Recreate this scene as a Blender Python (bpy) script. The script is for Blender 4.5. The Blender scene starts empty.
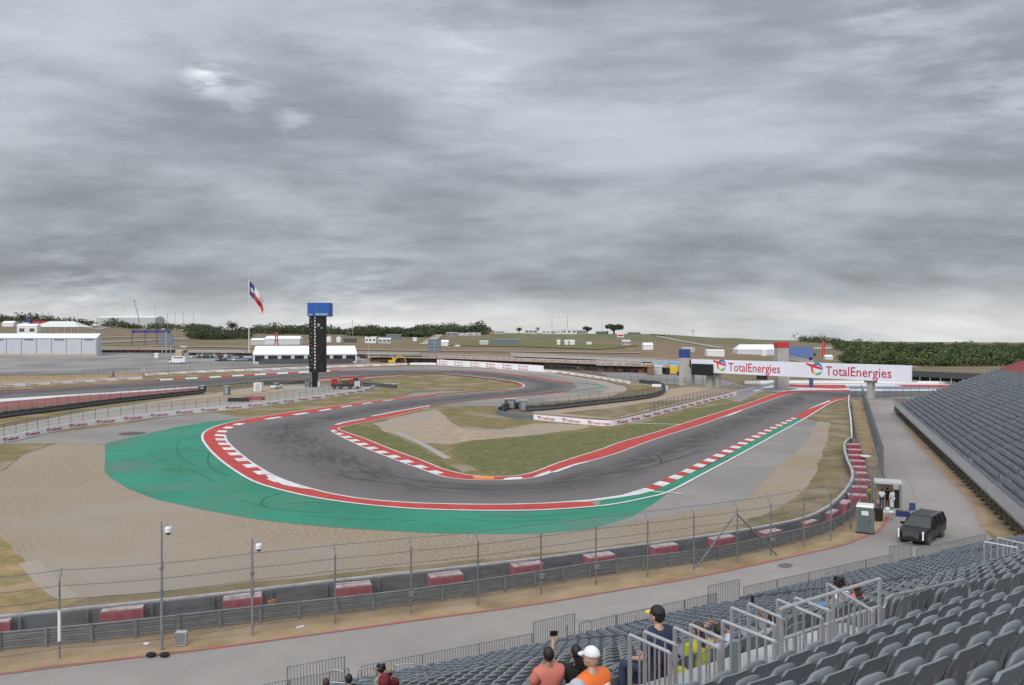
import bpy, bmesh, math, random
import numpy as np
from mathutils import Vector, Matrix, geometry, noise as mnoise

random.seed(7)
R = math.radians
PI = math.pi
H, F, HY = 15.3, 780.0, 340.0          # eye height, focal length in pixels, horizon row
sc = bpy.context.scene
COL = sc.collection

# ------------------------------------------------------------------ helpers
def tag(o, label=None, cat=None, group=None, kind=None):
    if label: o['label'] = label
    if cat: o['category'] = cat
    if group: o['group'] = group
    if kind: o['kind'] = kind
    return o

def empty(name, loc, rz=0.0, **k):
    o = bpy.data.objects.new(name, None)
    COL.objects.link(o)
    o.location = loc
    o.rotation_euler = (0, 0, rz)
    o.empty_display_size = .2
    return tag(o, **k)

def link_mesh(name, me, m=None, parent=None, loc=None, rz=None):
    o = bpy.data.objects.new(name, me)
    COL.objects.link(o)
    if m is not None and not me.materials:
        me.materials.append(m)
    if parent is not None: o.parent = parent
    if loc is not None: o.location = loc
    if rz is not None: o.rotation_euler = (0, 0, rz)
    return o

class MB:
    """collects verts and faces for one mesh"""
    def __init__(s): s.v = []; s.f = []; s.mi = []; s.cur = 0
    def add(s, vs, fs):
        n = len(s.v)
        s.v += [tuple(v) for v in vs]
        for f in fs:
            s.f.append([i + n for i in f]); s.mi.append(s.cur)
    def quad(s, a, b, c, d): s.add([a, b, c, d], [[0, 1, 2, 3]])
    def box(s, c, size, rz=0.0, taper=1.0, rx=0.0):
        hx, hy, hz = size[0] / 2, size[1] / 2, size[2] / 2
        vs = []
        M = Matrix.Rotation(rz, 3, 'Z') @ Matrix.Rotation(rx, 3, 'X')
        for z, t in ((-hz, 1), (hz, taper)):
            for x, y in ((-hx, -hy), (hx, -hy), (hx, hy), (-hx, hy)):
                p = M @ Vector((x * t, y * t, z))
                vs.append((p.x + c[0], p.y + c[1], p.z + c[2]))
        s.add(vs, [[0, 3, 2, 1], [4, 5, 6, 7], [0, 1, 5, 4], [1, 2, 6, 5], [2, 3, 7, 6], [3, 0, 4, 7]])
    def box2(s, lo, hi):
        s.box([(a + b) / 2 for a, b in zip(lo, hi)], [b - a for a, b in zip(lo, hi)])
    def tube(s, pts, r, n=6, cap=True):
        pts = [Vector(p) for p in pts]
        rs = r if isinstance(r, (list, tuple)) else [r] * len(pts)
        base = len(s.v); rings = []
        for i, p in enumerate(pts):
            d = (pts[min(i + 1, len(pts) - 1)] - pts[max(i - 1, 0)])
            if d.length < 1e-9: d = Vector((0, 0, 1))
            d.normalize()
            up = Vector((0, 0, 1)) if abs(d.z) < .95 else Vector((0, 1, 0))
            a = d.cross(up).normalized(); b = d.cross(a).normalized()
            ring = []
            for k in range(n):
                t = 2 * PI * k / n
                q = p + (a * math.cos(t) + b * math.sin(t)) * rs[i]
                ring.append(len(s.v)); s.v.append(tuple(q))
            rings.append(ring)
        for i in range(len(rings) - 1):
            for k in range(n):
                s.f.append([rings[i][k], rings[i][(k + 1) % n], rings[i + 1][(k + 1) % n], rings[i + 1][k]]); s.mi.append(s.cur)
        if cap:
            s.f.append(rings[0][::-1]); s.mi.append(s.cur); s.f.append(rings[-1]); s.mi.append(s.cur)
    def cyl(s, c, r, h, n=12, r2=None):
        s.tube([c, (c[0], c[1], c[2] + h)], [r, r if r2 is None else r2], n)
    def ball(s, c, r, nu=10, nv=7, sc_=(1, 1, 1)):
        vs = []; fs = []
        for j in range(nv + 1):
            ph = PI * j / nv
            for i in range(nu):
                t = 2 * PI * i / nu
                vs.append((c[0] + r * sc_[0] * math.sin(ph) * math.cos(t), c[1] + r * sc_[1] * math.sin(ph) * math.sin(t), c[2] + r * sc_[2] * math.cos(ph)))
        for j in range(nv):
            for i in range(nu):
                fs.append([j * nu + i, (j + 1) * nu + i, (j + 1) * nu + (i + 1) % nu, j * nu + (i + 1) % nu])
        s.add(vs, fs)
    def mesh(s, name, mats, smooth=False):
        me = bpy.data.meshes.new(name)
        me.from_pydata(s.v, [], s.f)
        if not isinstance(mats, (list, tuple)): mats = [mats]
        for m in mats: me.materials.append(m)
        if len(mats) > 1: me.polygons.foreach_set('material_index', s.mi)
        if smooth:
            me.polygons.foreach_set('use_smooth', [True] * len(me.polygons))
        me.update()
        return me
    def build(s, name, mats, parent=None, smooth=False, loc=None, rz=None):
        return link_mesh(name, s.mesh(name, mats, smooth), None, parent, loc, rz)

def copy_tree(o, parent=None):
    c = o.copy(); COL.objects.link(c); c.parent = parent
    for ch in [x for x in KIDS.get(o.name, [])] if o.name in KIDS else list(o.children):
        copy_tree(ch, c)
    return c
KIDS = {}

# ------------------------------------------------------------------ materials
def mat(name, col, rough=.8, col2=None, scale=1.0, bump=0.0, bscale=None, metal=0.0, spec=.5,
        detail=4, lo=.35, hi=.65, col3=None, scale3=.05, rnd=0.0, stretch=None, lo3=.45, hi3=.62, coat=0.0):
    m = bpy.data.materials.new(name); m.use_nodes = True
    nt = m.node_tree; N = nt.nodes; L = nt.links
    b = N['Principled BSDF']
    b.inputs['Roughness'].default_value = rough
    b.inputs['Metallic'].default_value = metal
    b.inputs['Specular IOR Level'].default_value = spec
    if coat: b.inputs['Coat Weight'].default_value = coat
    b.inputs['Base Color'].default_value = (*col, 1)
    tc = N.new('ShaderNodeTexCoord')
    src = tc.outputs['Object']
    if stretch:
        mp = N.new('ShaderNodeMapping'); mp.inputs['Scale'].default_value = stretch
        L.new(src, mp.inputs['Vector']); src = mp.outputs[0]
    out = None
    def ramp(scale, lo, hi, det=detail):
        n = N.new('ShaderNodeTexNoise'); n.inputs['Scale'].default_value = scale; n.inputs['Detail'].default_value = det
        L.new(src, n.inputs['Vector'])
        r = N.new('ShaderNodeMapRange'); r.inputs[1].default_value = lo; r.inputs[2].default_value = hi
        L.new(n.outputs['Fac'], r.inputs[0]); return r.outputs[0]
    def mix(fac, a, bcol):
        x = N.new('ShaderNodeMix'); x.data_type = 'RGBA'
        L.new(fac, x.inputs[0])
        if isinstance(a, tuple): x.inputs[6].default_value = (*a, 1)
        else: L.new(a, x.inputs[6])
        x.inputs[7].default_value = (*bcol, 1)
        return x.outputs[2]
    if col2: out = mix(ramp(scale, lo, hi), col, col2)
    if col3: out = mix(ramp(scale3, lo3, hi3, 5), out if out else col, col3)
    if rnd:
        oi = N.new('ShaderNodeObjectInfo'); hs = N.new('ShaderNodeHueSaturation')
        r = N.new('ShaderNodeMapRange'); r.inputs[3].default_value = 1 - rnd; r.inputs[4].default_value = 1 + rnd
        L.new(oi.outputs['Random'], r.inputs[0]); L.new(r.outputs[0], hs.inputs['Value'])
        if out: L.new(out, hs.inputs['Color'])
        else: hs.inputs['Color'].default_value = (*col, 1)
        out = hs.outputs[0]
    if out: L.new(out, b.inputs['Base Color'])
    if bump:
        n = N.new('ShaderNodeTexNoise'); n.inputs['Scale'].default_value = bscale or scale * 4; n.inputs['Detail'].default_value = 3
        L.new(src, n.inputs['Vector'])
        bp = N.new('ShaderNodeBump'); bp.inputs['Strength'].default_value = bump; bp.inputs['Distance'].default_value = .05
        L.new(n.outputs['Fac'], bp.inputs['Height']); L.new(bp.outputs[0], b.inputs['Normal'])
    return m

def screen_mat(name, col, fac, rough=.7):
    """woven mesh or chain link too fine to model wire by wire: part open, part wire"""
    m = bpy.data.materials.new(name); m.use_nodes = True
    nt = m.node_tree; N = nt.nodes; L = nt.links
    b = N['Principled BSDF']; b.inputs['Base Color'].default_value = (*col, 1); b.inputs['Roughness'].default_value = rough
    t = N.new('ShaderNodeBsdfTransparent'); x = N.new('ShaderNodeMixShader'); x.inputs[0].default_value = fac
    L.new(t.outputs[0], x.inputs[1]); L.new(b.outputs[0], x.inputs[2]); L.new(x.outputs[0], N['Material Output'].inputs[0])
    return m

M = {}
M['road'] = mat('service_asphalt', (.27, .245, .225), .9, (.30, .272, .25), .5, .15, 30, col3=(.235, .21, .195), scale3=.05)
M['runoff'] = mat('runoff_asphalt', (.24, .215, .20), .9, (.265, .24, .225), .35, .1, 25, col3=(.205, .185, .175), scale3=.05)
M['green'] = mat('green_paint', (.014, .185, .11), .75, (.022, .23, .145), .10, .05, 20, col3=(.085, .175, .13), scale3=.09, lo3=.5, hi3=.75)
M['red'] = mat('red_paint', (.40, .03, .022), .65, (.47, .045, .033), .5, .05, 20, col3=(.36, .04, .035), scale3=.2, lo3=.5, hi3=.8)
M['redline'] = mat('faded_red_line', (.42, .09, .08), .8, (.25, .14, .12), 1.2)
M['white'] = mat('white_paint', (.70, .70, .71), .6, (.56, .55, .54), .8)
M['blue'] = mat('blue_paint', (.13, .16, .25), .7, (.26, .28, .34), .5)
M['orange'] = mat('orange_paint', (.72, .25, .05), .7)
M['gravel'] = mat('gravel', (.375, .295, .20), .95, (.19, .148, .10), 4.2, .9, 9, col3=(.30, .25, .20), scale3=.05, lo=.34, hi=.66, detail=8)
M['gravel_pale'] = mat('gravel_pale', (.36, .31, .25), .95, (.30, .24, .19), 4, .6, 8)
M['dirt'] = mat('dirt', (.40, .30, .21), .95, (.30, .22, .15), .5, .4, 8, col3=(.30, .25, .20), scale3=.12)
M['path'] = mat('concrete_path', (.36, .33, .29), .9, (.30, .28, .25), 1)
M['lot'] = mat('car_park_tarmac', (.235, .222, .213), .9, (.28, .265, .253), .05, col3=(.18, .168, .163), scale3=.03)
GR, DRY, DIRT = (.115, .135, .04), (.27, .20, .10), (.29, .21, .13)
M['grass_green'] = mat('green_grass', (.115, .115, .030), .95, (.185, .15, .055), .35, .6, 6, col3=(.07, .095, .025), scale3=1.6)
M['grass_mix'] = mat('mixed_grass', (.14, .118, .034), .95, (.215, .16, .072), .28, .6, 6, col3=(.26, .205, .14), scale3=.10, lo3=.52, hi3=.62)
M['grass_dry'] = mat('dry_grass', (.19, .14, .065), .95, (.125, .105, .04), .55, .6, 6, col3=(.25, .19, .12), scale3=.2)
M['verge'] = mat('worn_verge', (.32, .22, .115), .95, (.36, .265, .17), .6, .6, 6, col3=(.22, .155, .08), scale3=.35, stretch=(1,1,1), lo3=.45, hi3=.7)
M['metal'] = mat('galvanised_steel', (.36, .37, .38), .45, (.28, .29, .30), 6, metal=.6)
M['alum'] = mat('mill_aluminium', (.66, .66, .67), .38, (.54, .54, .55), 5, metal=.75)
M['deck'] = mat('aluminium_deck', (.50, .50, .50), .5, (.36, .35, .34), 2.5, metal=.4)
M['deck_dark'] = mat('worn_deck', (.30, .30, .30), .6, (.2, .2, .2), 2.5, metal=.3)
M['steel_dark'] = mat('dark_steel', (.07, .075, .08), .55, (.1, .1, .105), 3, metal=.4)
M['fencegrey'] = mat('fence_post_steel', (.16, .175, .185), .55, (.24, .25, .26), 4, metal=.4)
M['armco'] = mat('guard_rail_steel', (.17, .185, .19), .5, (.24, .25, .255), 1.5, metal=.5, stretch=(1, 1, 4))
M['belt'] = mat('rubber_belt', (.085, .088, .095), .75, (.14, .14, .15), .8, .2, 6, stretch=(1, 1, 4))
M['beltedge'] = mat('belt_top_edge', (.42, .40, .39), .8, (.30, .29, .28), 2)
M['tyre'] = mat('tyre_rubber', (.045, .046, .05), .8, (.085, .085, .09), 3)
M['concrete'] = mat('concrete', (.42, .41, .385), .9, (.34, .33, .31), .8, .15, 10)
M['banner'] = mat('white_banner', (.84, .84, .88), .6, (.78, .78, .82), .4)
M['board'] = mat('white_sign_board', (.80, .81, .90), .5, (.75, .76, .85), .15)
M['ltr'] = mat('red_lettering', (.50, .035, .075), .6)
M['lblue'] = mat('emblem_blue', (.04, .16, .55), .6)
M['lcyan'] = mat('emblem_light_blue', (.15, .45, .75), .6)
M['lgreen'] = mat('emblem_green', (.12, .50, .22), .6)
M['lyellow'] = mat('emblem_yellow', (.80, .55, .05), .6)
M['lred'] = mat('emblem_red', (.70, .04, .04), .6)
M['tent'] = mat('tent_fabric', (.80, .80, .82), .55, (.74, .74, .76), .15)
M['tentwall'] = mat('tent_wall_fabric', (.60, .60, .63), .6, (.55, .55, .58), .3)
M['shed'] = mat('shed_cladding', (.50, .53, .58), .5, (.46, .48, .53), .4)
M['darkblue'] = mat('dark_blue_panel', (.015, .04, .20), .5)
M['michblue'] = mat('blue_sign_panel', (.006, .075, .34), .5)
M['led'] = mat('led_panel', (.010, .010, .011), .5, (.02, .016, .015), 2.0, spec=.2)
M['black'] = mat('black', (.012, .012, .013), .5)
M['blackcloth'] = mat('black_cloth', (.018, .018, .02), .9)
M['glass'] = mat('dark_glass', (.02, .025, .03), .08, spec=.8)
M['leaf'] = mat('foliage', (.045, .068, .022), .85, (.105, .13, .045), .08, col3=(.035, .055, .018), scale3=.02, lo=.42, hi=.58)
M['leafdark'] = mat('dark_foliage', (.04, .058, .026), .85, (.075, .09, .04), .06)
M['trunk'] = mat('bark', (.09, .07, .05), .9)
M['redseat'] = mat('red_seat', (.38, .08, .09), .5)
M['seat'] = mat('seat_plastic', (.19, .207, .225), .40, (.155, .17, .187), 3, spec=.45, rnd=.13)
M['seatstuff'] = mat('seat_plastic_mass', (.18, .198, .218), .42, (.13, .145, .162), .9, spec=.45)
M['seatside'] = mat('seat_plastic_side', (.20, .22, .242), .42, (.15, .168, .19), .9, spec=.45)
M['barred'] = mat('barrier_red', (.29, .05, .07), .65, (.38, .12, .14), 1.5)
M['barwhite'] = mat('barrier_white', (.50, .44, .44), .7, (.34, .20, .20), 1.4)
def flat(name, c, r=.6, **k): 
    M[name] = mat(name, c, r, **k); return M[name]
flat('paint_white', (.70, .70, .70), .4); flat('paint_red', (.45, .03, .03), .4); flat('paint_yellow', (.70, .45, .03), .5)
flat('tan', (.45, .36, .25)); flat('rust', (.20, .09, .04), .9); flat('purple', (.07, .04, .22)); flat('grey', (.25, .26, .27))
flat('slate', (.13, .16, .18)); flat('lightgrey', (.45, .46, .47)); flat('flagred', (.42, .015, .025)); flat('flagblue', (.01, .025, .14)); flat('flagwhite', (.55, .55, .56))
flat('canvas', (.62, .63, .62)); flat('blue_truss', (.10, .16, .35)); flat('cyanroof', (.10, .33, .50)); flat('brown_board', (.22, .11, .06))

# ------------------------------------------------------------------ terrain
TC = [-300, 0, 180, 300, 480, 650, 730, 790, 900, 1024, 1400]
TD = [0, 250, 330, 400, 480, 600, 720, 900, 1100, 1500, 3200]
def crest(y, D): return H + (HY - y) * D / F
# terrain height (m) for each screen column (fan from the stand) and each distance
TZ = np.array([
    [0, 0, 1.6, 4.3, 7.6, 14, 22, 32, crest(322, 1100), crest(320, 1500), 66],
    [0, 0, 1.6, 4.3, 7.6, 14, 21, 31, crest(323, 1100), crest(321, 1500), 66],
    [0, 0, 1.6, 4.2, 7.4, 11, 16, 22, crest(330.5, 1100), crest(329.5, 1500), 50],
    [0, 0, 1.5, 4.0, 7.0, 12, 17.5, 21.5, crest(333, 1100), crest(333, 1500), 30],
    [0, 0, 1.4, 4.0, 6.4, 9.8, 14, 20, crest(333, 1100), crest(334, 1500), 30],
    [0, 0, 1.4, 3.6, 6.0, 9.6, 13.5, 19.5, crest(334, 1100), crest(335.5, 1500), 25],
    [0, 0, .4, 1.2, 3, 7.0, 11.0, 15.3, crest(338, 1100), crest(339, 1500), 20],
    [0, 0, .1, .8, 2, 5.5, 9.0, 12.5, crest(342, 1100), crest(341, 1500), 14],
    [0, 0, 0, 0, 0, 1, 2, 4.0, crest(348, 1100), crest(347, 1500), 8],
    [0, 0, 0, 0, 0, 1, 2, 3.0, crest(351, 1100), crest(349, 1500), 5],
    [0, 0, 0, 0, 0, 1, 2, 3.0, crest(351, 1100), crest(349, 1500), 5]])
def _sm(t): return t * t * (3 - 2 * t)
def terr(x, y):
    if y <= 250: return 0.0
    px = 512 + F * x / y
    px = min(max(px, TC[0]), TC[-1]); d = min(y, TD[-1])
    j = max(i for i in range(len(TD) - 1) if TD[i] <= d)
    i = max(i for i in range(len(TC) - 1) if TC[i] <= px)
    a = _sm((px - TC[i]) / (TC[i + 1] - TC[i])); b = (d - TD[j]) / (TD[j + 1] - TD[j])
    if j == 1: b = b * b
    z0 = TZ[i][j] * (1 - b) + TZ[i][j + 1] * b; z1 = TZ[i + 1][j] * (1 - b) + TZ[i + 1][j + 1] * b
    return z0 * (1 - a) + z1 * a

def G(px, py, z=0.0):
    D = F * (H - z) / (py - HY)
    return Vector(((px - 512) * D / F, D, z))
def GT(px, py):
    """the ground point seen at that place in the photograph, on the terrain"""
    u = (px - 512) / F
    if py > HY + 2:
        D = F * H / (py - HY)
        if D <= 250: return Vector((u * D, D, 0))
    lo, hi = 240.0, 3200.0
    d = lo
    while d < hi:
        if HY + F * (H - terr(u * d, d)) / d <= py: break
        d += 4
    a, b = d - 4, d
    for _ in range(14):
        m = (a + b) / 2
        if HY + F * (H - terr(u * m, m)) / m <= py: b = m
        else: a = m
    return Vector((u * b, b, terr(u * b, b)))
def at(px, D):
    x = (px - 512) / F * D
    return Vector((x, D, terr(x, D)))

def build_terrain():
    us = np.concatenate([np.linspace(-1.9, -.7, 16)[:-1], np.linspace(-.7, .7, 150), np.linspace(.7, 1.9, 16)[1:]])
    ds = np.concatenate([[3], np.linspace(10, 250, 25), np.linspace(258, 490, 40), np.linspace(500, 1200, 71), np.linspace(1230, 1600, 10), [2000, 2600, 3200]])
    vs = []; fs = []; gr = []
    nu = len(us)
    for d in ds:
        for u in us:
            x = u * d; z = terr(x, d)
            vs.append((x, d, z))
            px = 512 + F * u
            yy = HY + F * (H - z) / d
            g = .30
            if d > 380:
                g = .0
                if px > 480:
                    n = mnoise.noise(Vector((x * .006, d * .012, 0))) * .35
                    g = min(max((d - 680) / 80, 0), 1) * (.95 + n)
                elif px < 300:
                    g = .32 + .6 * mnoise.noise(Vector((x * .008, d * .008, 3)))
                else:
                    g = .55 * min(max((d - 640) / 60, 0), 1)
                if px > 770: g = .42 + .4 * mnoise.noise(Vector((x * .01, d * .02, 9)))
            gr.append(min(max(g, 0), 1))
    for j in range(len(ds) - 1):
        for i in range(nu - 1):
            a = j * nu + i
            fs.append([a, a + 1, a + nu + 1, a + nu])
    # the ground behind the camera
    n = len(vs)
    vs += [(-5.7, 3, 0), (5.7, 3, 0), (900, -700, 0), (-900, -700, 0), (-1900 * 3.2 / 1.9, 3200, 0)]
    fs.append([n, n + 3, n + 2, n + 1])
    gr += [.3] * 5
    me = bpy.data.meshes.new('ground'); me.from_pydata(vs, [], fs)
    at_ = me.attributes.new('greenness', 'FLOAT', 'POINT')
    at_.data.foreach_set('value', gr)
    m = bpy.data.materials.new('terrain_grass'); m.use_nodes = True
    nt = m.node_tree; N = nt.nodes; L = nt.links; b = N['Principled BSDF']; b.inputs['Roughness'].default_value = .95
    tc = N.new('ShaderNodeTexCoord')
    def nz(s, d=5, stretch=(1, 1, 1)):
        mp = N.new('ShaderNodeMapping'); mp.inputs['Scale'].default_value = stretch; L.new(tc.outputs['Object'], mp.inputs[0])
        n = N.new('ShaderNodeTexNoise'); n.inputs['Scale'].default_value = s; n.inputs['Detail'].default_value = d; L.new(mp.outputs[0], n.inputs['Vector']); return n.outputs['Fac']
    a = N.new('ShaderNodeAttribute'); a.attribute_name = 'greenness'
    def math_(op, x, y):
        q = N.new('ShaderNodeMath'); q.operation = op; q.use_clamp = False
        for i, v in enumerate((x, y)):
            if isinstance(v, (int, float)): q.inputs[i].default_value = v
            else: L.new(v, q.inputs[i])
        return q.outputs[0]
    n1 = math_('ADD', math_('MULTIPLY', math_('SUBTRACT', nz(.12, 8), .5), 2.2), math_('MULTIPLY', math_('SUBTRACT', nz(.015, 5, (1, 2, 1)), .5), 2.0))
    fac = N.new('ShaderNodeMath'); fac.operation = 'ADD'; fac.use_clamp = True
    L.new(a.outputs['Fac'], fac.inputs[0]); L.new(n1, fac.inputs[1])
    x = N.new('ShaderNodeMix'); x.data_type = 'RGBA'; L.new(fac.outputs[0], x.inputs[0])
    x.inputs[6].default_value = (.185, .122, .072, 1); x.inputs[7].default_value = (.105, .115, .045, 1)
    y = N.new('ShaderNodeMix'); y.data_type = 'RGBA'
    r = N.new('ShaderNodeMapRange'); r.inputs[1].default_value = .5; r.inputs[2].default_value = .75; L.new(nz(.05, 6), r.inputs[0]); L.new(r.outputs[0], y.inputs[0])
    L.new(x.outputs[2], y.inputs[6]); y.inputs[7].default_value = (.25, .185, .125, 1)
    L.new(y.outputs[2], b.inputs['Base Color'])
    bp = N.new('ShaderNodeBump'); bp.inputs['Strength'].default_value = .5; bp.inputs['Distance'].default_value = .1
    L.new(nz(3, 4), bp.inputs['Height']); L.new(bp.outputs[0], b.inputs['Normal'])
    o = link_mesh('ground', me, m); tag(o, kind='structure')
build_terrain()

# ------------------------------------------------------------------ flat sheets on the ground
def W(pts): return [GT(*p) for p in pts]
def catmull(P, n=6, closed=False):
    P = [Vector(p) for p in P]; out = []
    m = len(P)
    rng = range(m if closed else m - 1)
    for i in rng:
        p1, p2 = P[i], P[(i + 1) % m]
        p0 = P[i - 1] if (i > 0 or closed) else p1 * 2 - p2
        p3 = P[(i + 2) % m] if (i + 2 < m or closed) else p2 * 2 - p1
        for k in range(n):
            t = k / n
            out.append(.5 * ((2 * p1) + (p2 - p0) * t + (2 * p0 - 5 * p1 + 4 * p2 - p3) * t * t + (3 * p1 - p0 - 3 * p2 + p3) * t ** 3))
    if not closed: out.append(P[-1])
    return out
def resample(P, n):
    ds = [0]
    for a, b in zip(P, P[1:]): ds.append(ds[-1] + (b - a).length)
    out = []; j = 0
    for k in range(n):
        s = ds[-1] * k / (n - 1)
        while j < len(P) - 2 and ds[j + 1] < s: j += 1
        L_ = ds[j + 1] - ds[j]
        t = (s - ds[j]) / L_ if L_ > 1e-9 else 0
        out.append(P[j].lerp(P[j + 1], min(max(t, 0), 1)))
    return out
SHN = [0]
RAGGED = {'green_grass', 'mixed_grass', 'dry_grass', 'near_dry_grass', 'dirt', 'gravel', 'gravel_pale', 'worn_verge', 'dusty_tarmac'}
def zof(p, lvl):
    return terr(p.x, p.y) + (lvl + .02 * (SHN[0] % 40)) * (.004 + .012 * min(max((p.y - 200) / 80, 0), 1))
def sheet(name, pts, lvl, m, smooth=False, px=True, kind='structure'):
    SHN[0] += 1
    P = W(pts) if px else [Vector(p) for p in pts]
    if smooth: P = catmull(P, 5, True)
    if m.name in RAGGED:      # worn, uneven borders of grass, soil and gravel
        Q = []
        for i, p in enumerate(P):
            q = P[(i + 1) % len(P)]; n_ = min(60, max(1, int((q - p).length / 1.3)))
            for k in range(n_):
                v = p.lerp(q, k / n_); a_ = .32
                v = Vector((v.x + a_ * mnoise.noise(Vector((v.x * .9, v.y * .9, 1))) + a_ * mnoise.noise(Vector((v.x * .2, v.y * .2, 5))), v.y + a_ * mnoise.noise(Vector((v.x * .9, v.y * .9, 2))) + 1.2 * a_ * mnoise.noise(Vector((v.x * .2, v.y * .2, 6))), 0)); Q.append(v)
        P = Q
    tris = geometry.tessellate_polygon([[Vector((p.x, p.y, 0)) for p in P]])
    bm = bmesh.new()
    vs = [bm.verts.new((p.x, p.y, 0)) for p in P]
    for t in tris:
        try: bm.faces.new([vs[i] for i in t])
        except ValueError: pass
    if max(p.y for p in P) > 240:
        for _ in range(7):
            es = [e for e in bm.edges if e.calc_length() > 9 and max(e.verts[0].co.y, e.verts[1].co.y) > 240]
            if not es: break
            bmesh.ops.subdivide_edges(bm, edges=es, cuts=1)
            bmesh.ops.triangulate(bm, faces=[f for f in bm.faces if len(f.verts) > 3])
    for v in bm.verts: v.co.z = zof(v.co, lvl)
    bmesh.ops.recalc_face_normals(bm, faces=bm.faces)
    for f in bm.faces:
        if f.normal.z < 0: f.normal_flip()
    me = bpy.data.meshes.new(name); bm.to_mesh(me); bm.free()
    o = link_mesh(name, me, m)
    return tag(o, kind=kind)
def strip(name, A, B, lvl, m, n=None, cols=1, attr=False, px=True, kind='structure', sm=5):
    """a ribbon between two edge lines given as places in the photograph (or world points)"""
    SHN[0] += 1
    A = catmull(W(A) if px else A, sm); B = catmull(W(B) if px else B, sm)
    L_ = sum((b - a).length for a, b in zip(A, A[1:]))
    n = n or max(2, int(L_ / 2.5))
    if not (len(A) == len(B) == n): A = resample(A, n); B = resample(B, n)
    vs = []; fs = []; tt = []
    for a, b in zip(A, B):
        for c in range(cols + 1):
            p = a.lerp(b, c / cols); vs.append((p.x, p.y, zof(p, lvl))); tt.append(c / cols)
    w = cols + 1
    for i in range(n - 1):
        for c in range(cols):
            k = i * w + c; fs.append([k, k + 1, k + w + 1, k + w])
    me = bpy.data.meshes.new(name); me.from_pydata(vs, [], fs)
    bm = bmesh.new(); bm.from_mesh(me)
    for f in bm.faces:
        f.normal_update()
        if f.normal.z < 0: f.normal_flip()
    bm.to_mesh(me); bm.free()
    if attr:
        at_ = me.attributes.new('across', 'FLOAT', 'POINT'); at_.data.foreach_set('value', tt)
    o = link_mesh(name, me, m)
    return tag(o, kind=kind), A, B
def line(name, P, w, lvl, m, px=True, side=0.0, sm=5):
    C = catmull(W(P) if px else P, sm)
    C = resample(C, max(2, int(sum((b - a).length for a, b in zip(C, C[1:])) / 1.5)))
    A = []; B = []
    for i, p in enumerate(C):
        d = (C[min(i + 1, len(C) - 1)] - C[max(i - 1, 0)]); d.z = 0; d.normalize()
        nn = Vector((-d.y, d.x, 0))
        A.append(p + nn * w * (.5 + side)); B.append(p - nn * w * (.5 - side))
    return strip(name, A, B, lvl, m, n=len(A), px=False, sm=1)[0]
def blocks(name, A, B, lvl, m, period, duty, f0=0.0, f1=.5, start=0.0, end=1.0, off=0.0):
    """painted blocks along the ribbon A-B, on its fraction f0..f1, as one painted surface"""
    L_ = sum((b - a).length for a, b in zip(A, A[1:]))
    mb = MB(); nseg = int(L_ / period)
    ds = [0]
    for a, b in zip(A, A[1:]): ds.append(ds[-1] + (b - a).length)
    AA = []; BB = []; j = 0
    for q in range(nseg * 6 + 1):
        s_ = L_ * q / (nseg * 6)
        while j < len(A) - 2 and ds[j + 1] < s_: j += 1
        t_ = min(max((s_ - ds[j]) / max(ds[j + 1] - ds[j], 1e-6), 0), 1)
        AA.append(A[j].lerp(A[j + 1], t_)); BB.append(B[j].lerp(B[j + 1], t_))
    tot = len(AA) - 1
    for k in range(nseg):
        i0 = k * 6; i1 = i0 + max(1, round(6 * duty))
        if not (start <= i0 / tot <= end): continue
        for i in range(i0, i1):
            q = []
            for (a, b, f) in ((AA[i], BB[i], f0), (AA[i + 1], BB[i + 1], f0), (AA[i + 1], BB[i + 1], f1), (AA[i], BB[i], f1)):
                p = a.lerp(b, f); q.append((p.x, p.y, zof(p, lvl)))
            n = (Vector(q[1]) - Vector(q[0])).cross(Vector(q[2]) - Vector(q[1]))
            mb.quad(*(q if n.z > 0 else q[::-1]))
    return tag(mb.build(name, m), kind='structure')
# ------------------------------------------------------------------ the circuit
# track edges
OUT1 = [(436, 395.7), (395, 400), (355, 405.7), (315, 412.5), (280, 418), (250, 423), (233.7, 427.5), (226, 433)]
IN1 = [(430, 406), (395, 412.5), (355, 421), (336, 425.5), (331, 427.5), (330, 430)]
OUT2 = [(226, 433), (226, 440), (233.7, 448.7), (247.5, 460), (262.5, 470), (280, 479), (305, 487.5), (335, 495), (370, 500.2), (405, 503), (450, 504.6), (500, 505), (550, 503.7)]
IN2 = [(330, 430), (335, 433.7), (360, 446), (395, 460), (417, 468), (442.5, 477), (465, 480), (507, 480.5), (535, 478)]
OUT3 = [(550, 503.7), (587.5, 501), (620, 497), (650, 486), (680, 472.5), (720, 452.5), (760, 432.5), (792.5, 418), (810, 408.7), (832, 399.5), (846, 397.5)]
IN3 = [(535, 478), (560, 470), (600, 458.7), (620, 452.5), (657.5, 438.7), (702.5, 424.5), (740, 411), (785, 395.5), (805, 392.5), (850, 391.7)]
asph = bpy.data.materials.new('racing_asphalt'); asph.use_nodes = True
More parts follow.
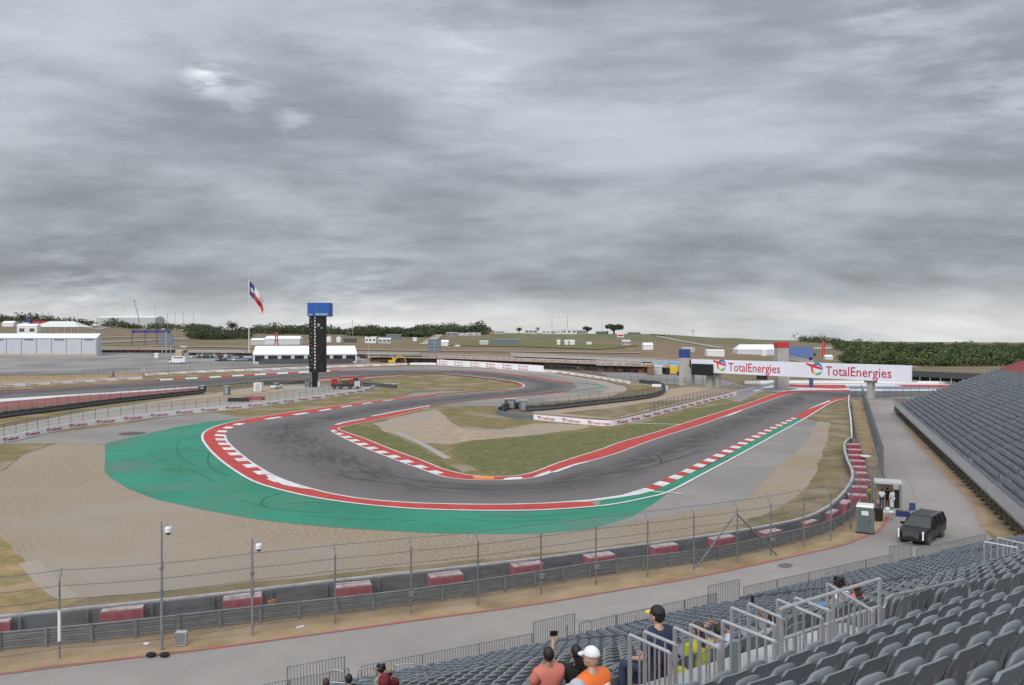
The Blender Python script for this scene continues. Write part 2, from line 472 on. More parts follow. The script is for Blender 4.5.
def make_asph():
    nt = asph.node_tree; N = nt.nodes; L = nt.links; b = N['Principled BSDF']; b.inputs['Roughness'].default_value = .8
    tc = N.new('ShaderNodeTexCoord')
    a = N.new('ShaderNodeAttribute'); a.attribute_name = 'across'
    def nz(s, d, st):
        mp = N.new('ShaderNodeMapping'); mp.inputs['Scale'].default_value = st; L.new(tc.outputs['Object'], mp.inputs[0])
        n = N.new('ShaderNodeTexNoise'); n.inputs['Scale'].default_value = s; n.inputs['Detail'].default_value = d; L.new(mp.outputs[0], n.inputs['Vector']); return n.outputs['Fac']
    # rubber laid along the racing line, streaky across the width
    cb = N.new('ShaderNodeCombineXYZ'); L.new(a.outputs['Fac'], cb.inputs[0])
    ns = N.new('ShaderNodeTexNoise'); ns.inputs['Scale'].default_value = 14; ns.inputs['Detail'].default_value = 5
    mp = N.new('ShaderNodeMapping'); mp.inputs['Scale'].default_value = (.02, .02, .02); L.new(tc.outputs['Object'], mp.inputs[0])
    ad = N.new('ShaderNodeVectorMath'); ad.operation = 'ADD'; L.new(cb.outputs[0], ad.inputs[0]); L.new(mp.outputs[0], ad.inputs[1]); L.new(ad.outputs[0], ns.inputs['Vector'])
    fc = N.new('ShaderNodeFloatCurve'); L.new(a.outputs['Fac'], fc.inputs['Value'])
    cv = fc.mapping.curves[0]
    cv.points[0].location = (0, .0); cv.points[1].location = (1, .1)
    for p in ((.2, .25), (.45, .85), (.62, .95), (.82, .5)): cv.points.new(*p)
    fc.mapping.update()
    m1 = N.new('ShaderNodeMath'); m1.operation = 'MULTIPLY'; L.new(fc.outputs[0], m1.inputs[0])
    r = N.new('ShaderNodeMapRange'); r.inputs[1].default_value = .3; r.inputs[2].default_value = .65; r.inputs[3].default_value = .35; L.new(ns.outputs['Fac'], r.inputs[0]); L.new(r.outputs[0], m1.inputs[1])
    x = N.new('ShaderNodeMix'); x.data_type = 'RGBA'; L.new(m1.outputs[0], x.inputs[0])
    x.inputs[6].default_value = (.15, .133, .127, 1); x.inputs[7].default_value = (.034, .032, .034, 1)
    y = N.new('ShaderNodeMix'); y.data_type = 'RGBA'
    r2 = N.new('ShaderNodeMapRange'); r2.inputs[1].default_value = .45; r2.inputs[2].default_value = .7; r2.inputs[4].default_value = .45; L.new(nz(.12, 6, (1, 1, 1)), r2.inputs[0]); L.new(r2.outputs[0], y.inputs[0])
    L.new(x.outputs[2], y.inputs[6]); y.inputs[7].default_value = (.145, .13, .122, 1)
    L.new(y.outputs[2], b.inputs['Base Color'])
    bp = N.new('ShaderNodeBump'); bp.inputs['Strength'].default_value = .12; bp.inputs['Distance'].default_value = .03
    L.new(nz(25, 3, (1, 1, 1)), bp.inputs['Height']); L.new(bp.outputs[0], b.inputs['Normal'])
make_asph()
NC = 10
# one racing surface: the three ribbons are joined through a common mesh
def track(name, parts, lvl):
    vs = []; fs = []; tt = []
    for A, B in parts:
        A = catmull(W(A), 6); B = catmull(W(B), 6)
        L_ = max(sum((b - a).length for a, b in zip(A, A[1:])), sum((b - a).length for a, b in zip(B, B[1:])))
        n = max(3, int(L_ / 2.5)); A = resample(A, n); B = resample(B, n); k0 = len(vs); w = NC + 1
        for a, b in zip(A, B):
            for c in range(w):
                p = a.lerp(b, c / NC); vs.append((p.x, p.y, zof(p, lvl))); tt.append(c / NC)
        for i in range(n - 1):
            for c in range(NC):
                k = k0 + i * w + c; fs.append([k, k + 1, k + w + 1, k + w])
    me = bpy.data.meshes.new(name); me.from_pydata(vs, [], fs)
    bm = bmesh.new(); bm.from_mesh(me)
    for f in bm.faces:
        f.normal_update()
        if f.normal.z < 0: f.normal_flip()
    bm.to_mesh(me); bm.free()
    q = me.attributes.new('across', 'FLOAT', 'POINT'); q.data.foreach_set('value', tt)
    return tag(link_mesh(name, me, asph), kind='structure')
TOPIN = [(436, 395.7), (470, 393.3), (500, 391), (516, 389.2), (524, 386.8), (519, 383.3), (500, 380.2), (475, 377), (445, 374.3), (420, 373.8), (367, 376), (300, 379), (260, 381.7), (203, 386.8), (127, 390.9), (0, 398.5), (-80, 404)]
TOPOUT = [(430, 406), (450, 403), (480, 398.9), (512, 396), (545, 393.2), (568, 390), (577, 386.8), (572, 384.6), (555, 381.8), (525, 377), (487, 372.8), (450, 370.8), (400, 370.3), (350, 371), (260, 375.6), (152, 381.7), (0, 391.7), (-80, 396.5)]
track('race_track', [(OUT1, IN1), (OUT2, IN2), (OUT3, IN3), (TOPIN, TOPOUT)], 10)
# the crossing straight beyond the sign bridge
sheet('race_track_crossing', [(785, 395.5), (790, 392), (850, 391.3), (980, 390.5), (1100, 391), (1150, 399), (980, 399), (900, 399.5), (846, 399)], 9, M['runoff'])
sheet('crossing_asphalt', [(800, 393.5), (850, 391.6), (1000, 391.2), (1100, 391.6), (1100, 397), (900, 397), (846, 398), (810, 404)], 11, mat('dark_asphalt', (.10, .095, .1), .85, (.13, .12, .12), .1))

# kerbs: outer sweep
K_O = [(436, 393.9), (405, 397.5), (360, 402.5), (315, 408.7), (280, 413.7), (250, 418.7), (225, 423.7), (207.5, 430), (202, 437), (207.5, 447.5), (220, 460), (235, 471), (255, 482.5), (285, 491.5), (317.5, 498.5), (355, 504), (395, 508), (436, 510.2), (500, 511.3), (540, 510.7), (575, 508.7), (597.5, 506.8)]
K_I = OUT1[:-1] + OUT2[:] + [(587.5, 501)]
o_, KA, KB = strip('kerb', K_I, K_O, 14, M['red'])
def cutline(P, a, b):
    n = len(P); return P[int(a * (n - 1)):int(b * (n - 1)) + 1]
def frac(P, px, py):
    q = G(px, py); i = min(range(len(P)), key=lambda k: (P[k] - q).length); return i / (len(P) - 1)
blocks('kerb_blocks', KA, KB, 16, M['white'], 5.4, .42, 0.0, .45, frac(KA, 250, 423), frac(KA, 282, 480))
blocks('kerb_blocks', KA, KB, 16, M['white'], 9, .5, 0.0, .33, frac(KA, 400, 400), frac(KA, 252, 422.5))
sheet('kerb_white_taper', [(264, 473), (283, 480.8), (300, 486), (312, 490), (300, 488.6), (283, 485.5), (268, 478)], 17, M['white'])
line('kerb_edge_line', [Vector(p) for p in KB], .35, 17, M['white'], px=False, sm=1)
line('track_edge_line', [Vector(p) for p in cutline(KA, .55, 1)], .3, 17, M['white'], px=False, sm=1)
# green strip with its white line and striped kerb along the straight
GO = [(540, 510.7), (575, 508.7), (597.5, 506.8), (620, 503.7), (650, 497.5), (670, 491.7), (702, 475), (745, 452), (780, 432.5), (805, 418.7)]
GI = [(550, 503.7), (587.5, 501), (603, 499.5), (620, 497), (650, 486), (662, 481), (690, 468), (735, 445.5), (765, 430), (792.5, 418)]
strip('painted_green_strip', GI[2:], GO[2:], 12, M['green'])
line('strip_edge_line', GO[1:] + [(832, 402.5), (846, 398.5)], .32, 18, M['white'])
SKI = [(645, 488.5), (650, 486), (680, 472.5), (720, 452.5), (760, 432.5), (792.5, 418)]
SKO = [(655, 490.8), (661, 488.2), (690, 474), (729, 454.2), (767, 433.6), (797, 418.6)]
o_, SA, SB = strip('striped_kerb', SKI, SKO, 15, M['white'])
blocks('striped_kerb_blocks', SA, SB, 19, M['red'], 4.6, .5, 0, 1)
sheet('kerb_end_white', [(540, 503.9), (590, 500.2), (622, 495.6), (645, 488.5), (655, 490.8), (640, 494.8), (620, 498), (590, 502)], 15, M['white'])
line('grid_line', [(646, 491.5), (682, 494.6)], .3, 20, M['white'])
line('grid_line', [(780, 427.4), (805, 428.8)], .3, 20, M['white'])
o_, EA, EB = strip('end_kerb', [(792.5, 418), (810, 408.7), (832, 399.5), (846, 397.3)], [(805, 418.7), (822, 408), (838, 401), (848, 398.6)], 15, M['red'])
sheet('end_kerb_white', [(808, 409.8), (812, 407.7), (829, 400.7), (831, 401.3)], 19, M['white'])
# infield kerb
I_G = [(430, 407.5), (405, 413.9), (370, 421.5), (345, 426.5), (338, 428.7), (343, 431.5), (362.5, 438), (395, 451), (420, 460), (445, 470), (470, 475.5), (500, 477), (530, 473.7), (560, 462.5), (600, 450), (620, 442.5), (656, 432.5), (695, 420), (745, 404.5), (780, 392.8), (805, 390.8), (850, 390.2)]
I_A = IN1[:-1] + IN2[:-1] + IN3
def joined(P): return catmull(W(P), 6)
def nearest_pair(A, B, n):
    """pair each point of A with the closest advance along B, so a ribbon does not shear at a bend"""
    A = resample(A, n); B = resample(B, n * 3); out = []; j = 0
    for a in A:
        best = min(range(j, min(j + 40, len(B))), key=lambda k: (B[k] - a).length)
        j = best; out.append(B[j])
    out[-1] = B[-1]
    return A, out
A_, B_ = nearest_pair(joined(I_A), joined(I_G), 220)
o_, IA, IB = strip('infield_kerb', A_, B_, 14, M['red'], n=220, px=False, sm=1)
blocks('infield_kerb_blocks', IA, IB, 16, M['white'], 4.6, .42, 0, .5, frac(IA, 331, 428), frac(IA, 447, 477.5))
for P in ([(548, 473.8), (560, 469.5), (575, 464.5), (590, 461), (575, 466), (558, 472.5)], [(533, 477.6), (541, 474), (551, 471), (549, 474.5), (540, 477.2)], [(503, 479.2), (512, 477.9), (523, 477.6), (521, 479.9), (505, 480.8)], [(724, 417.6), (734, 412.8), (742, 410.4), (742, 411), (733, 414.8)]): sheet('kerb_white_sliver', P, 20, M['white'])
line('infield_edge_line', [Vector(p) for p in IB], .22, 17, M['white'], px=False, sm=1)
line('infield_track_line', [Vector(p) for p in IA[40:]], .22, 17, M['white'], px=False, sm=1)
sheet('kerb_orange_patch', [(472, 476.4), (494, 477), (494, 480), (474, 479.4)], 20, M['orange'])
line('kerb_white_stretch', [(430, 405.8), (395, 412), (372, 416.5)], .8, 18, M['white'])
line('kerb_white_stretch', [(365, 419), (345, 422.5), (336, 425)], .8, 18, M['white'])
# kerbs of the far loop
line('loop_kerb', TOPIN[:9], 1.3, 13, M['red'], side=.5)
line('loop_kerb_white', TOPIN[:9], .5, 15, M['white'], side=-.1)
line('loop_kerb', [(450, 370.6), (487, 372.6), (525, 376.8), (555, 381.6), (570, 384.2)], 2.2, 13, M['red'], side=.3)
line('loop_kerb', [(480, 399.2), (512, 396.6), (545, 393.8), (566, 391)], 1.4, 13, M['red'], side=-.5)
line('loop_kerb_teal', [(560, 381.5), (590, 384), (602, 386), (598, 388), (570, 391)], .9, 13, mat('teal_paint', (.10, .32, .25), .7))
line('loop_kerb', [(-60, 395.5), (0, 391.2), (152, 381.3), (172, 379.6), (260, 375.2), (345, 371.2), (372, 370.4)], 1.8, 13, M['red'])
o_, FA, FB = strip('far_kerb', [(160, 381.3), (260, 375.8), (340, 371.6)], [(160, 380), (260, 374.3), (340, 370.2)], 15, M['red'])
blocks('far_kerb_blocks', FA, FB, 17, M['white'], 9, .5, 0, 1)
sheet('red_runoff', [(-60, 414), (-60, 404.6), (0, 400.5), (80, 395.8), (150, 391.5), (203, 387.3), (206, 388.6), (150, 395.5), (80, 402), (0, 409.5)], 8, mat('scuffed_red', (.33, .06, .05), .8, (.24, .12, .10), .35, stretch=(.3, 1, 1)))
sheet('white_runoff_stripe', [(-60, 404), (0, 399), (127, 391.4), (200, 387), (200, 387.8), (150, 391.6), (80, 395.9), (0, 402), (-60, 408)], 13, M['white'])
sheet('red_runoff', [(203, 388.4), (300, 380.8), (367, 377.6), (420, 374.2), (400, 376.6), (345, 381), (260, 384.2)], 8, mat('faded_red', (.42, .12, .10), .8, (.34, .2, .18), .3))

# run-off surfaces
sheet('green_runoff', [(597.5, 507), (575, 509), (540, 511), (500, 511.6), (436, 510.4), (355, 504.2), (285, 491.8), (235, 471.5), (207, 448), (201, 437), (206, 430), (225, 423), (243, 418.5), (211, 421.5), (180, 426.5), (152, 432.7), (105, 443.3), (104.4, 472), (109, 477), (127, 488.5), (157, 500), (203, 510), (244, 517.7), (280, 522.6), (330, 527.5), (370, 530.2), (436, 533.5), (490, 534.6), (540, 533.8), (595, 528.6), (633, 516.5), (652, 505), (667, 494.5), (650, 497.5), (620, 503.7)], 5, M['green'])
sheet('asphalt_runoff', [(555, 533), (595, 529.5), (649, 519), (693, 511.6), (725, 507), (742, 502), (760, 485), (780, 465), (793, 454), (807, 442), (817, 422), (805, 418.5), (797, 418), (760, 430), (700, 462), (640, 490), (560, 503)], 3, M['runoff'])
sheet('asphalt_runoff', [(-30, 445), (63, 443), (105, 444.5), (181, 427), (245, 419), (240, 415.5), (215, 412), (180, 415), (127, 424), (63, 432), (-40, 441)], 2, M['runoff'])
sheet('gravel_trap', [(63.5, 441.6), (28, 453), (0, 472), (-40, 490), (-40, 520), (0, 538), (25, 562), (51, 587.6), (73, 599), (140, 593.5), (220, 585.5), (300, 577.5), (420, 566), (520, 556), (620, 545), (680, 536.5), (715, 530), (745, 521.5), (780, 507), (800, 495), (815, 475), (820, 460), (827, 440), (830, 422.5), (817, 421.5), (806, 440), (760, 480), (700, 500), (600, 515), (300, 505), (150, 470), (106, 445)], 1, M['gravel'])
line('gravel_edge_strip', [(28, 562), (51, 587), (71, 598.5)], 1.2, 3, M['gravel_pale'])
sheet('straight_verge_grass', [(805, 418.5), (848, 399), (851, 436), (845, 448), (854, 478), (849, 487), (835, 502), (800, 520), (760, 530), (715, 536), (600, 550), (420, 571), (220, 591), (80, 604), (-40, 612), (-40, 600), (60, 598), (220, 583), (420, 563), (620, 543), (715, 528), (780, 505), (815, 473), (817, 421)], 0.7, M['grass_dry'])
sheet('near_left_grass', [(-60, 500), (0, 538), (25, 562), (51, 587.6), (75, 600), (60, 607), (-60, 620)], 0.9, mat('near_dry_grass', (.30, .19, .075), .95, (.17, .15, .05), 1.3, .8, 9, col3=(.36, .24, .13), scale3=.3))
sheet('left_grass', [(-60, 448), (0, 444.5), (63, 429), (127, 420.5), (127, 423.5), (63, 440.5), (28, 452), (0, 471), (-60, 500)], 2.4, M['grass_mix'])
# infield
sheet('infield_grass', [(430, 407), (405, 413.7), (370, 421.3), (340, 427), (362.5, 438), (395, 451), (445, 470), (470, 475.5), (500, 477), (530, 473.7), (560, 462.5), (620, 442.5), (695, 420.5), (745, 404.5), (785, 392.5), (737, 393), (612, 425), (532, 419), (500, 415), (497, 409), (478, 402), (450, 404)], 1, M['grass_mix'])
sheet('infield_green_grass', [(500, 477), (530, 473.7), (560, 462.5), (620, 442.5), (695, 420.5), (745, 404.5), (775, 395.6), (700, 408), (655, 420), (612, 429), (560, 434), (470, 438), (450, 452), (475, 470)], 2, M['grass_green'])
sheet('infield_green_grass', [(340, 428.4), (362.5, 438), (395, 451), (445, 470), (462, 472), (440, 460), (415, 445), (380, 430), (355, 424.5)], 2, M['grass_green'])
sheet('infield_tarmac', [(373, 424), (400, 416.8), (425, 411), (438, 410), (457, 427.5), (430, 430.5), (400, 430)], 4, mat('dusty_tarmac', (.29, .245, .205), .9, (.34, .27, .2), .12))
sheet('dirt_track', [(376, 424.8), (400, 426), (428, 424), (450, 427.5), (470, 429), (500, 430), (520, 427), (534, 423.5), (570, 424.5), (592, 426), (575, 430), (555, 432.5), (515, 437), (470, 441), (450, 445), (425, 443), (405, 438), (385, 432)], 5, M['dirt'])
line('dirt_track_branch', [(395, 432), (420, 443), (448, 458.8)], 1.1, 6, M['path'])
line('concrete_strip', [(630, 423), (690, 424.8)], 1.2, 6, M['path'])
line('dirt_track_branch', [(425, 411), (437, 418), (457, 428)], 1.6, 6, M['dirt'])
# behind the infield wall
sheet('infield_service_yard', [(534, 413.5), (612, 419.5), (736, 390.5), (752, 386), (700, 384.5), (668, 389.5), (660, 396), (600, 402.5), (530, 409)], 3, M['dirt'])
sheet('yard_grass', [(560, 413.2), (610, 408), (650, 402), (690, 399), (720, 393), (612, 418.5)], 4, M['grass_dry'])
# loop interior island and surrounds
sheet('loop_island_grass', [(436, 394), (470, 392), (500, 390), (514, 388.6), (521, 386.4), (517, 383.8), (500, 381), (475, 378), (445, 375), (415, 374.6), (385, 377), (355, 384), (330, 389), (400, 392.5), (415, 390), (440, 390)], 2, M['grass_mix'])
sheet('loop_tarmac', [(413, 393), (440, 391.5), (470, 391.4), (440, 393.6), (400, 397)], 4, M['runoff'])
line('concrete_strip', [(375, 386), (413, 391)], .9, 5, M['path'])
sheet('loop_runoff', [(400, 370.5), (450, 371), (490, 373), (555, 381), (575, 386), (560, 392), (480, 400), (437, 406.5), (460, 406), (500, 406), (600, 398), (615, 394), (628, 388), (605, 381), (545, 371.5), (437, 366), (250, 370.5), (240, 375.5)], 3, M['runoff'])
sheet('loop_gravel', [(560, 401), (610, 396.5), (627, 391), (626, 387), (605, 381.5), (545, 372.2), (460, 368), (545, 374.5), (590, 381), (610, 388), (600, 393.5), (540, 400)], 5, M['gravel_pale'])
sheet('loop_outer_grass', [(437, 366), (545, 371), (605, 380.6), (628, 387), (630, 391), (650, 389.5), (655, 385.5), (630, 382.2), (590, 376.5), (545, 370.2)], 6, M['grass_mix'])
sheet('left_inner_grass', [(-60, 424), (0, 417), (100, 405), (203, 391.5), (215, 391.5), (210, 394), (100, 409), (0, 424), (-60, 431)], 3, M['grass_mix'])
sheet('marshal_yard', [(-60, 436), (0, 428), (100, 409), (200, 395.5), (260, 386.5), (400, 383), (372, 391), (316, 399.5), (240, 408.5), (127, 421), (63, 429.5), (0, 445)], 2, M['path'])
sheet('yard_dirt', [(120, 409.5), (200, 396), (262, 387.5), (300, 390), (262, 398), (200, 403), (150, 408)], 3, M['dirt'])
sheet('banner_verge_grass', [(130, 420.5), (193, 413.2), (260, 406.6), (316, 399.2), (367, 391.2), (376, 387.6), (390, 387.2), (412, 391.5), (400, 396.8), (360, 402), (315, 408.5), (280, 413.5), (243, 418.2), (215, 412.5), (180, 415.8)], 4, M['grass_mix'])
sheet('far_track_verge', [(-60, 396), (0, 391.2), (152, 381.2), (260, 374.6), (260, 371), (145, 375.8), (0, 387.5), (-60, 392)], 3, M['grass_mix'])
sheet('far_left_dirt', [(-60, 390), (0, 387), (142, 379), (142, 372.5), (60, 375.5), (-60, 377)], 3, M['verge'])
sheet('car_park', [(-90, 377), (0, 375), (80, 374), (145, 372.5), (260, 367.2), (340, 363.2), (420, 361.6), (395, 356), (250, 355), (240, 350), (120, 350), (96, 353), (-90, 353.5)], 3, M['lot'])
sheet('paddock_tarmac', [(612, 378), (690, 386), (745, 386), (700, 372), (640, 369), (596, 371)], 2, M['lot'])
# painted run-off beyond the sign bridge
sheet('painted_runoff_white', [(752, 391.5), (764, 386.2), (800, 384.4), (930, 384.6), (1060, 385.5), (1060, 391.6), (930, 391.2), (850, 391.2), (800, 392.2)], 12, M['white'])
sheet('painted_runoff_red', [(770, 387.2), (790, 385), (845, 385.4), (848, 388.6), (835, 389.2), (800, 387.8)], 13, M['red'])
sheet('painted_runoff_blue', [(757, 391), (765, 388.6), (776, 387.6), (800, 388.8), (790, 390.6), (770, 391.6)], 13, M['blue'])
sheet('painted_runoff_blue', [(846, 386.5), (930, 387), (980, 389), (900, 389.8), (850, 389.4)], 13, M['blue'])
sheet('painted_runoff_red', [(895, 385.2), (960, 385.6), (1040, 388), (960, 388.4), (905, 387)], 14, M['red'])
sheet('runoff_asphalt_apron', [(716, 397.5), (745, 386.5), (790, 384.5), (760, 392.5), (740, 402)], 5, M['runoff'])
sheet('far_gravel', [(745, 385.4), (770, 380), (900, 380), (1060, 382), (1060, 385.4), (900, 384.3), (800, 384.1)], 4, M['gravel_pale'])
# service road
RL = [(-60, 680), (0, 675), (110, 661), (200, 650.6), (337.5, 632), (420, 620.5), (537.5, 604.5), (620, 590.5), (700, 577), (820, 551), (847, 544.5), (866, 536.5), (877, 532.4), (885, 524), (889, 514), (888, 500), (886, 480), (874, 440), (863, 402), (860, 398)]
RR = [(893, 398), (893, 401), (907.6, 430), (926, 453), (943.5, 473.5), (963, 493.7), (976, 511), (981, 526)]
Pw = W(RL) + W(RR) + [Vector((35, 55, 0)), Vector((33, 50.5, 0)), Vector((15, 40, 0)), Vector((-3, 30.5, 0)), Vector((-30, 18, 0)), Vector((-60, 8, 0)), Vector((-60, 25, 0))]
sheet('service_road', Pw, 2, M['road'], px=False)
line('road_edge_red_line', RL[:15], .22, 8, M['redline'])
line('road_kerb_line', RR[1:], .35, 8, mat('kerb_dirt_line', (.30, .21, .18), .9))
sheet('worn_verge', W([(-60, 680), (0, 675), (110, 661), (200, 650.6), (337.5, 632), (420, 620.5), (537.5, 604.5), (620, 590.5), (700, 577), (820, 551), (847, 544.5), (877, 532.4), (889, 514), (888, 500), (882, 470), (862, 402), (850, 399), (855, 436), (869, 478), (869, 492), (861, 508), (840, 522), (804, 532), (704, 556), (622, 566), (540, 579), (420, 597), (220, 620), (110, 633), (0, 644), (-60, 650)]), 1.6, M['verge'], px=False)
sheet('road_shoulder', W([(893, 399), (907.6, 430), (943.5, 473.5), (976, 511), (982, 528)]) + [Vector((36, 53, 0)), Vector((44, 66, 0)), Vector((60, 105, 0)), Vector((85, 170, 0))], 1.5, M['verge'], px=False)
seam = mat('asphalt_seam', (.235, .212, .196), .9, (.27, .245, .225), .3)
line('road_seam', [(874, 402), (886, 430), (905, 470), (915, 500), (905, 530)], .14, 7, seam)
sheet('asphalt_patch', [(905, 405), (897, 405), (904, 421), (912, 421)], 6, seam)
# skid marks and stains (they have a shape of their own)
sk = mat('skid_rubber', (.045, .043, .045), .8)
skg = mat('skid_on_green', (.016, .13, .08), .8)
for P in ([(350, 478), (420, 487), (500, 490), (570, 487)], [(360, 470), (430, 482), (520, 486), (600, 478)]):
    line('skid_mark', P, .25, 12, sk)
for P in ([(646, 456), (650, 458), (655, 462)], [(655, 454), (659, 457), (662, 462), (660, 464)]):
    line('skid_mark', P, .35, 12, sk)
for P in ([(283, 493), (265, 498), (261, 505), (266, 508)], [(285, 504), (310, 502.5), (335, 503.5)], [(209, 453), (208, 462), (214, 470), (228, 476)]):
    line('skid_mark', P, .3, 7, skg)
for P in ([(240, 500), (262, 507), (300, 512), (330, 513)], [(150, 455), (165, 462), (190, 470), (215, 482)], [(180, 440), (176, 448), (182, 458), (196, 466)], [(300, 516), (350, 519), (420, 521)], [(450, 518), (500, 522), (560, 520)], [(480, 515.5), (530, 517), (585, 513)]):
    line('skid_mark', P, .22, 6, skg)
for P in ([(665, 462), (690, 456), (720, 448)], [(640, 470), (670, 461), (705, 449)], [(700, 470), (715, 462), (728, 455)], [(713, 468), (722, 464), (729, 458)]):
    line('skid_mark', P, .22, 12, sk)
sheet('oil_stain', [(160, 470), (175, 467.5), (189, 468), (186, 471.5), (170, 472.5)], 7, mat('dark_green_stain', (.02, .17, .085), .8), smooth=True)
sheet('oil_stain', [(118, 434), (130, 432), (146, 432.5), (140, 434.5), (125, 435.5)], 7, mat('brown_stain', (.10, .08, .07), .9), smooth=True)
sheet('manhole_stain', [(778, 565.5), (786, 563.8), (793, 565), (790, 567.8), (782, 568)], 8, mat('damp_patch', (.13, .12, .11), .9), smooth=True)
# ------------------------------------------------------------------ lettering
def text_mesh(body, name, m, size=1.0, bold=.012, ext=.01):
    cu = bpy.data.curves.new(name, 'FONT'); cu.body = body; cu.size = size; cu.extrude = ext; cu.offset = bold; cu.resolution_u = 2
    o = bpy.data.objects.new(name, cu); COL.objects.link(o)
    dg = bpy.context.evaluated_depsgraph_get()
    me = bpy.data.meshes.new_from_object(o.evaluated_get(dg)); bpy.data.objects.remove(o)
    me.name = name; me.materials.clear(); me.materials.append(m)
    # stand it up: x to the right, z up, facing -y
    me.transform(Matrix.Rotation(R(90), 4, 'X'))
    xs = [v.co.x for v in me.vertices]; me['w'] = max(xs) if xs else 0
    return me
PEOPLE_AT = []
# ------------------------------------------------------------------ people
flat('skin', (.42, .235, .16), .55); flat('skin2', (.30, .16, .105), .55); flat('skin3', (.50, .30, .22), .55); flat('hairdark', (.014, .010, .008), .6); flat('hairbrown', (.06, .03, .018), .6)
flat('salmon', (.56, .17, .13), .8); flat('navy', (.022, .032, .07), .85); flat('orangevest', (.80, .17, .025), .6); flat('capwhite', (.74, .74, .75), .7); flat('capyellow', (.75, .62, .03), .6)
flat('blackshirt', (.012, .012, .013), .85); flat('jeans', (.03, .045, .085), .85); flat('khaki', (.26, .21, .14), .85); flat('greyshirt', (.30, .30, .31), .85); flat('lilac', (.46, .46, .62), .85); flat('yellowshirt', (.40, .39, .03), .8)
flat('maroon', (.14, .012, .018), .8); flat('whiteshirt', (.66, .66, .68), .85); flat('pinkshirt', (.60, .12, .16), .8); flat('blueshirt', (.10, .20, .45), .8); flat('shoe', (.03, .03, .03), .7)
M['camo'] = mat('camouflage', (.20, .21, .15), .85, (.09, .11, .07), 9, col3=(.34, .34, .27), scale3=14)
def skin_mesh(name, V, E, Rd, m, sub=1):
    me = bpy.data.meshes.new(name); me.from_pydata(V, E, [])
    o = bpy.data.objects.new(name, me); COL.objects.link(o)
    md = o.modifiers.new('s', 'SKIN'); md.use_smooth_shade = True
    for i, r in enumerate(Rd):
        sv = me.skin_vertices[0].data[i]; sv.radius = (r, r) if not isinstance(r, tuple) else r; sv.use_root = (i == 0)
    if sub: q = o.modifiers.new('u', 'SUBSURF'); q.levels = sub; q.render_levels = sub
    dg = bpy.context.evaluated_depsgraph_get()
    me2 = bpy.data.meshes.new_from_object(o.evaluated_get(dg)); bpy.data.objects.remove(o); bpy.data.meshes.remove(me)
    me2.name = name; me2.materials.clear(); me2.materials.append(m)
    me2.polygons.foreach_set('use_smooth', [True] * len(me2.polygons))
    return me2
def add_to(me, mb, m=None):
    bm = bmesh.new(); bm.from_mesh(me); t = mb.mesh('t', M['skin']); bm.from_mesh(t); bm.to_mesh(me); bm.free(); bpy.data.meshes.remove(t)
    me.polygons.foreach_set('use_smooth', [True] * len(me.polygons))
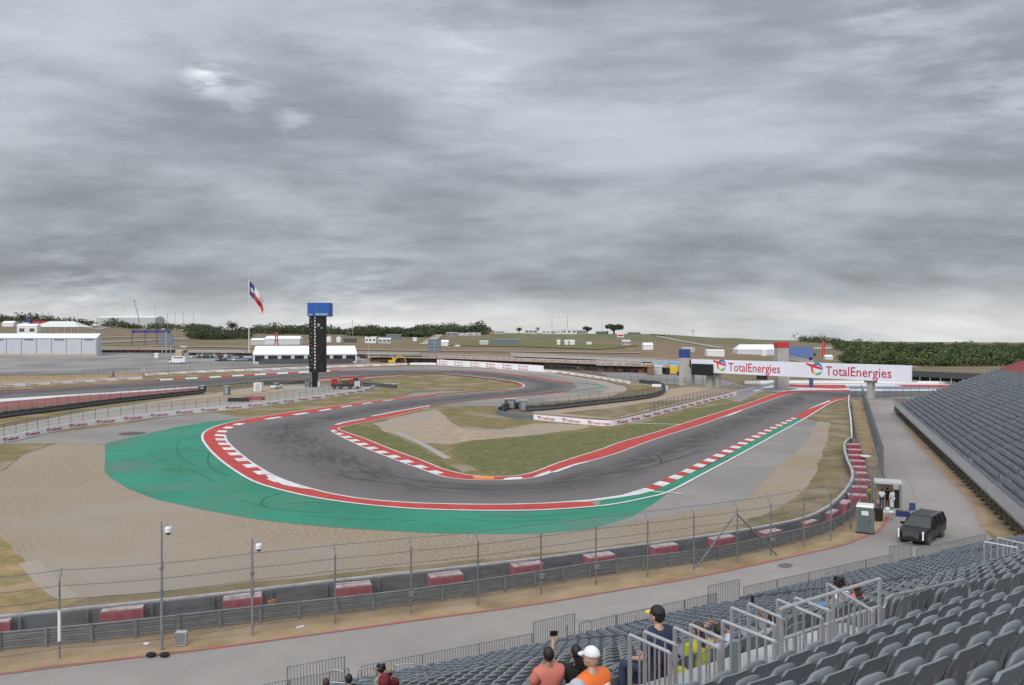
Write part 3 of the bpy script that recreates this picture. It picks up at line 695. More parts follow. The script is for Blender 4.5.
def person(label, loc, rz, pose='sit', skin='skin', shirt='navy', trousers='jeans', hair='hairdark', hairlen='short', cap=None, armL=None, armR=None, lean=0.0, head=(0, 0), sleeves='short', seat_h=.45, scale=1.0, cap_rot=0, tilt=0.0):
    """local axes: +y is the way the person faces, z up, origin on the floor. arms: (elbow, hand) points or None"""
    root = empty('person', tuple(loc), rz, label=label, cat='person'); root.scale = (scale,) * 3
    if pose == 'sit':
        pel = Vector((0, -.08, seat_h + .10)); kz = seat_h + .08
        hipL, hipR = Vector((-.10, -.02, seat_h + .09)), Vector((.10, -.02, seat_h + .09))
        knL, knR = Vector((-.14, .40, kz)), Vector((.14, .40, kz)); anL, anR = Vector((-.14, .42, .09)), Vector((.14, .38, .09))
    else:
        pel = Vector((0, 0, .95)); hipL, hipR = Vector((-.095, 0, .92)), Vector((.095, 0, .92))
        knL, knR = Vector((-.11, .03, .5)), Vector((.11, .02, .5)); anL, anR = Vector((-.12, -.02, .08)), Vector((.12, 0, .08))
    ch = pel + Vector((0, lean * .6, .30)); sh = pel + Vector((0, lean, .47)); nk = pel + Vector((0, lean * 1.08, .56)); hd = nk + Vector((head[0] * .1, .02 + lean * .2, .135))
    sL, sR = sh + Vector((-.185, 0, -.02)), sh + Vector((.185, 0, -.02))
    if armL is None: armL = (sL + Vector((-.07, .06, -.27)), sL + Vector((.02, .30, -.36)) if pose == 'sit' else sL + Vector((-.07, .10, -.52)))
    else: armL = tuple(Vector(a) for a in armL)
    if armR is None: armR = (sR + Vector((.07, .06, -.27)), sR + Vector((-.02, .30, -.36)) if pose == 'sit' else sR + Vector((.07, .10, -.52)))
    else: armR = tuple(Vector(a) for a in armR)
    V = [pel, ch, sh, nk, nk + Vector((0, .01, .07)), hipL, knL, anL, anL + Vector((0, .16, -.045)), hipR, knR, anR, anR + Vector((0, .16, -.045)),
         sL, armL[0], armL[1], sR, armR[0], armR[1]]
    E = [(0, 1), (1, 2), (2, 3), (3, 4), (0, 5), (5, 6), (6, 7), (7, 8), (0, 9), (9, 10), (10, 11), (11, 12), (2, 13), (13, 14), (14, 15), (2, 16), (16, 17), (17, 18)]
    Rd = [.13, .12, .075, .055, .055, .085, .058, .042, .035, .085, .058, .042, .035, .065, .042, .028, .065, .042, .028]
    # five unequal fingers on each hand, slightly curled
    for wi, (el, ha) in ((15, armL), (18, armR)):
        d = (ha - el).normalized(); s = -1 if wi == 15 else 1
        side = d.cross(Vector((0, 0, 1))); side = side.normalized() if side.length > .1 else Vector((1, 0, 0)); nn = side.cross(d).normalized()
        b = len(V); V.append(ha + d * .075); Rd.append((.036, .02)); E.append((wi, b))
        for k, (off, ln) in enumerate(((-.03, .065), (-.01, .078), (.011, .072), (.031, .056))):
            i0 = len(V); V.append(V[b] + d * .03 + side * off); V.append(V[b] + d * (.03 + ln * .6) + side * off * 1.1 - nn * .012); V.append(V[b] + d * (.03 + ln * .85) + side * off * 1.1 - nn * .035)
            Rd += [.0095, .009, .008]; E += [(b, i0), (i0, i0 + 1), (i0 + 1, i0 + 2)]
        i0 = len(V); V.append(ha + d * .03 + side * -s * .045); V.append(ha + d * .07 + side * -s * .065 - nn * .01); Rd += [.012, .010]; E += [(wi, i0), (i0, i0 + 1)]
    me = skin_mesh('body', [tuple(v) for v in V], E, Rd, M[skin])
    ht = Vector(head + (0,)) if len(head) == 2 else Vector(head); yaw = head[1]
    Mh = Matrix.Translation(hd) @ Matrix.Rotation(yaw, 4, 'Z') @ Matrix.Rotation(tilt, 4, 'X')
    mb = MB(); mb.ball((0, 0, 0), .1, 16, 12, (.78, .96, 1.18)); mb.ball((0, .045, -.06), .06, 10, 8, (.85, .85, .9)); mb.ball((0, .10, -.01), .018, 8, 6, (.8, 1.1, 1.5))
    for sx in (-1, 1): mb.ball((sx * .08, -.005, -.01), .026, 8, 6, (.4, .8, 1.2)); mb.ball((sx * .03, .085, .022), .012, 6, 5)
    mb.box((0, .097, -.052), (.042, .01, .01))
    mb.v = [tuple(Mh @ Vector(v)) for v in mb.v]; add_to(me, mb)
    body = link_mesh('body', me, None, root)
    # shirt
    k = .72 if sleeves == 'short' else 1.0
    def lerp(a, b, t): return a.lerp(b, t)
    V = [pel + Vector((0, 0, -.02)), ch, sh + Vector((0, -.01, .05)), sL, lerp(sL, armL[0], .8), sR, lerp(sR, armR[0], .8)]; V.append(nk + Vector((0, -.015, -.005))); E = [(0, 1), (1, 2), (2, 3), (3, 4), (2, 5), (5, 6), (2, 7)]; Rd = [(.185, .18), (.205, .185), (.16, .15), .112, .082, .112, .082, .088]
    if sleeves == 'long': V += [armL[0], lerp(armL[0], armL[1], .9), armR[0], lerp(armR[0], armR[1], .9)]; E += [(4, 8), (8, 9), (6, 10), (10, 11)]; Rd += [.058, .042, .058, .042]
    link_mesh('shirt', skin_mesh('shirt', [tuple(v) for v in V], E, Rd, M[shirt]), None, root)
    V = [pel, hipL, knL, lerp(knL, anL, .9), hipR, knR, lerp(knR, anR, .9)]; E = [(0, 1), (1, 2), (2, 3), (0, 4), (4, 5), (5, 6)]; Rd = [.150, .105, .078, .062, .105, .078, .062]
    link_mesh('trousers', skin_mesh('trousers', [tuple(v) for v in V], E, Rd, M[trousers]), None, root)
    for a in (anL, anR): mb = MB(); mb.ball((a.x, a.y + .07, .045), .06, 10, 6, (.85, 2.0, .75)); mb.build('shoe', M['shoe'], root, smooth=True)
    if hairlen != 'none':
        mb = MB(); mb.ball((0, -.018, .022), .108, 16, 10, (.82, .93, 1.10))
        mb.v = [v if not (v[1] > .045 and v[2] < .07) else (v[0] * .9, v[1] * .35, v[2] * .9) for v in mb.v]
        if hairlen == 'long': mb.tube([(0, -.05, .02), (0, -.085, -.08), (0, -.10, -.2), (0, -.09, -.30)], [.085, .085, .065, .03], 10)
        if hairlen == 'bun': mb.ball((0, -.09, .09), .05, 8, 6)
        if hairlen == 'curly':
            q = random.Random(4)
            for _ in range(60): t = q.uniform(0, 6.28); z = q.uniform(-.02, .12); r_ = .095 * math.cos(z * 5) + .01; mb.ball((r_ * math.cos(t) * .9, min(r_ * math.sin(t) - .02, .05), z + .01), .028, 6, 5)
        mb.v = [tuple(Mh @ Vector(v)) for v in mb.v]; mb.build('hair', M[hair], root, smooth=True)
    if cap:
        mc = Mh @ Matrix.Rotation(cap_rot, 4, 'Z')
        mb = MB(); mb.ball((0, -.01, .035), .112, 18, 12, (.84, .98, .98)); mb.v = [(x, y, max(z, .035)) for x, y, z in mb.v]
        mb.v = [tuple(mc @ Vector(v)) for v in mb.v]; cp = mb.build('cap_crown', M[cap], root, smooth=True)
        mb = MB(); n = 10
        top = []
        for i in range(n + 1):
            t = PI * i / n; top.append((.092 * math.cos(t), .07 + .105 * math.sin(t), .045 - .02 * math.sin(t)))
        v = top + [(x, y, z - .012) for x, y, z in top]; mb.add(v, [list(range(n + 1)), list(range(2 * n + 1, n, -1))] + [[i, n + 1 + i, n + 2 + i, i + 1] for i in range(n)] + [[n, 2 * n + 1, n + 1, 0]])
        mb.v = [tuple(mc @ Vector(v)) for v in mb.v]; mb.build('cap_brim', M[{'capblack': 'capyellow'}.get(cap, cap)], cp)
    return root
flat('capblack', (.012, .012, .013), .7)
FW = R(28)
def sit_at(px, py_head, D, **k):
    """put a seated person so that the middle of the head is at that place in the photograph"""
    p = G(px, py_head, 0); z = H + (HY - py_head) * D / F; x = (px - 512) / F * D
    s = k.get('scale', 1.0); hz = (k.get('seat_h', .45) + .10 + .56 + .15) * s
    return Vector((x, D, z - hz))
def seated(label, px, py, D, rz=FW, **k):
    loc = sit_at(px, py, D, **k); off = k.pop('back', 0)
    return person(label, loc, rz, 'sit', **k), loc
P1, l1 = seated('person in a salmon T-shirt with dark hair, seated left of the person in black', 546, 653, 12.3, shirt='salmon', skin='skin2', hair='hairdark', armL=((-.30, -.02, .78), (-.34, .24, .62)), hairlen='short')
# raised arm holding a phone
P2, l2 = seated('person in black with a raised left arm pointing a phone at the track', 573, 651, 12.6, rz=R(36), shirt='blackshirt', skin='skin', hair='hairdark', hairlen='long', armL=((-.34, .10, 1.14), (-.24, .22, 1.38)))
mb = MB(); mb.box((0, 0, 0), (.15, .02, .08)); ph = tag(mb.build('phone', M['black'], None), 'dark phone held up in the raised hand of the person in black', 'phone')
ph.location = P2.matrix_world @ Vector((0, 0, 0)) if False else (l2.x + (-.20 * math.cos(R(36)) - .24 * math.sin(R(36))), l2.y + (-.20 * math.sin(R(36)) + .24 * math.cos(R(36))), l2.z + 1.51); ph.rotation_euler = (0, .2, R(36))
P3, l3 = seated('person in a white cap and orange vest with pale lettering on the back', 587, 655.5, 9.3, rz=R(48), shirt='orangevest', skin='skin3', hair='greyshirt', hairlen='none', cap='capwhite')
t = text_mesh('VOLUNTEER', 'vest_lettering', M['capwhite'], .040, .002, .012)
o = link_mesh('vest_lettering', t, None, P3); o.location = (-.125, -.262, .95); o.rotation_euler = (R(-4), 0, 0)
P4, l4 = seated('person in a grey cap at the bottom edge, left of the orange vest', 577, 683.5, 8.4, rz=R(30), shirt='blackshirt', skin='skin', hair='hairdark', hairlen='short', cap='greycap') if False else (None, None)
flat('greycap', (.42, .43, .45), .8)
P4, l4 = seated('person in a grey cap at the bottom edge, left of the orange vest', 574, 689, 8.3, rz=R(30), shirt='blackshirt', skin='skin', hair='hairdark', hairlen='short', cap='greycap')
P5, l5 = seated('person in navy wearing a black cap with a yellow brim', 653.5, 613.5, 11.3, rz=R(46), shirt='navy', skin='skin3', hair='hairdark', cap='capblack', scale=1.08)
P6, l6 = seated('person in a bright yellow top with dark hair, right of the navy shirt', 695, 628, 12.6, rz=R(35), shirt='yellowshirt', skin='skin', hair='hairbrown', hairlen='long')
P7, l7 = seated('person in a pale lilac shirt holding an arm up across the head', 716, 630, 13.1, rz=R(20), shirt='lilac', skin='skin2', hair='hairdark', armL=((-.36, .12, 1.16), (-.12, .16, 1.27)), armR=((.34, .12, 1.14), (.14, .16, 1.27)))
P8, l8 = seated('person in a grey shirt holding a phone up in front, beyond the platform dividers', 769, 617, 13.6, rz=R(38), shirt='greyshirt', skin='skin2', hair='hairdark', armR=((.28, .24, 1.08), (.12, .34, 1.30)), armL=((-.22, .2, .85), (-.02, .36, .9)))
mb = MB(); mb.box((0, 0, 0), (.08, .02, .15)); ph2 = tag(mb.build('phone', M['black'], None), 'black phone held upright by the person in the grey shirt', 'phone')
c_, s_ = math.cos(R(38)), math.sin(R(38)); ph2.location = (l8.x + .10 * c_ - .40 * s_, l8.y + .10 * s_ + .40 * c_, l8.z + 1.42); ph2.rotation_euler = (0, 0, R(38))
P9, l9 = seated('person in a white shirt with dark hair, seated beyond the long guard rail', 836, 582, 18.5, rz=R(30), shirt='whiteshirt', skin='skin2', hair='hairdark', hairlen='curly', scale=1.1)
P10, l10 = seated('person in a pink shirt with reddish hair beside the one in white', 853, 586.5, 17.8, rz=R(30), shirt='pinkshirt', skin='skin3', hair='hairbrown', hairlen='long', scale=1.05)
P11, l11 = seated('person in blue leaning back left of the person in white', 826, 594, 17.2, rz=R(20), shirt='blueshirt', skin='skin3', hair='hairbrown', scale=.95)
P12, l12 = seated('person in a camouflage shirt with dark curly hair, near the left front railing', 378, 669, 20.0, rz=R(75), shirt='camo', skin='skin3', hair='hairdark', hairlen='curly')
P13, l13 = seated('person with dark hair in black, left of the camouflage shirt', 348, 678, 19.6, rz=R(26), shirt='blackshirt', skin='skin2', hair='hairdark', hairlen='short')
P14, l14 = seated('person with brown hair at the bottom edge, leftmost in the stand', 325, 682, 19.6, rz=R(26), shirt='greyshirt', skin='skin', hair='hairbrown', hairlen='short')
P15, l15 = seated('person in a cap beside the camouflage shirt, seen behind the maroon backpack', 388.5, 672, 20.6, rz=R(26), shirt='maroon', skin='skin', hair='hairbrown', hairlen='short', cap='khaki', scale=.92)
P16, l16 = seated('person in a red shirt in the bottom right corner of the seats', 1034, 690, 5.6, rz=R(32), shirt='pinkshirt', skin='skin3', hair='hairbrown', hairlen='short')
# people around the marshal shelter
def stand_at(label, px, py, rz, lift=0.0, **k):
    p = G(px, py, lift); return person(label, p, rz, 'stand', **k)
stand_at('person all in white, right one in the marshal shelter', 892.5, 509, R(30), .3, shirt='whiteshirt', trousers='whiteshirt', hairlen='short', sleeves='long')
stand_at('person in white shirt and dark trousers, left one in the marshal shelter', 882, 508.5, R(-30), .3, shirt='whiteshirt', trousers='navy', sleeves='short')
stand_at('person in dark clothes standing in the middle of the marshal shelter', 887.5, 507.5, R(10), .3, shirt='blackshirt', trousers='blackshirt', skin='skin2')
stand_at('person in a bright yellow top at the fence left of the marshal shelter', 869.5, 505, R(40), 0, shirt='yellowshirt', trousers='khaki')
mb = MB(); mb.ball((0, 0, .16), .2, 10, 8, (.85, .6, 1.1)); mb.box((0, -.1, .15), (.22, .08, .22)); bk = tag(mb.build('backpack', M['maroon'], None, smooth=True), 'maroon backpack on a seat between the camouflage shirt and the next person', 'backpack'); q = sit_at(384.5, 668, 19.7); bk.location = (q.x, q.y, q.z + .75)
mb = MB(); mb.ball((0, 0, .14), .17, 10, 8, (1, .7, 1)); yb = tag(mb.build('yellow_bag', M['yellowshirt'], None, smooth=True), 'bright yellow bag on the seat beside the lilac shirt', 'bag'); q = sit_at(680, 640, 11.8); yb.location = (q.x, q.y, q.z + .55)
PEOPLE_AT += [l for l in (l1, l2, l3, l4, l5, l6, l7, l8, l9, l10, l11, l12, l13, l14, l15)]
# ------------------------------------------------------------------ grandstands
def V2(a, b, z=0.0): return Vector((a, b, z))
def rdir(t): return Vector((math.cos(R(t)), math.sin(R(t)), 0))
def ndir(t): return Vector((-math.sin(R(t)), math.cos(R(t)), 0))
BEND = Vector((1.06, 32.97, 0))
TL, TR, TU, TS = 26.5, 30.0, 32.0, 68.2
def lowpt(side, a, o):      # a metres from the bend along the front, o metres back from the front
    if side == 'L':
        return BEND - rdir(TL) * a - ndir(TL) * o + (BEND * 0)
    return BEND + rdir(TR) * a - ndir(TR) * o
def mitre(o):
    m = (ndir(TL) + ndir(TR)); m.normalize()
    return BEND - m * (o / math.cos(R((TR - TL) / 2)))
LOW_Z, LOW_S, ROW = 1.9, .38, .80
UP_Z, UP_S, UP_MAX = 13.6, .45, 11.2
def zlow(k): return LOW_Z + LOW_S * ROW * k
def zup(k): return UP_Z - UP_S * (UP_MAX - .4 - k * ROW)     # k = 0 is the front row of the upper stand

stand = empty('grandstand', (0, 31, 0), label='grey aluminium grandstand with stepped seating decks in the foreground', cat='grandstand')
stand.location = (0, 0, 0)
# stepped decks
def deck_lower():
    mb = MB()
    for k in range(0, 24):
        o0, o1 = k * ROW, (k + 1) * ROW
        z = zlow(k); zp = zlow(k - 1) if k else 1.55
        a = [lowpt('L', 40, o0), mitre(o0), lowpt('R', 34, o0)]
        b = [lowpt('L', 40, o1), mitre(o1), lowpt('R', 34, o1)]
        for i in (0, 1):
            mb.quad((a[i].x, a[i].y, z), (a[i + 1].x, a[i + 1].y, z), (b[i + 1].x, b[i + 1].y, z), (b[i].x, b[i].y, z))
            mb.quad((a[i].x, a[i].y, zp), (a[i + 1].x, a[i + 1].y, zp), (a[i + 1].x, a[i + 1].y, z), (a[i].x, a[i].y, z))
    return mb.build('lower_deck', M['deck_dark'], stand)
deck_lower()
def up_pt(a, d): return rdir(TU) * a + ndir(TU) * d
PLAT = (6.0, 11.5, 6.35, 8.05, 10.62)       # a0,a1,d0,d1,z of the raised platform behind the railings
def deck_upper():
    mb = MB()
    for k in range(0, 16):
        d1 = UP_MAX - k * ROW; d0 = d1 - ROW
        z = zup(k); zp = zup(k - 1) if k else zup(0) - .5
        a, b, c, d = up_pt(-20, d1), up_pt(34, d1), up_pt(34, d0), up_pt(-20, d0)
        mb.quad((a.x, a.y, z), (d.x, d.y, z), (c.x, c.y, z), (b.x, b.y, z))
        mb.quad((a.x, a.y, zp), (a.x, a.y, z), (b.x, b.y, z), (b.x, b.y, zp))
    return mb.build('upper_deck', M['deck'], stand)
deck_upper()
def plat():
    mb = MB(); a0, a1, d0, d1, z = PLAT
    c = up_pt((a0 + a1) / 2, (d0 + d1) / 2)
    mb.box((c.x, c.y, z - .3), (a1 - a0, d1 - d0, .6), rz=R(TU))
    return mb.build('raised_platform', mat('pale_platform', (.50, .50, .49), .5, (.38, .38, .375), 2, metal=.3), stand)
plat()
# under structure: front fascia and posts
mb = MB()
for side, a0, a1, t in (('L', 40, 0, TL), ('R', 0, 34, TR)):
    p, q = lowpt(side, a0, .02), lowpt(side, a1, .02)
    mb.quad((p.x, p.y, 1.2), (q.x, q.y, 1.2), (q.x, q.y, 1.88), (p.x, p.y, 1.88))
mb.build('front_fascia', M['metal'], stand)
mb = MB()
for side, t in (('L', TL), ('R', TR)):
    for i in range(17):
        for o in (.3, 4, 8):
            p = lowpt(side, i * 2, o); mb.tube([(p.x, p.y, 0), (p.x, p.y, LOW_Z + LOW_S * o - .1)], .05, 5)
mb.build('support_frame', M['metal'], stand)

# ---- one stadium seat, folded up: shell, seat pan, bracket
def shell_mesh():
    mb = MB(); nx, nz_ = 9, 6
    W_, z0, z1 = .236, .36, .885
    def P(i, j, t):
        u = -1 + 2 * i / (nx - 1); v = j / (nz_ - 1)
        x = u * W_ * (1 - .20 * (1 - v) ** 1.5) 
        top = z1 - .05 * abs(u) ** 9 + .012 * u * u
        z = z0 + (top - z0) * v
        y = -.13 - .09 * v - .05 * v ** 3 + .022 * u * u * (1 - v)
        return (x, y - t * .5, z)
    n = len(mb.v)
    vs = [P(i, j, 0) for j in range(nz_) for i in range(nx)] + [P(i, j, .035) for j in range(nz_) for i in range(nx)]
    N_ = nx * nz_; fs = []
    for j in range(nz_ - 1):
        for i in range(nx - 1):
            a = j * nx + i
            fs.append([a, a + nx, a + nx + 1, a + 1]); fs.append([N_ + a, N_ + a + 1, N_ + a + nx + 1, N_ + a + nx])
    for j in range(nz_ - 1):
        a = j * nx; fs.append([a, N_ + a, N_ + a + nx, a + nx])
        a = j * nx + nx - 1; fs.append([a, a + nx, N_ + a + nx, N_ + a])
    for i in range(nx - 1):
        a = i; fs.append([a, a + 1, N_ + a + 1, N_ + a])
        a = (nz_ - 1) * nx + i; fs.append([a, N_ + a, N_ + a + 1, a + 1])
    mb.add(vs, fs)
    # thin lip turned back along the top edge
    vs = []
    for i in range(nx):
        p = P(i, nz_ - 1, .0); vs += [(p[0], p[1], p[2] - .012), (p[0], p[1] - .028, p[2] + .004), (p[0], p[1] - .028, p[2] + .012), (p[0], p[1] + .004, p[2] + .004)]
    mb.add(vs, [[4 * i + k, 4 * i + 4 + k, 4 * i + 4 + (k + 1) % 4, 4 * i + (k + 1) % 4] for i in range(nx - 1) for k in range(4)] + [[0, 1, 2, 3], [4 * nx - 1, 4 * nx - 2, 4 * nx - 3, 4 * nx - 4]])
    # stiffening ribs on the back of the shell
    for u in (-.5, .5):
        x = u * W_; mb.add([(x - .01, -.19, .46), (x + .01, -.19, .46), (x + .01, -.25, .74), (x - .01, -.25, .74), (x - .01, -.14, .46), (x + .01, -.14, .46), (x + .01, -.20, .74), (x - .01, -.20, .74)], [[0, 3, 2, 1], [0, 4, 7, 3], [1, 2, 6, 5], [3, 7, 6, 2], [0, 1, 5, 4]])
    return mb.mesh('backrest', M['seat'], False)
def pan_mesh():
    mb = MB(); nx, ny = 7, 5
    vs = []
    for t in (0, .035):
        for j in range(ny):
            for i in range(nx):
                u = -1 + 2 * i / (nx - 1); v = j / (ny - 1)
                vs.append((u * .215 * (1 - .08 * abs(2 * v - 1) ** 3), -.075 - .06 * v + t * .8 + .02 * (u * u) , .42 + .435 * v - .08 * abs(u) ** 4 * v))
    N_ = nx * ny; fs = []
    for j in range(ny - 1):
        for i in range(nx - 1):
            a = j * nx + i; fs.append([a, a + 1, a + nx + 1, a + nx]); fs.append([N_ + a, N_ + a + nx, N_ + a + nx + 1, N_ + a + 1])
    for j in range(ny - 1):
        a = j * nx; fs.append([a, a + nx, N_ + a + nx, N_ + a]); a += nx - 1; fs.append([a, N_ + a, N_ + a + nx, a + nx])
    for i in range(nx - 1):
        a = i; fs.append([a, N_ + a, N_ + a + 1, a + 1]); a += (ny - 1) * nx; fs.append([a, a + 1, N_ + a + 1, N_ + a])
    mb.add(vs, fs)
    return mb.mesh('seat_pan', M['seat'], True)
def bracket_mesh():
    mb = MB()
    mb.box2((-.25, -.20, .0), (-.225, -.14, .44)); mb.box2((-.252, -.22, .36), (-.228, .08, .43)); mb.box2((.228, -.22, .36), (.252, .08, .43)); mb.box2((.225, -.20, .0), (.25, -.14, .44))
    mb.box2((-.26, -.24, .0), (-.21, -.08, .02)); mb.tube([(-.24, -.17, .40), (.24, -.17, .40)], .016, 5)
    return mb.mesh('bracket', M['steel_dark'])
SM = [shell_mesh(), pan_mesh(), bracket_mesh()]
arm_me = MB(); arm_me.box((-.25, -.02, .64), (.045, .30, .03)); arm_me.box((-.25, -.15, .52), (.03, .05, .24)); arm_me = arm_me.mesh('armrest', M['seat'])
def proj(p): return (512 + F * p.x / p.y, HY + F * (H - p.z) / p.y) if p.y > .5 else (1e5, 1e5)

seats = []           # (distance, pos, rotz, region)
TAKEN = []           # seats people sit on are left folded down, filled in later
def in_aisle_low(side, a):
    q = a % 13.0
    return q < 1.15
def on_plat(p):
    a = p.dot(rdir(TU)); d = p.dot(ndir(TU)); a0, a1, d0, d1, z = PLAT
    return a0 - .2 < a < a1 + .3 and d0 - .15 < d < d1 + .9
for k in range(0, 24):
    o = (k + .45) * ROW
    for side, t, n in (('L', TL, 46), ('R', TR, 66)):
        for i in range(n):
            a = .35 + i * .51 + (.018 * o if side == 'R' else .02 * o)
            if in_aisle_low(side, a + 3): continue
            if side == 'R' and k == 0 and 0 < a < 0: continue
            p = lowpt(side, a, o); p.z = zlow(k)
            if p.dot(ndir(TU)) < UP_MAX + .9: continue
            seats.append([p, R(t), 'low', k])
for k in range(0, 13):
    d = UP_MAX - (k + .5) * ROW - .02
    for i in range(-26, 56):
        a = i * .51 + .2
        aa = (a - 11.8) % 13.6
        if aa < 1.2 and a > 5: continue
        if -1.5 < a < -.3: continue
        p = up_pt(a, d); p.z = zup(k)
        if on_plat(p) or p.y < 3.2: continue
        seats.append([p, R(TU), 'up', k])
# people are listed first so that the seats they use can be folded down (see PEOPLE)
def near_person(p):
    return any((Vector((p.x, p.y, 0)) - Vector((q[0], q[1], 0))).length < .42 for q in PEOPLE_AT)
def seat_groups():
    ind = []; rest = []
    for s in seats:
        x, y = proj(s[0] + Vector((0, 0, .8)))
        if not (-160 < x < 1350 and y < 1000): continue
        inside = -8 < x < 1032 and y < 692
        s.append(inside)
        (ind if inside else rest).append(s)
    ind.sort(key=lambda s: s[0].length)
    return ind[:300], ind[300:] + rest
ind, rest = seat_groups()
proto = empty('stadium_seat', (0, 0, 0), cat='seat', group='nearest grey stadium seats in the upper rows',
              label='dark grey plastic stadium seat folded up, in the nearest rows of the foreground stand')
parts = [link_mesh(n, me, None, proto) for n, me in zip(('backrest', 'seat_pan', 'bracket'), SM)]
first = True
pan_local = parts[1]
rr = random.Random(3)
for s in ind:
    if first:
        o = proto; ch = parts; first = False
    else:
        o = proto.copy(); COL.objects.link(o); ch = []
        for c in parts:
            q = c.copy(); COL.objects.link(q); q.parent = o; ch.append(q)
    o.location = s[0]; o.rotation_euler = (0, 0, s[1] + rr.uniform(-.025, .025))
    if rr.random() < .10:
        a = link_mesh('armrest', arm_me, None, o)
    if near_person(s[0]):
        ch[1].rotation_euler = (R(-78), 0, 0); ch[1].location = (0, -.36, .42)
# the seats further down the stand and those of the neighbouring stand: far beyond 300 of a kind
def low_seat():
    v = []; f = []
    def add(vs, fs):
        n = len(v); v.extend(vs); f.extend([[a + n for a in q] for q in fs])
    # back shell with rounded top, six columns
    xs = [-.23, -.17, 0, .17, .23]; zt = [.77, .82, .84, .82, .77]
    vs = []
    for t in (0, .03):
        for x, z in zip(xs, zt):
            c = .015 * (x / .23) ** 2
            vs += [(x * .82, -.16 - t + c, .38), (x, -.28 - t + c, z)]
    n = len(xs) * 2; fs = []
    for i in range(len(xs) - 1):
        a = 2 * i; fs += [[a, a + 1, a + 3, a + 2], [n + a, n + a + 2, n + a + 3, n + a + 1], [a + 1, n + a + 1, n + a + 3, a + 3]]
    fs += [[0, n, n + 1, 1], [n - 2, n - 1, 2 * n - 1, 2 * n - 2]]
    add(vs, fs)
    # folded pan
    x, y0, y1, y2, y3 = .195, -.05, .0, -.14, -.09
    add([(-x, y0, .43), (x, y0, .43), (x, y1, .43), (-x, y1, .43), (-x * .85, y2, .80), (x * .85, y2, .80), (x * .85, y3, .81), (-x * .85, y3, .81)],
        [[0, 1, 5, 4], [2, 3, 7, 6], [1, 2, 6, 5], [3, 0, 4, 7], [4, 5, 6, 7], [0, 3, 2, 1]])
    # bracket leg
    add([(-.25, -.2, 0), (-.22, -.2, 0), (-.22, -.12, 0), (-.25, -.12, 0), (-.25, -.2, .44), (-.22, -.2, .44), (-.22, -.12, .44), (-.25, -.12, .44)],
        [[0, 1, 5, 4], [1, 2, 6, 5], [2, 3, 7, 6], [3, 0, 4, 7], [4, 5, 6, 7]])
    return np.array(v), f
LSV, LSF = low_seat()
def mass(name, places, m, jitter=.03):
    rr = np.random.RandomState(5)
    nv = len(LSV); V = np.zeros((len(places) * nv, 3)); FF = []
    for i, (p, rz) in enumerate(places):
        a = rz + rr.uniform(-jitter, jitter); c, s_ = math.cos(a), math.sin(a)
        q = LSV.copy()
        # small differences in how far each seat leans back
        q[:, 1] += (q[:, 2] - .4) * rr.uniform(-.10, .06)
        V[i * nv:(i + 1) * nv, 0] = p[0] + q[:, 0] * c - q[:, 1] * s_
        V[i * nv:(i + 1) * nv, 1] = p[1] + q[:, 0] * s_ + q[:, 1] * c
        V[i * nv:(i + 1) * nv, 2] = p[2] + q[:, 2]
        FF += [[a_ + i * nv for a_ in f] for f in LSF]
    me = bpy.data.meshes.new(name); me.from_pydata(V.tolist(), [], FF)
    return tag(link_mesh(name, me, m), kind='stuff')
places = [(tuple(s[0]), s[1]) for s in rest]
# neighbouring stand across the road bend
S0 = Vector((37.9, 57.9, 0)); SR = rdir(TS); SN = Vector((SR.y, -SR.x, 0))     # SN points up the rows
def side_pt(t, o): return S0 + SR * t + SN * o
SZ, SS = 1.7, .40
reds = []; side_places = []
T1 = 114.0
for k in range(0, 34):
    o = (k + .55) * ROW
    for i in range(-12, 222):
        t = i * .51
        if t > T1 - .5: continue
        if (i % 30) in (0, 1): continue
        p = side_pt(t, o); p.z = SZ + SS * ROW * k
        x, y = proj(p + Vector((0, 0, .5)))
        if x > 1250: continue
        if k >= 23: reds.append((tuple(p), R(TS) + 0)); continue
        side_places.append((tuple(p), R(TS)))
mass('stadium_seat_rows', places, M['seatstuff'])
mass('side_stadium_seat_rows', side_places, M['seatside'])
mass('red_stadium_seat_rows', reds, M['redseat'])
ss = empty('side_grandstand', tuple(S0), label='long grey grandstand with red top rows on the right, beyond the black car', cat='grandstand')
def LP(p): q = p - S0; return q
mb = MB()
for k in range(34):
    z = SZ + SS * ROW * k; zp = z - SS * ROW if k else z - .35
    a, b = LP(side_pt(-6, k * ROW)), LP(side_pt(T1, k * ROW)); c, d = LP(side_pt(T1, (k + 1) * ROW)), LP(side_pt(-6, (k + 1) * ROW))
    mb.quad((a.x, a.y, z), (d.x, d.y, z), (c.x, c.y, z), (b.x, b.y, z))
    mb.quad((a.x, a.y, zp), (a.x, a.y, z), (b.x, b.y, z), (b.x, b.y, zp))
# far end wall
a, b = LP(side_pt(T1, 0)), LP(side_pt(T1, 34 * ROW))
mb.add([(a.x, a.y, .2), (b.x, b.y, .2), (b.x, b.y, SZ + SS * 34 * ROW), (a.x, a.y, SZ)], [[0, 1, 2, 3]])
mb.build('stepped_deck', M['deck_dark'], ss)
mb = MB()
for i in range(58):
    for o in (.35, 3.2, 6.4):
        p = LP(side_pt(-5 + i * 2.06, o)); mb.tube([(p.x, p.y, 0), (p.x, p.y, SZ + SS * o - .1)], .05, 5)
    p, q = LP(side_pt(-5 + i * 2.06, .35)), LP(side_pt(-5 + (i + .5) * 2.06, 3.2)); mb.tube([(p.x, p.y, .1), (q.x, q.y, 2.6)], .035, 4)
    mb.box((p.x, p.y, .06), (.35, .35, .12))
mb.build('support_frame', M['steel_dark'], ss)

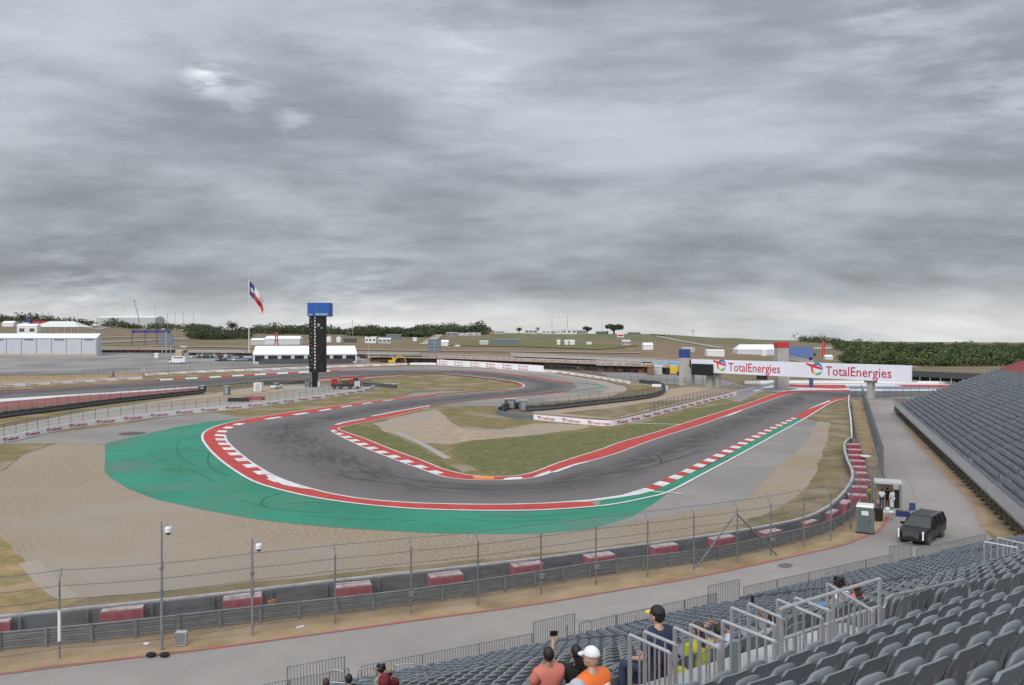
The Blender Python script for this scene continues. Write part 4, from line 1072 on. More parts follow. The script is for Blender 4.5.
# ---- railings
def railing(name, label, P, h=1.07, pick=.115, post_every=1.9, m=None, r=.022, bottom=.1, cat='railing', top_r=None, group=None, parent_mid=None, pr=.010, extra=None):
    """P: list of points on the floor. Parts: top_rail, bottom_rail, post, picket infill"""
    m = m or M['alum']; P = [Vector(p) for p in P]; o0 = P[0]
    root = empty(name, tuple(o0), label=label, cat=cat, group=group)
    Q = [p - o0 for p in P]; up = Vector((0, 0, 1))
    mb = MB(); mb.tube([q + up * h for q in Q], top_r or r, 7); mb.build('top_rail', m, root)
    mb = MB(); mb.tube([q + up * bottom for q in Q], r * .8, 5); mb.build('bottom_rail', m, root)
    if parent_mid:
        mb = MB(); mb.tube([q + up * parent_mid for q in Q], r * .9, 6); mb.build('middle_rail', m, root)
    pk = MB(); npost = 0
    hp = parent_mid or h
    for a, b in zip(Q, Q[1:]):
        L_ = (b - a).length; n = max(1, round(L_ / post_every))
        for i in range(n + 1):
            if i == 0 and a is not Q[0]: continue
            p = a.lerp(b, i / n); mb = MB(); mb.tube([p + up * .0, p + up * (h - .002)], r * 1.25, 6)
            mb.box((p.x, p.y, .01), (.12, .12, .02)); mb.build('post', m, root); npost += 1
        k = int(L_ / pick)
        for i in range(1, k):
            p = a.lerp(b, i / k); q0, q1 = p + up * bottom, p + up * hp
            w = pr
            dr = (b - a).normalized(); nn = Vector((-dr.y, dr.x, 0))
            c = [p + dr * w + nn * w, p - dr * w + nn * w, p - dr * w - nn * w, p + dr * w - nn * w]
            pk.add([(v.x, v.y, v.z + bottom) for v in c] + [(v.x, v.y, v.z + hp) for v in c], [[0, 1, 5, 4], [1, 2, 6, 5], [2, 3, 7, 6], [3, 0, 4, 7]])
    if pk.v: pk.build('picket_infill', m, root)
    return root
def z3(p, z): return Vector((p.x, p.y, z))
# front railing of the lower stand, in panels
def front(side, a0, a1, name, label, h=1.07, **k):
    return railing(name, label, [z3(lowpt(side, a0, .1), LOW_Z), z3(lowpt(side, a1, .1), LOW_Z)], h=h, m=M['metal'], **k)
railing('front_railing', 'long picket railing along the front edge of the foreground stand, left stretch', [z3(lowpt('L', 32, .1), LOW_Z), z3(lowpt('L', 8.1, .1), LOW_Z)], m=M['metal'], post_every=2.2)
railing('front_railing', 'picket railing at the stand front between the first gate panel and the bend', [z3(lowpt('L', 7.6, .1), LOW_Z), z3(lowpt('L', .3, .1), LOW_Z)], m=M['metal'], post_every=2.2)
railing('gate_panel', 'taller picket gate panel in the stand front railing above the road, left one', [z3(lowpt('L', 10.3, -.12), LOW_Z), z3(lowpt('L', 8.2, -.12), LOW_Z)], h=1.45, m=M['metal'], post_every=2.1, cat='gate')
railing('gate_panel', 'taller picket gate panel in the front railing above the raised arm', [z3(lowpt('L', .1, -.12), LOW_Z), z3(lowpt('R', 2.0, -.12), LOW_Z)], h=1.45, m=M['metal'], post_every=2.1, cat='gate')
railing('front_railing', 'long picket railing along the stand front from the bend to the second gate panel', [z3(lowpt('R', 2.1, .1), LOW_Z), z3(lowpt('R', 10.2, .1), LOW_Z)], m=M['metal'], post_every=2.2)
railing('gate_panel', 'taller picket gate panel in the front railing under the middle of the fence', [z3(lowpt('R', 9.9, -.12), LOW_Z), z3(lowpt('R', 12.0, -.12), LOW_Z)], h=1.4, m=M['metal'], post_every=2.1, cat='gate')
railing('front_railing', 'picket railing at the stand front between the middle gate panel and the car', [z3(lowpt('R', 12.1, .1), LOW_Z), z3(lowpt('R', 24, .1), LOW_Z)], m=M['metal'], post_every=2.2)
railing('gate_panel', 'taller picket gate panel right in front of the black car', [z3(lowpt('R', 24.1, -.12), LOW_Z), z3(lowpt('R', 26.2, -.12), LOW_Z)], h=1.45, m=M['metal'], post_every=2.1, cat='gate')
railing('front_railing', 'short picket railing at the right end of the stand front beside the road bend', [z3(lowpt('R', 26.3, .1), LOW_Z), z3(lowpt('R', 33.6, .1), LOW_Z)], m=M['metal'], post_every=2.2)
# railing along the foot of the side stand
railing('side_stand_railing', 'long grey picket railing along the foot of the right hand grandstand', [z3(side_pt(-6, -.1), SZ), z3(side_pt(T1, -.1), SZ)], m=M['alum'], pick=.14, h=1.12, pr=.011, bottom=0.0)
# loop handrails beside the aisles: a bent tube with a middle rail
def loop_rail(label, P, h=.95, m=None, mid=True):
    P = [Vector(p) for p in P]; o0 = P[0]; root = empty('aisle_handrail', tuple(o0), label=label, cat='handrail')
    a, b = Vector((0, 0, 0)), P[1] - P[0]; up = Vector((0, 0, 1)); m = m or M['metal']; d = (b - a)
    mb = MB(); c = .18 / max(d.length, .4)
    mb.tube([a, a + up * (h - .15), a + d * c * .3 + up * (h - .04), a + d * c + up * h, b - d * c + up * h, b - d * c * .3 + up * (h - .04), b + up * (h - .15), b], .024, 7); mb.build('bent_tube', m, root)
    if mid:
        mb = MB(); mb.tube([a + up * h * .55, b + up * h * .55], .02, 6); mb.build('middle_rail', m, root)
    return root
def P3(px, py, z): return G(px, py, z)
# railings of the raised platform (short dividers and the long L shaped guard)
ZP = PLAT[4]; ZT = ZP + 1.07
def div(x0, y0, x1, y1, label, h=1.07, r=.021):
    a, b = G(x0, y0, ZT), G(x1, y1, ZT)
    a.z = b.z = ZP
    railing('platform_divider', label, [a, b], h=h, r=r, post_every=5, pick=.135, pr=.009)
DV = [((630, 635), (670, 653), 'leftmost short picket divider of the platform, behind the person in navy'),
      ((645, 632), (676, 645), 'plain short picket divider tucked behind the leftmost one on the platform'),
      ((675, 628), (719, 648), 'tall looking picket divider in the middle left of the platform, left of the steps'),
      ((691, 625), (723, 639), 'short picket divider right of the yellow bag on the platform'),
      ((723, 621), (776, 642), 'wide picket divider in the centre of the platform railings'),
      ((732, 608), (775, 625), 'picket divider beyond the widest one, its end against the corner post'),
      ((749, 604), (782, 618), 'small picket divider just left of the long sloping guard rail'),
      ((778, 600), (822, 618), 'picket divider crossing under the left half of the long guard rail'),
      ((796, 598), (830, 611), 'thin picket divider in the middle of the long guard rail'),
      ((828, 584), (873, 611), 'picket divider near the right end of the long guard rail')]
for a, b, lab in DV: div(*a, *b, lab)
a, b = G(781, 609, ZT + .02), G(880, 579, ZT + .02); a.z = b.z = ZP
railing('platform_guard_rail', 'long aluminium guard rail with pickets below its middle rail, sloping up to the right', [a, b], h=1.09, r=.025, parent_mid=.68, post_every=1.15, pick=.13, pr=.010)
# thick posts
def thick(px, py, lab):
    p = G(px, py, ZT); mb = MB(); mb.box((0, 0, .52), (.11, .11, 1.04)); o = mb.build('platform_post', mat('post_steel', (.22, .27, .30), .5, metal=.3) if 'post_steel' not in bpy.data.materials else bpy.data.materials['post_steel'], None)
    o.location = (p.x, p.y, ZP - .35); tag(o, lab, 'post', 'posts of the raised platform')
for x, y in ((679, 653), (727, 650), (784, 648), (833, 625), (735, 612)): thick(x, y, 'square blue grey steel post standing at the end of a platform divider')
# curved handrails on the right and small loop frames down by the front
a, b = G(884, 594, 11.6), G(970, 582, 11.5); a.z = b.z = 10.45
loop_rail('long grey bent tube handrail across the seats right of the platform', [a, b], h=1.1)
a, b = G(985, 542, 9.95), G(1018, 548, 9.95); a.z = b.z = 8.85
railing('aisle_barrier', 'light picket barrier standing among the seats at the right edge', [a, b], r=.024, post_every=4, pick=.14, pr=.012, h=1.1)
a, b = G(998, 538, 9.6), G(1034, 546, 9.6); a.z = b.z = 8.5
railing('aisle_barrier', 'picket barrier behind the light one at the right edge of the seats', [a, b], r=.024, post_every=4, pick=.14, pr=.012, h=1.1)
for (x0, y0, x1, y1, lab) in ((329, 670, 345, 671, 'left small loop frame at the front railing beside the dark haired person'), (358, 669, 376, 667, 'small loop frame left of the person in the camouflage shirt'), (394, 665, 418, 664, 'small loop frame right of the maroon backpack'),
                              (567, 622, 592, 620, 'small loop frame right of the raised phone'), (505, 648, 522, 646, 'small loop frame among the seats left of the salmon shirt'), (636, 611, 662, 606, 'small loop frame just left of the first bend railing'),
                              (822, 574, 846, 569, 'small loop frame below the portable toilet'), (925, 556, 945, 551, 'small loop frame below the black car')):
    z = 4.0 if y0 > 640 else 3.6
    a, b = G(x0, y0, z), G(x1, y1, z); a.z = b.z = z - .95; loop_rail(lab, [a, b], m=M['metal'])
# ------------------------------------------------------------------ lettering and emblems
LET = text_mesh('TotalEnergies', 'lettering', M['ltr'], 1.0, .006)
def emblem_parts(s=1.0):
    """two ribbons crossing: a red bar and a round swirl, unit height"""
    out = []
    def arc(c, r0, r1, a0, a1, y, n=14):
        mb = MB(); vs = []
        for i in range(n + 1):
            t = R(a0 + (a1 - a0) * i / n)
            for r in (r0, r1):
                for yy in (y, y - .03): vs.append((c[0] + r * math.cos(t), yy, c[1] + r * .92 * math.sin(t)))
        fs = []
        for i in range(n):
            k = i * 4; fs += [[k + 1, k + 3, k + 7, k + 5], [k, k + 4, k + 6, k + 2], [k, k + 1, k + 5, k + 4], [k + 2, k + 6, k + 7, k + 3]]
        mb.add(vs, fs); return mb
    c = (.78, .5)
    out.append(('blue_arc', arc(c, .29, .46, 35, 150, -.01), M['lblue']))
    out.append(('light_blue_arc', arc(c, .29, .46, -10, 35, -.01), M['lcyan']))
    out.append(('green_arc', arc(c, .29, .46, 255, 325, -.01), M['lgreen']))
    out.append(('yellow_arc', arc(c, .29, .46, 195, 255, -.01), M['lyellow']))
    mb = MB()
    for P in ([(-.1, .90), (-.08, .76), (.62, .56), (1.10, .46), (1.2, .56), (.66, .74)], [(.24, .74), (.40, .70), (.47, .26), (.36, .22)]):
        n = len(P); mb.add([(x, -.05, z) for x, z in P] + [(x, -.02, z) for x, z in P], [list(range(n)), list(range(2 * n - 1, n - 1, -1))] + [[i, n + i, n + (i + 1) % n, (i + 1) % n] for i in range(n)])
    out.append(('red_ribbon', mb, M['lred']))
    return out
def emblem_one():
    mb = MB(); mats = []
    for i, (n, b, m) in enumerate(emblem_parts()):
        mb.cur = i; mb.add(b.v, b.f); mats.append(m)
    return mb.mesh('emblem', mats)
EMB = emblem_one()
def put_logo(parent, o, d, size, gap=.35, both=False):
    """o: lower left corner (parent space), d: unit direction to the right"""
    rz = math.atan2(d.y, d.x)
    nrm = Vector((d.y, -d.x, 0))
    e = link_mesh('emblem', EMB, None, parent); e.location = o + nrm * .02 - Vector((0, 0, size * .12)); e.scale = (size * 1.15, 1, size * 1.15); e.rotation_euler = (0, 0, rz)
    t = link_mesh('lettering', LET, None, parent); t.location = o + d * size * 1.65 + nrm * .02; t.scale = (size, 1, size); t.rotation_euler = (0, 0, rz)
    return size * (1.65 + LET['w'])
def logo_len(size): return size * (1.65 + LET['w'])

def banner_wall(name, label, pix, h, size_, gap_, px=True, start=1.0, logos=True, thick_=.12, cat='barrier', m=None, z0=0.02, sm=3):
    size = size_ * 1.0; gap = gap_ + 1.0
    P = catmull(W(pix) if px else pix, sm)
    o0 = P[0].copy(); root = empty(name, tuple(o0), label=label, cat=cat)
    Q = [p - o0 for p in P]
    mb = MB()
    for a, b in zip(Q, Q[1:]):
        d = b - a; d.z = 0
        if d.length < 1e-4: continue
        d.normalize(); n = Vector((-d.y, d.x, 0)) * thick_
        v = [(a.x, a.y, a.z + z0), (b.x, b.y, b.z + z0), (b.x + n.x, b.y + n.y, b.z + z0), (a.x + n.x, a.y + n.y, a.z + z0)]
        mb.add(v + [(x, y, z + h) for x, y, z in v], [[0, 1, 5, 4], [2, 3, 7, 6], [4, 5, 6, 7], [3, 0, 4, 7], [1, 2, 6, 5]])
    mb.build('panel', m or M['banner'], root)
    if logos:
        ll = logo_len(size); L_ = [0]
        for a, b in zip(Q, Q[1:]): L_.append(L_[-1] + (b - a).length)
        s = start
        def on(s):
            j = max(i for i in range(len(L_) - 1) if L_[i] <= s); t = (s - L_[j]) / max(L_[j + 1] - L_[j], 1e-6); return Q[j].lerp(Q[j + 1], t)
        k = 0
        while s + ll < L_[-1] and k < 45:
            a, b = on(s), on(s + ll); d = b - a; z = min(a.z, b.z); d.z = 0; d.normalize()
            mid = on(s + ll / 2); n = Vector((d.y, -d.x, 0)); off = max(0, (mid - a).dot(n))
            for zz in ([.26, .70] if h > 2 else [.5]): put_logo(root, Vector((a.x, a.y, (a.z + b.z) / 2 + z0 + h * zz - size * .4)) + n * (off + .01), d, size)
            s += ll + gap; k += 1
    return root

# banners along the tracks
banner_wall('advertising_barrier', 'lettered white banner barrier curving along the grass left of the big bend', [(-70, 458), (-30, 450.5), (0, 444.5), (63.5, 430), (127, 421.2), (193, 413.6), (260, 406.9), (316, 399.4), (345, 395.4), (367, 391.4), (374.6, 388)], .98, .62, .95)
banner_wall('advertising_barrier', 'white banner barrier at the left edge beyond the straight, below the white shed', [(-60, 390), (0, 387.2), (70, 383.5), (142, 379.2)], .95, .6, 2.6)
banner_wall('advertising_barrier', 'long white banner barrier behind the far straight, from the truck to the tower', [(145, 375.8), (200, 372.7), (260, 370.6), (320, 368), (407, 365)], .95, .6, 2.6)
banner_wall('advertising_barrier', 'tall white banner wall with two rows of red lettering behind the far loop', [(437, 365.2), (490, 368.3), (543.5, 372)], 2.7, .8, 3.2)
banner_wall('advertising_barrier', 'low plain white banner barrier right of the tall banner wall', [(543.5, 372), (560, 373.3), (590, 377.5), (612, 381), (630, 384.2)], 1.0, .5, 2.5)
banner_wall('advertising_barrier', 'short white banner barrier between the excavator and the tall banner wall', [(410, 365), (424, 364.9), (436, 365.1)], 1.1, .5, 9, logos=False)
banner_wall('advertising_barrier', 'white lettered banner barrier along the infield yard, from its tip to the sign bridge', [(533.5, 419.8), (560, 422.3), (585, 424.8), (606, 426.2), (616, 425.6), (630, 422.8), (660, 415.2), (700, 404.5), (736.5, 395.2)], 1.0, .62, .7)
# plain grey barrier wall continuing the infield banner round its tip
def plain_wall(name, label, pix, h, m, t=.3, px=True, cat='barrier', seg=None, z0=0.0):
    P = catmull(W(pix) if px else pix, 4); o0 = P[0].copy(); root = empty(name, tuple(o0), label=label, cat=cat); Q = [p - o0 for p in P]; mb = MB()
    for a, b in zip(Q, Q[1:]):
        d = b - a; d.z = 0
        if d.length < 1e-4: continue
        d.normalize(); n = Vector((-d.y, d.x, 0)) * t
        v = [(a.x, a.y, a.z + z0), (b.x, b.y, b.z + z0), (b.x + n.x, b.y + n.y, b.z + z0), (a.x + n.x, a.y + n.y, a.z + z0)]
        mb.add(v + [(x, y, z + h) for x, y, z in v], [[0, 1, 5, 4], [2, 3, 7, 6], [4, 5, 6, 7], [3, 0, 4, 7], [1, 2, 6, 5]])
    mb.build('wall_panel', m, root)
    return root
plain_wall('barrier_wall', 'grey barrier wall wrapping the tip of the infield service yard', [(533, 419.8), (520, 418.8), (506, 416.6), (499, 414.5), (498, 412), (502, 410)], .9, M['slate'])
plain_wall('barrier_wall', 'thin white wall running under the sign bridge beside the straight', [(736.5, 395.2), (752, 391), (775, 385), (790, 381)], 1.1, M['lightgrey'])
plain_wall('barrier_wall', 'pale barrier wall beyond the painted run-off under the right end of the sign bridge', [(745, 383.8), (800, 383.4), (900, 383.8), (1000, 384.8), (1060, 385.4)], 1.0, M['banner'])
plain_wall('barrier_wall', 'low white curved barrier at the end of the far loop', [(652, 386.8), (662, 387.2), (667, 390), (660, 393.2)], .9, M['banner'])

# tyre walls: columns of stacked tyres strapped together
def tyre_wall(label, pix, h=1.0, r=.33, px=True):
    P = catmull(W(pix) if px else pix, 5); L_ = sum((b - a).length for a, b in zip(P, P[1:])); n = int(L_ / (2 * r)); P = resample(P, max(n, 2))
    o0 = P[0].copy(); root = empty('tyre_wall', tuple(o0), label=label, cat='tyre barrier'); mb = MB(); rr = random.Random(len(P))
    for p in P:
        q = p - o0; hh = h * rr.uniform(.9, 1.08); k = 4; pts = []; rs = []
        for i in range(k):
            z0, z1 = hh * i / k, hh * (i + 1) / k
            pts += [(q.x, q.y, q.z + z0 + .01), (q.x, q.y, q.z + (z0 + z1) / 2), (q.x, q.y, q.z + z1 - .01)]; rs += [r * .86, r, r * .86]
        mb.tube(pts, rs, 8)
    mb.build('tyre_stacks', M['tyre'], root)
    # the belt strapped round their face
    mb = MB()
    for a, b in zip(P, P[1:]):
        d = (b - a); d.z = 0; d.normalize(); nn = Vector((d.y, -d.x, 0)) * (r + .03); a2, b2 = a - o0 + nn, b - o0 + nn
        mb.quad((a2.x, a2.y, a2.z + .25 * h), (b2.x, b2.y, b2.z + .25 * h), (b2.x, b2.y, b2.z + .6 * h), (a2.x, a2.y, a2.z + .6 * h))
    mb.build('strap_belt', M['belt'], root)
    return root
tyre_wall('long black tyre wall at the left between the red run-off and the service yard', [(-60, 427), (0, 418.4), (60, 410.8), (127, 402), (203, 393.6)], 1.3, .36)
tyre_wall('curved black tyre wall round the far loop run-off in the infield', [(527, 411.5), (550, 410), (600, 404.5), (635, 400.5), (655, 397), (664, 392.5), (663, 387.5), (655, 384.5), (640, 383)], 1.25, .36)
tyre_wall('short black tyre wall at the tip of the infield yard', [(503, 412), (507, 409.5), (517, 408.6), (526, 410.5)], 1.5, .36)
tyre_wall('black tyre wall behind the equipment right of the scoring tower', [(364, 386.5), (380, 387), (396, 388.6)], 1.2, .36)
tyre_wall('black tyre row behind the white pickup left of the scoring tower', [(262, 384.5), (290, 384), (310, 383)], 1.2, .36)

# ------------------------------------------------------------------ wire fences
M['wire'] = screen_mat('chain_link', (.22, .23, .24), .13)
M['wire_far'] = screen_mat('chain_link_far', (.13, .135, .14), .16)
M['windscreen'] = screen_mat('fence_windscreen', (.12, .145, .155), .62)
def fence(name, label, P, h, spacing=4.0, bent=.45, wires=(.6, 1.3, 2.0, 2.7, 3.3, 3.85), px=True, r=.045, mesh='wire', m='fencegrey', posts=None, cat='fence', mtop=None, wr=.011, side=1):
    """posts with a cranked top, cables and chain link; P base line; posts optional explicit list"""
    C = catmull(W(P) if px else P, 6); L_ = sum((b - a).length for a, b in zip(C, C[1:]))
    PP = posts if posts else resample(C, max(2, round(L_ / spacing) + 1))
    o0 = PP[0].copy(); root = empty(name, tuple(o0), label=label, cat=cat)
    def nrm(i):
        d = PP[min(i + 1, len(PP) - 1)] - PP[max(i - 1, 0)]; d.z = 0; d.normalize(); return Vector((-d.y, d.x, 0)) * side
    def prof(i, z):
        q = PP[i] - o0; k = max(0, z - (h - .55)) if bent else 0
        return q + Vector((0, 0, z)) + nrm(i) * k * (bent / .55 if bent else 0)
    for i in range(len(PP)):
        mb = MB(); mb.tube([prof(i, 0), prof(i, h - .55), prof(i, h - .28), prof(i, h)], [r, r, r * .9, r * .8], 6)
        mb.build('post', M[m], root)
    for z in wires:
        mb = MB(); pts = []
        for i in range(len(PP)):
            pts.append(prof(i, z))
            if i < len(PP) - 1:
                mid = (prof(i, z) + prof(i + 1, z)) / 2; mid.z -= .03; pts.append(mid)
        mb.tube(pts, wr, 4); mb.build('cable', M['steel_dark'], root)
    if mesh:
        mb = MB()
        zs = [0.1, h - .55, mtop if mtop else h - .05] if bent else [.05, h - .05]
        for i in range(len(PP) - 1):
            for z0, z1 in zip(zs, zs[1:]):
                mb.quad(prof(i, z0), prof(i + 1, z0), prof(i + 1, z1), prof(i, z1))
        mb.build('chain_link', M[mesh], root)
    return root
POSTPX = [(-18, 671), (59, 659), (161.5, 649.5), (251.5, 635.5), (335, 623.8), (411, 614), (478, 605.5), (541, 594.8), (596, 585), (647.7, 577.6), (694, 570), (737.5, 562.5), (771, 556), (804, 547.5), (831, 541), (851, 530)]
PW = [G(*p) for p in POSTPX]
PW = [p for i, p in enumerate(PW) if i not in (2, 3)]
df = fence('debris_fence', 'tall wire debris fence with cranked grey posts, round the near bend', None, 4.25, posts=PW, wires=(.7, 1.5, 2.25, 3.0, 3.6, 4.15), r=.05) if False else None
def near_fence():
    C = [G(*p) for p in POSTPX]
    root = fence('debris_fence', 'tall wire debris fence with cranked grey posts, round the near bend', [G(*p) for p in POSTPX], 4.25, posts=C, px=False, wires=(.5, 1.3, 2.1, 2.85, 3.5, 4.15), r=.05, wr=.013)
    # the two raking braces of the anchor post
    q = G(737.5, 562.5) - C[0]
    for ax, ay, zz in ((-3.1, -1.2, 3.5), (3.3, 1.7, 3.3)):
        mb = MB(); mb.tube([q + Vector((0, 0, zz)), q + Vector((ax, ay, 0.02))], .055, 6); mb.build('brace', M['fencegrey'], root)
    mb = MB()
    p = C[1] - C[0]; mb.box((p.x, p.y, 1.6), (.115, .115, 1.5)); mb.build('white_sleeve', M['paint_white'], root)
    for i in (7, 8, 12, 5):
        p = C[i] - C[0]; mb = MB(); mb.box((p.x + .05, p.y - .1, 1.15), (.30, .2, .26)); mb.build('junction_box', M['fencegrey'], root)
    return root
near_fence()
RF = [(883.5, 481), (882, 476), (877, 456), (871, 432), (866, 414), (862.5, 402)]
fence('debris_fence', 'open wire debris fence behind the portable toilet, joining bend fence and dark road fence', [(851, 530), (866, 516), (876, 502), (883, 484)], 4.25, 3.6, wires=(.5, 1.3, 2.1, 2.85, 3.5, 4.15))
fence('road_fence', 'dark mesh debris fence along the left side of the service road', RF, 4.3, 3.2, r=.055, mesh='windscreen', wires=(.5, 2.1, 4.1), mtop=4.0)
def simple_fence(label, P, h=2.2, sp=3.2, mesh='wire_far', **k): return fence('yard_fence', label, P, h, sp, bent=0, wires=(h * .5, h - .02), r=.045, mesh=mesh, m='steel_dark', wr=.02, **k)
simple_fence('dark post fence behind the long curving banner on the left', [(-60, 448), (0, 437), (63, 424), (127, 415), (193, 408), (260, 401.5), (316, 394.5), (360, 387.5), (372, 384.5)], 2.0, 3.4)
simple_fence('post fence with a brace between the left tyre wall and the service yard', [(-50, 424), (0, 414), (50, 408), (127, 399.3), (203, 391.3), (260, 385.5)], 2.3, 3.6)
simple_fence('mesh fence along the car park edge behind the left banner', [(-60, 383), (0, 380.4), (38, 378.9), (72, 377.5), (140, 374.5)], 2.8, 5)
simple_fence('tall thin mesh fence in front of the parked cars', [(146, 372.8), (200, 370), (260, 367.6), (330, 365)], 3.6, 9)
simple_fence('fence of many posts above the infield banner towards the sign bridge', [(650, 415.5), (680, 407), (710, 399.5), (736, 392.2), (760, 386)], 2.6, 3.0)
simple_fence('post fence standing behind the curved tyre wall', [(527, 409.3), (560, 407), (600, 402.5), (640, 398), (655, 394.5)], 2.2, 4.2)
simple_fence('mesh fence beside the road bend under the right end of the sign bridge', [(884, 397.5), (893, 396.8), (905, 396.2), (925, 395.6), (950, 395.6)], 2.6, 2.8)
simple_fence('dark mesh gate fence across the road end left of the bridge pillar', [(851, 398.3), (856, 398.1), (862, 398)], 3.2, 1.5)
simple_fence('mesh fence in front of the stands behind the far loop', [(545, 369.5), (590, 374), (630, 379.5), (660, 383), (690, 386.5)], 2.8, 5)

# ------------------------------------------------------------------ near guard rail, belt wall, red blocks
RAILPX = [(-50, 657.5), (0, 651.7), (110, 641), (220, 628), (320, 616.5), (420, 604.5), (540, 586), (622, 572.6), (704, 563), (772, 548), (820, 535.7), (842, 526), (858, 512), (866.5, 500), (869.5, 488), (866, 473), (860.5, 455), (856.5, 441), (853.5, 424), (851.5, 404)]
def guard_rail():
    C = catmull([G(*p) for p in RAILPX], 6); L_ = sum((b - a).length for a, b in zip(C, C[1:])); P = resample(C, int(L_ / 2.0)); o0 = P[0].copy()
    root = empty('guard_rail', tuple(o0), label='grey three beam steel guard rail following the near bend', cat='guard rail')
    prof = [(0, 0), (.05, .03), (.05, .09), (.0, .125), (.0, .16), (.05, .195), (.05, .255), (0, .285)]
    for lvl in (.10, .39, .68):
        mb = MB(); vs = []; n = len(prof)
        for i, p in enumerate(P):
            d = P[min(i + 1, len(P) - 1)] - P[max(i - 1, 0)]; d.normalize(); nn = Vector((d.y, -d.x, 0)); q = p - o0
            for a, z in prof: v = q + nn * (a - .0); vs.append((v.x, v.y, lvl + z))
        fs = [[i * n + k, i * n + k + 1, (i + 1) * n + k + 1, (i + 1) * n + k] for i in range(len(P) - 1) for k in range(n - 1)]
        mb.add(vs, fs); mb.build('rail_beam', M['armco'], root)
    for i, p in enumerate(P):
        if i % 1: continue
        d = P[min(i + 1, len(P) - 1)] - P[max(i - 1, 0)]; rz = math.atan2(d.y, d.x); q = p - o0; n = Vector((math.sin(rz), -math.cos(rz), 0)) * .09
        if i < 100: mb = MB(); mb.box((q.x + n.x, q.y + n.y, .5), (.16, .09, 1.0), rz=rz); mb.build('rail_post', M['fencegrey'], root)
    return root
guard_rail()
BELTPX = [(-50, 621.5), (0, 616), (110, 605), (220, 593.5), (337.5, 579.7), (420, 571), (540, 557.6), (622, 546.6), (704, 535.7), (759, 527), (800, 518.5), (820, 511), (835, 501), (846, 489.5), (852.5, 478.5), (852.5, 470), (848.5, 461), (845.5, 452), (844.8, 445), (847, 440), (851, 437.5)]
def belt_wall():
    z1 = 1.3; C = catmull([G(px, py, z1) for px, py in BELTPX], 6); L_ = sum((b - a).length for a, b in zip(C, C[1:])); P = resample(C, int(L_ / 1.5)); o0 = Vector((P[0].x, P[0].y, 0))
    root = empty('belt_barrier', tuple(o0), label='black rubber belt barrier with a pale top edge, beside the gravel', cat='barrier')
    mb = MB(); tp = MB()
    for i in range(len(P) - 1):
        a, b = P[i] - o0, P[i + 1] - o0; d = b - a; d.z = 0; d.normalize(); n = Vector((-d.y, d.x, 0))
        t = .22; a1, b1, a2, b2 = a - n * t, b - n * t, a + n * .1, b + n * .1
        mb.add([(a1.x, a1.y, 0), (b1.x, b1.y, 0), (b1.x, b1.y, 1.22), (a1.x, a1.y, 1.22), (a2.x, a2.y, 0), (b2.x, b2.y, 0), (b2.x, b2.y, 1.22), (a2.x, a2.y, 1.22)], [[0, 1, 2, 3], [5, 4, 7, 6], [3, 2, 6, 7]])
        if i % 2 == 0:
            mb.box((a1.x - n.x * .1, a1.y - n.y * .1, .6), (.12, .2, 1.2), rz=math.atan2(d.y, d.x))
        a3, b3, a4, b4 = a - n * .10, b - n * .10, a + n * .16, b + n * .16
        tp.add([(a3.x, a3.y, 1.225), (b3.x, b3.y, 1.225), (b4.x, b4.y, 1.225), (a4.x, a4.y, 1.225), (a3.x, a3.y, 1.31), (b3.x, b3.y, 1.31), (b4.x, b4.y, 1.31), (a4.x, a4.y, 1.31)],
               [[4, 5, 6, 7], [0, 1, 5, 4], [2, 3, 7, 6]])
    mb.build('rubber_belt', M['belt'], root); tp.build('top_edge', M['beltedge'], root)
    return root
belt_wall()
plain_wall('barrier_wall', 'thin white wall along the verge from the red blocks to the sign bridge', [(852.5, 439), (852, 430), (851, 420), (849.5, 410), (849, 402), (850, 399)], 1.1, M['paint_white'], .2)
def block_proto():
    mb = MB()
    o = empty('barrier_block', (0, 0, 0), cat='barrier', group='red barrier blocks along the near bend', label='red barrier block with a pale worn top, behind the guard rail')
    mb.box((0, 0, .6), (2.05, .85, 1.2)); mb.box((-.62, -.43, .6), (.05, .03, 1.15)); mb.box((0, -.43, .6), (.05, .03, 1.15)); mb.box((.62, -.43, .6), (.05, .03, 1.15))
    a = mb.build('block_body', M['barred'], o)
    tp = MB(); rr = random.Random(2)
    for i in range(5):
        x0 = -1.0 + i * .4; tp.box((x0 + .2, rr.uniform(-.03, .03), 1.235), (.39, .80 + rr.uniform(-.06, .06), .06 + rr.uniform(0, .04)), rz=rr.uniform(-.05, .05))
    b = tp.build('worn_top', M['barwhite'], o)
    return o, [a, b]
bo, bch = block_proto()
BLK = [(-14, 622), (121.5, 608.8), (242.5, 597), (354, 585), (447, 574.7), (528.5, 564), (602, 555.2), (666.5, 545.2), (724, 537), (774, 529.3), (812, 519.5), (836, 509.5), (849, 500), (857.5, 494), (860.5, 486), (861, 479), (859.5, 472), (858, 466), (856.8, 460), (855.5, 454.5), (854.3, 449), (853, 443.6)]
bp_ = [G(x, y, 1.25) for x, y in BLK]
for i, p in enumerate(bp_):
    if i < 13:
        d_ = bp_[i + 1] - bp_[max(i - 1, 0)]; d_.normalize(); p = p + Vector((-d_.y, d_.x, 0)) * .34
    o = bo if i == 0 else bo.copy()
    if i:
        COL.objects.link(o)
        for c in bch: q = c.copy(); COL.objects.link(q); q.parent = o
    d = bp_[min(i + 1, len(bp_) - 1)] - bp_[max(i - 1, 0)]
    rz = math.atan2(d.y, d.x)
    if i >= 13: rz -= R(78); 
    o.location = (p.x, p.y, 0); o.rotation_euler = (0, 0, rz); o.scale = ((1, 1, .95) if i < 9 else (.92, .9, .84)) if i < 13 else (.82, 1.15, .95)
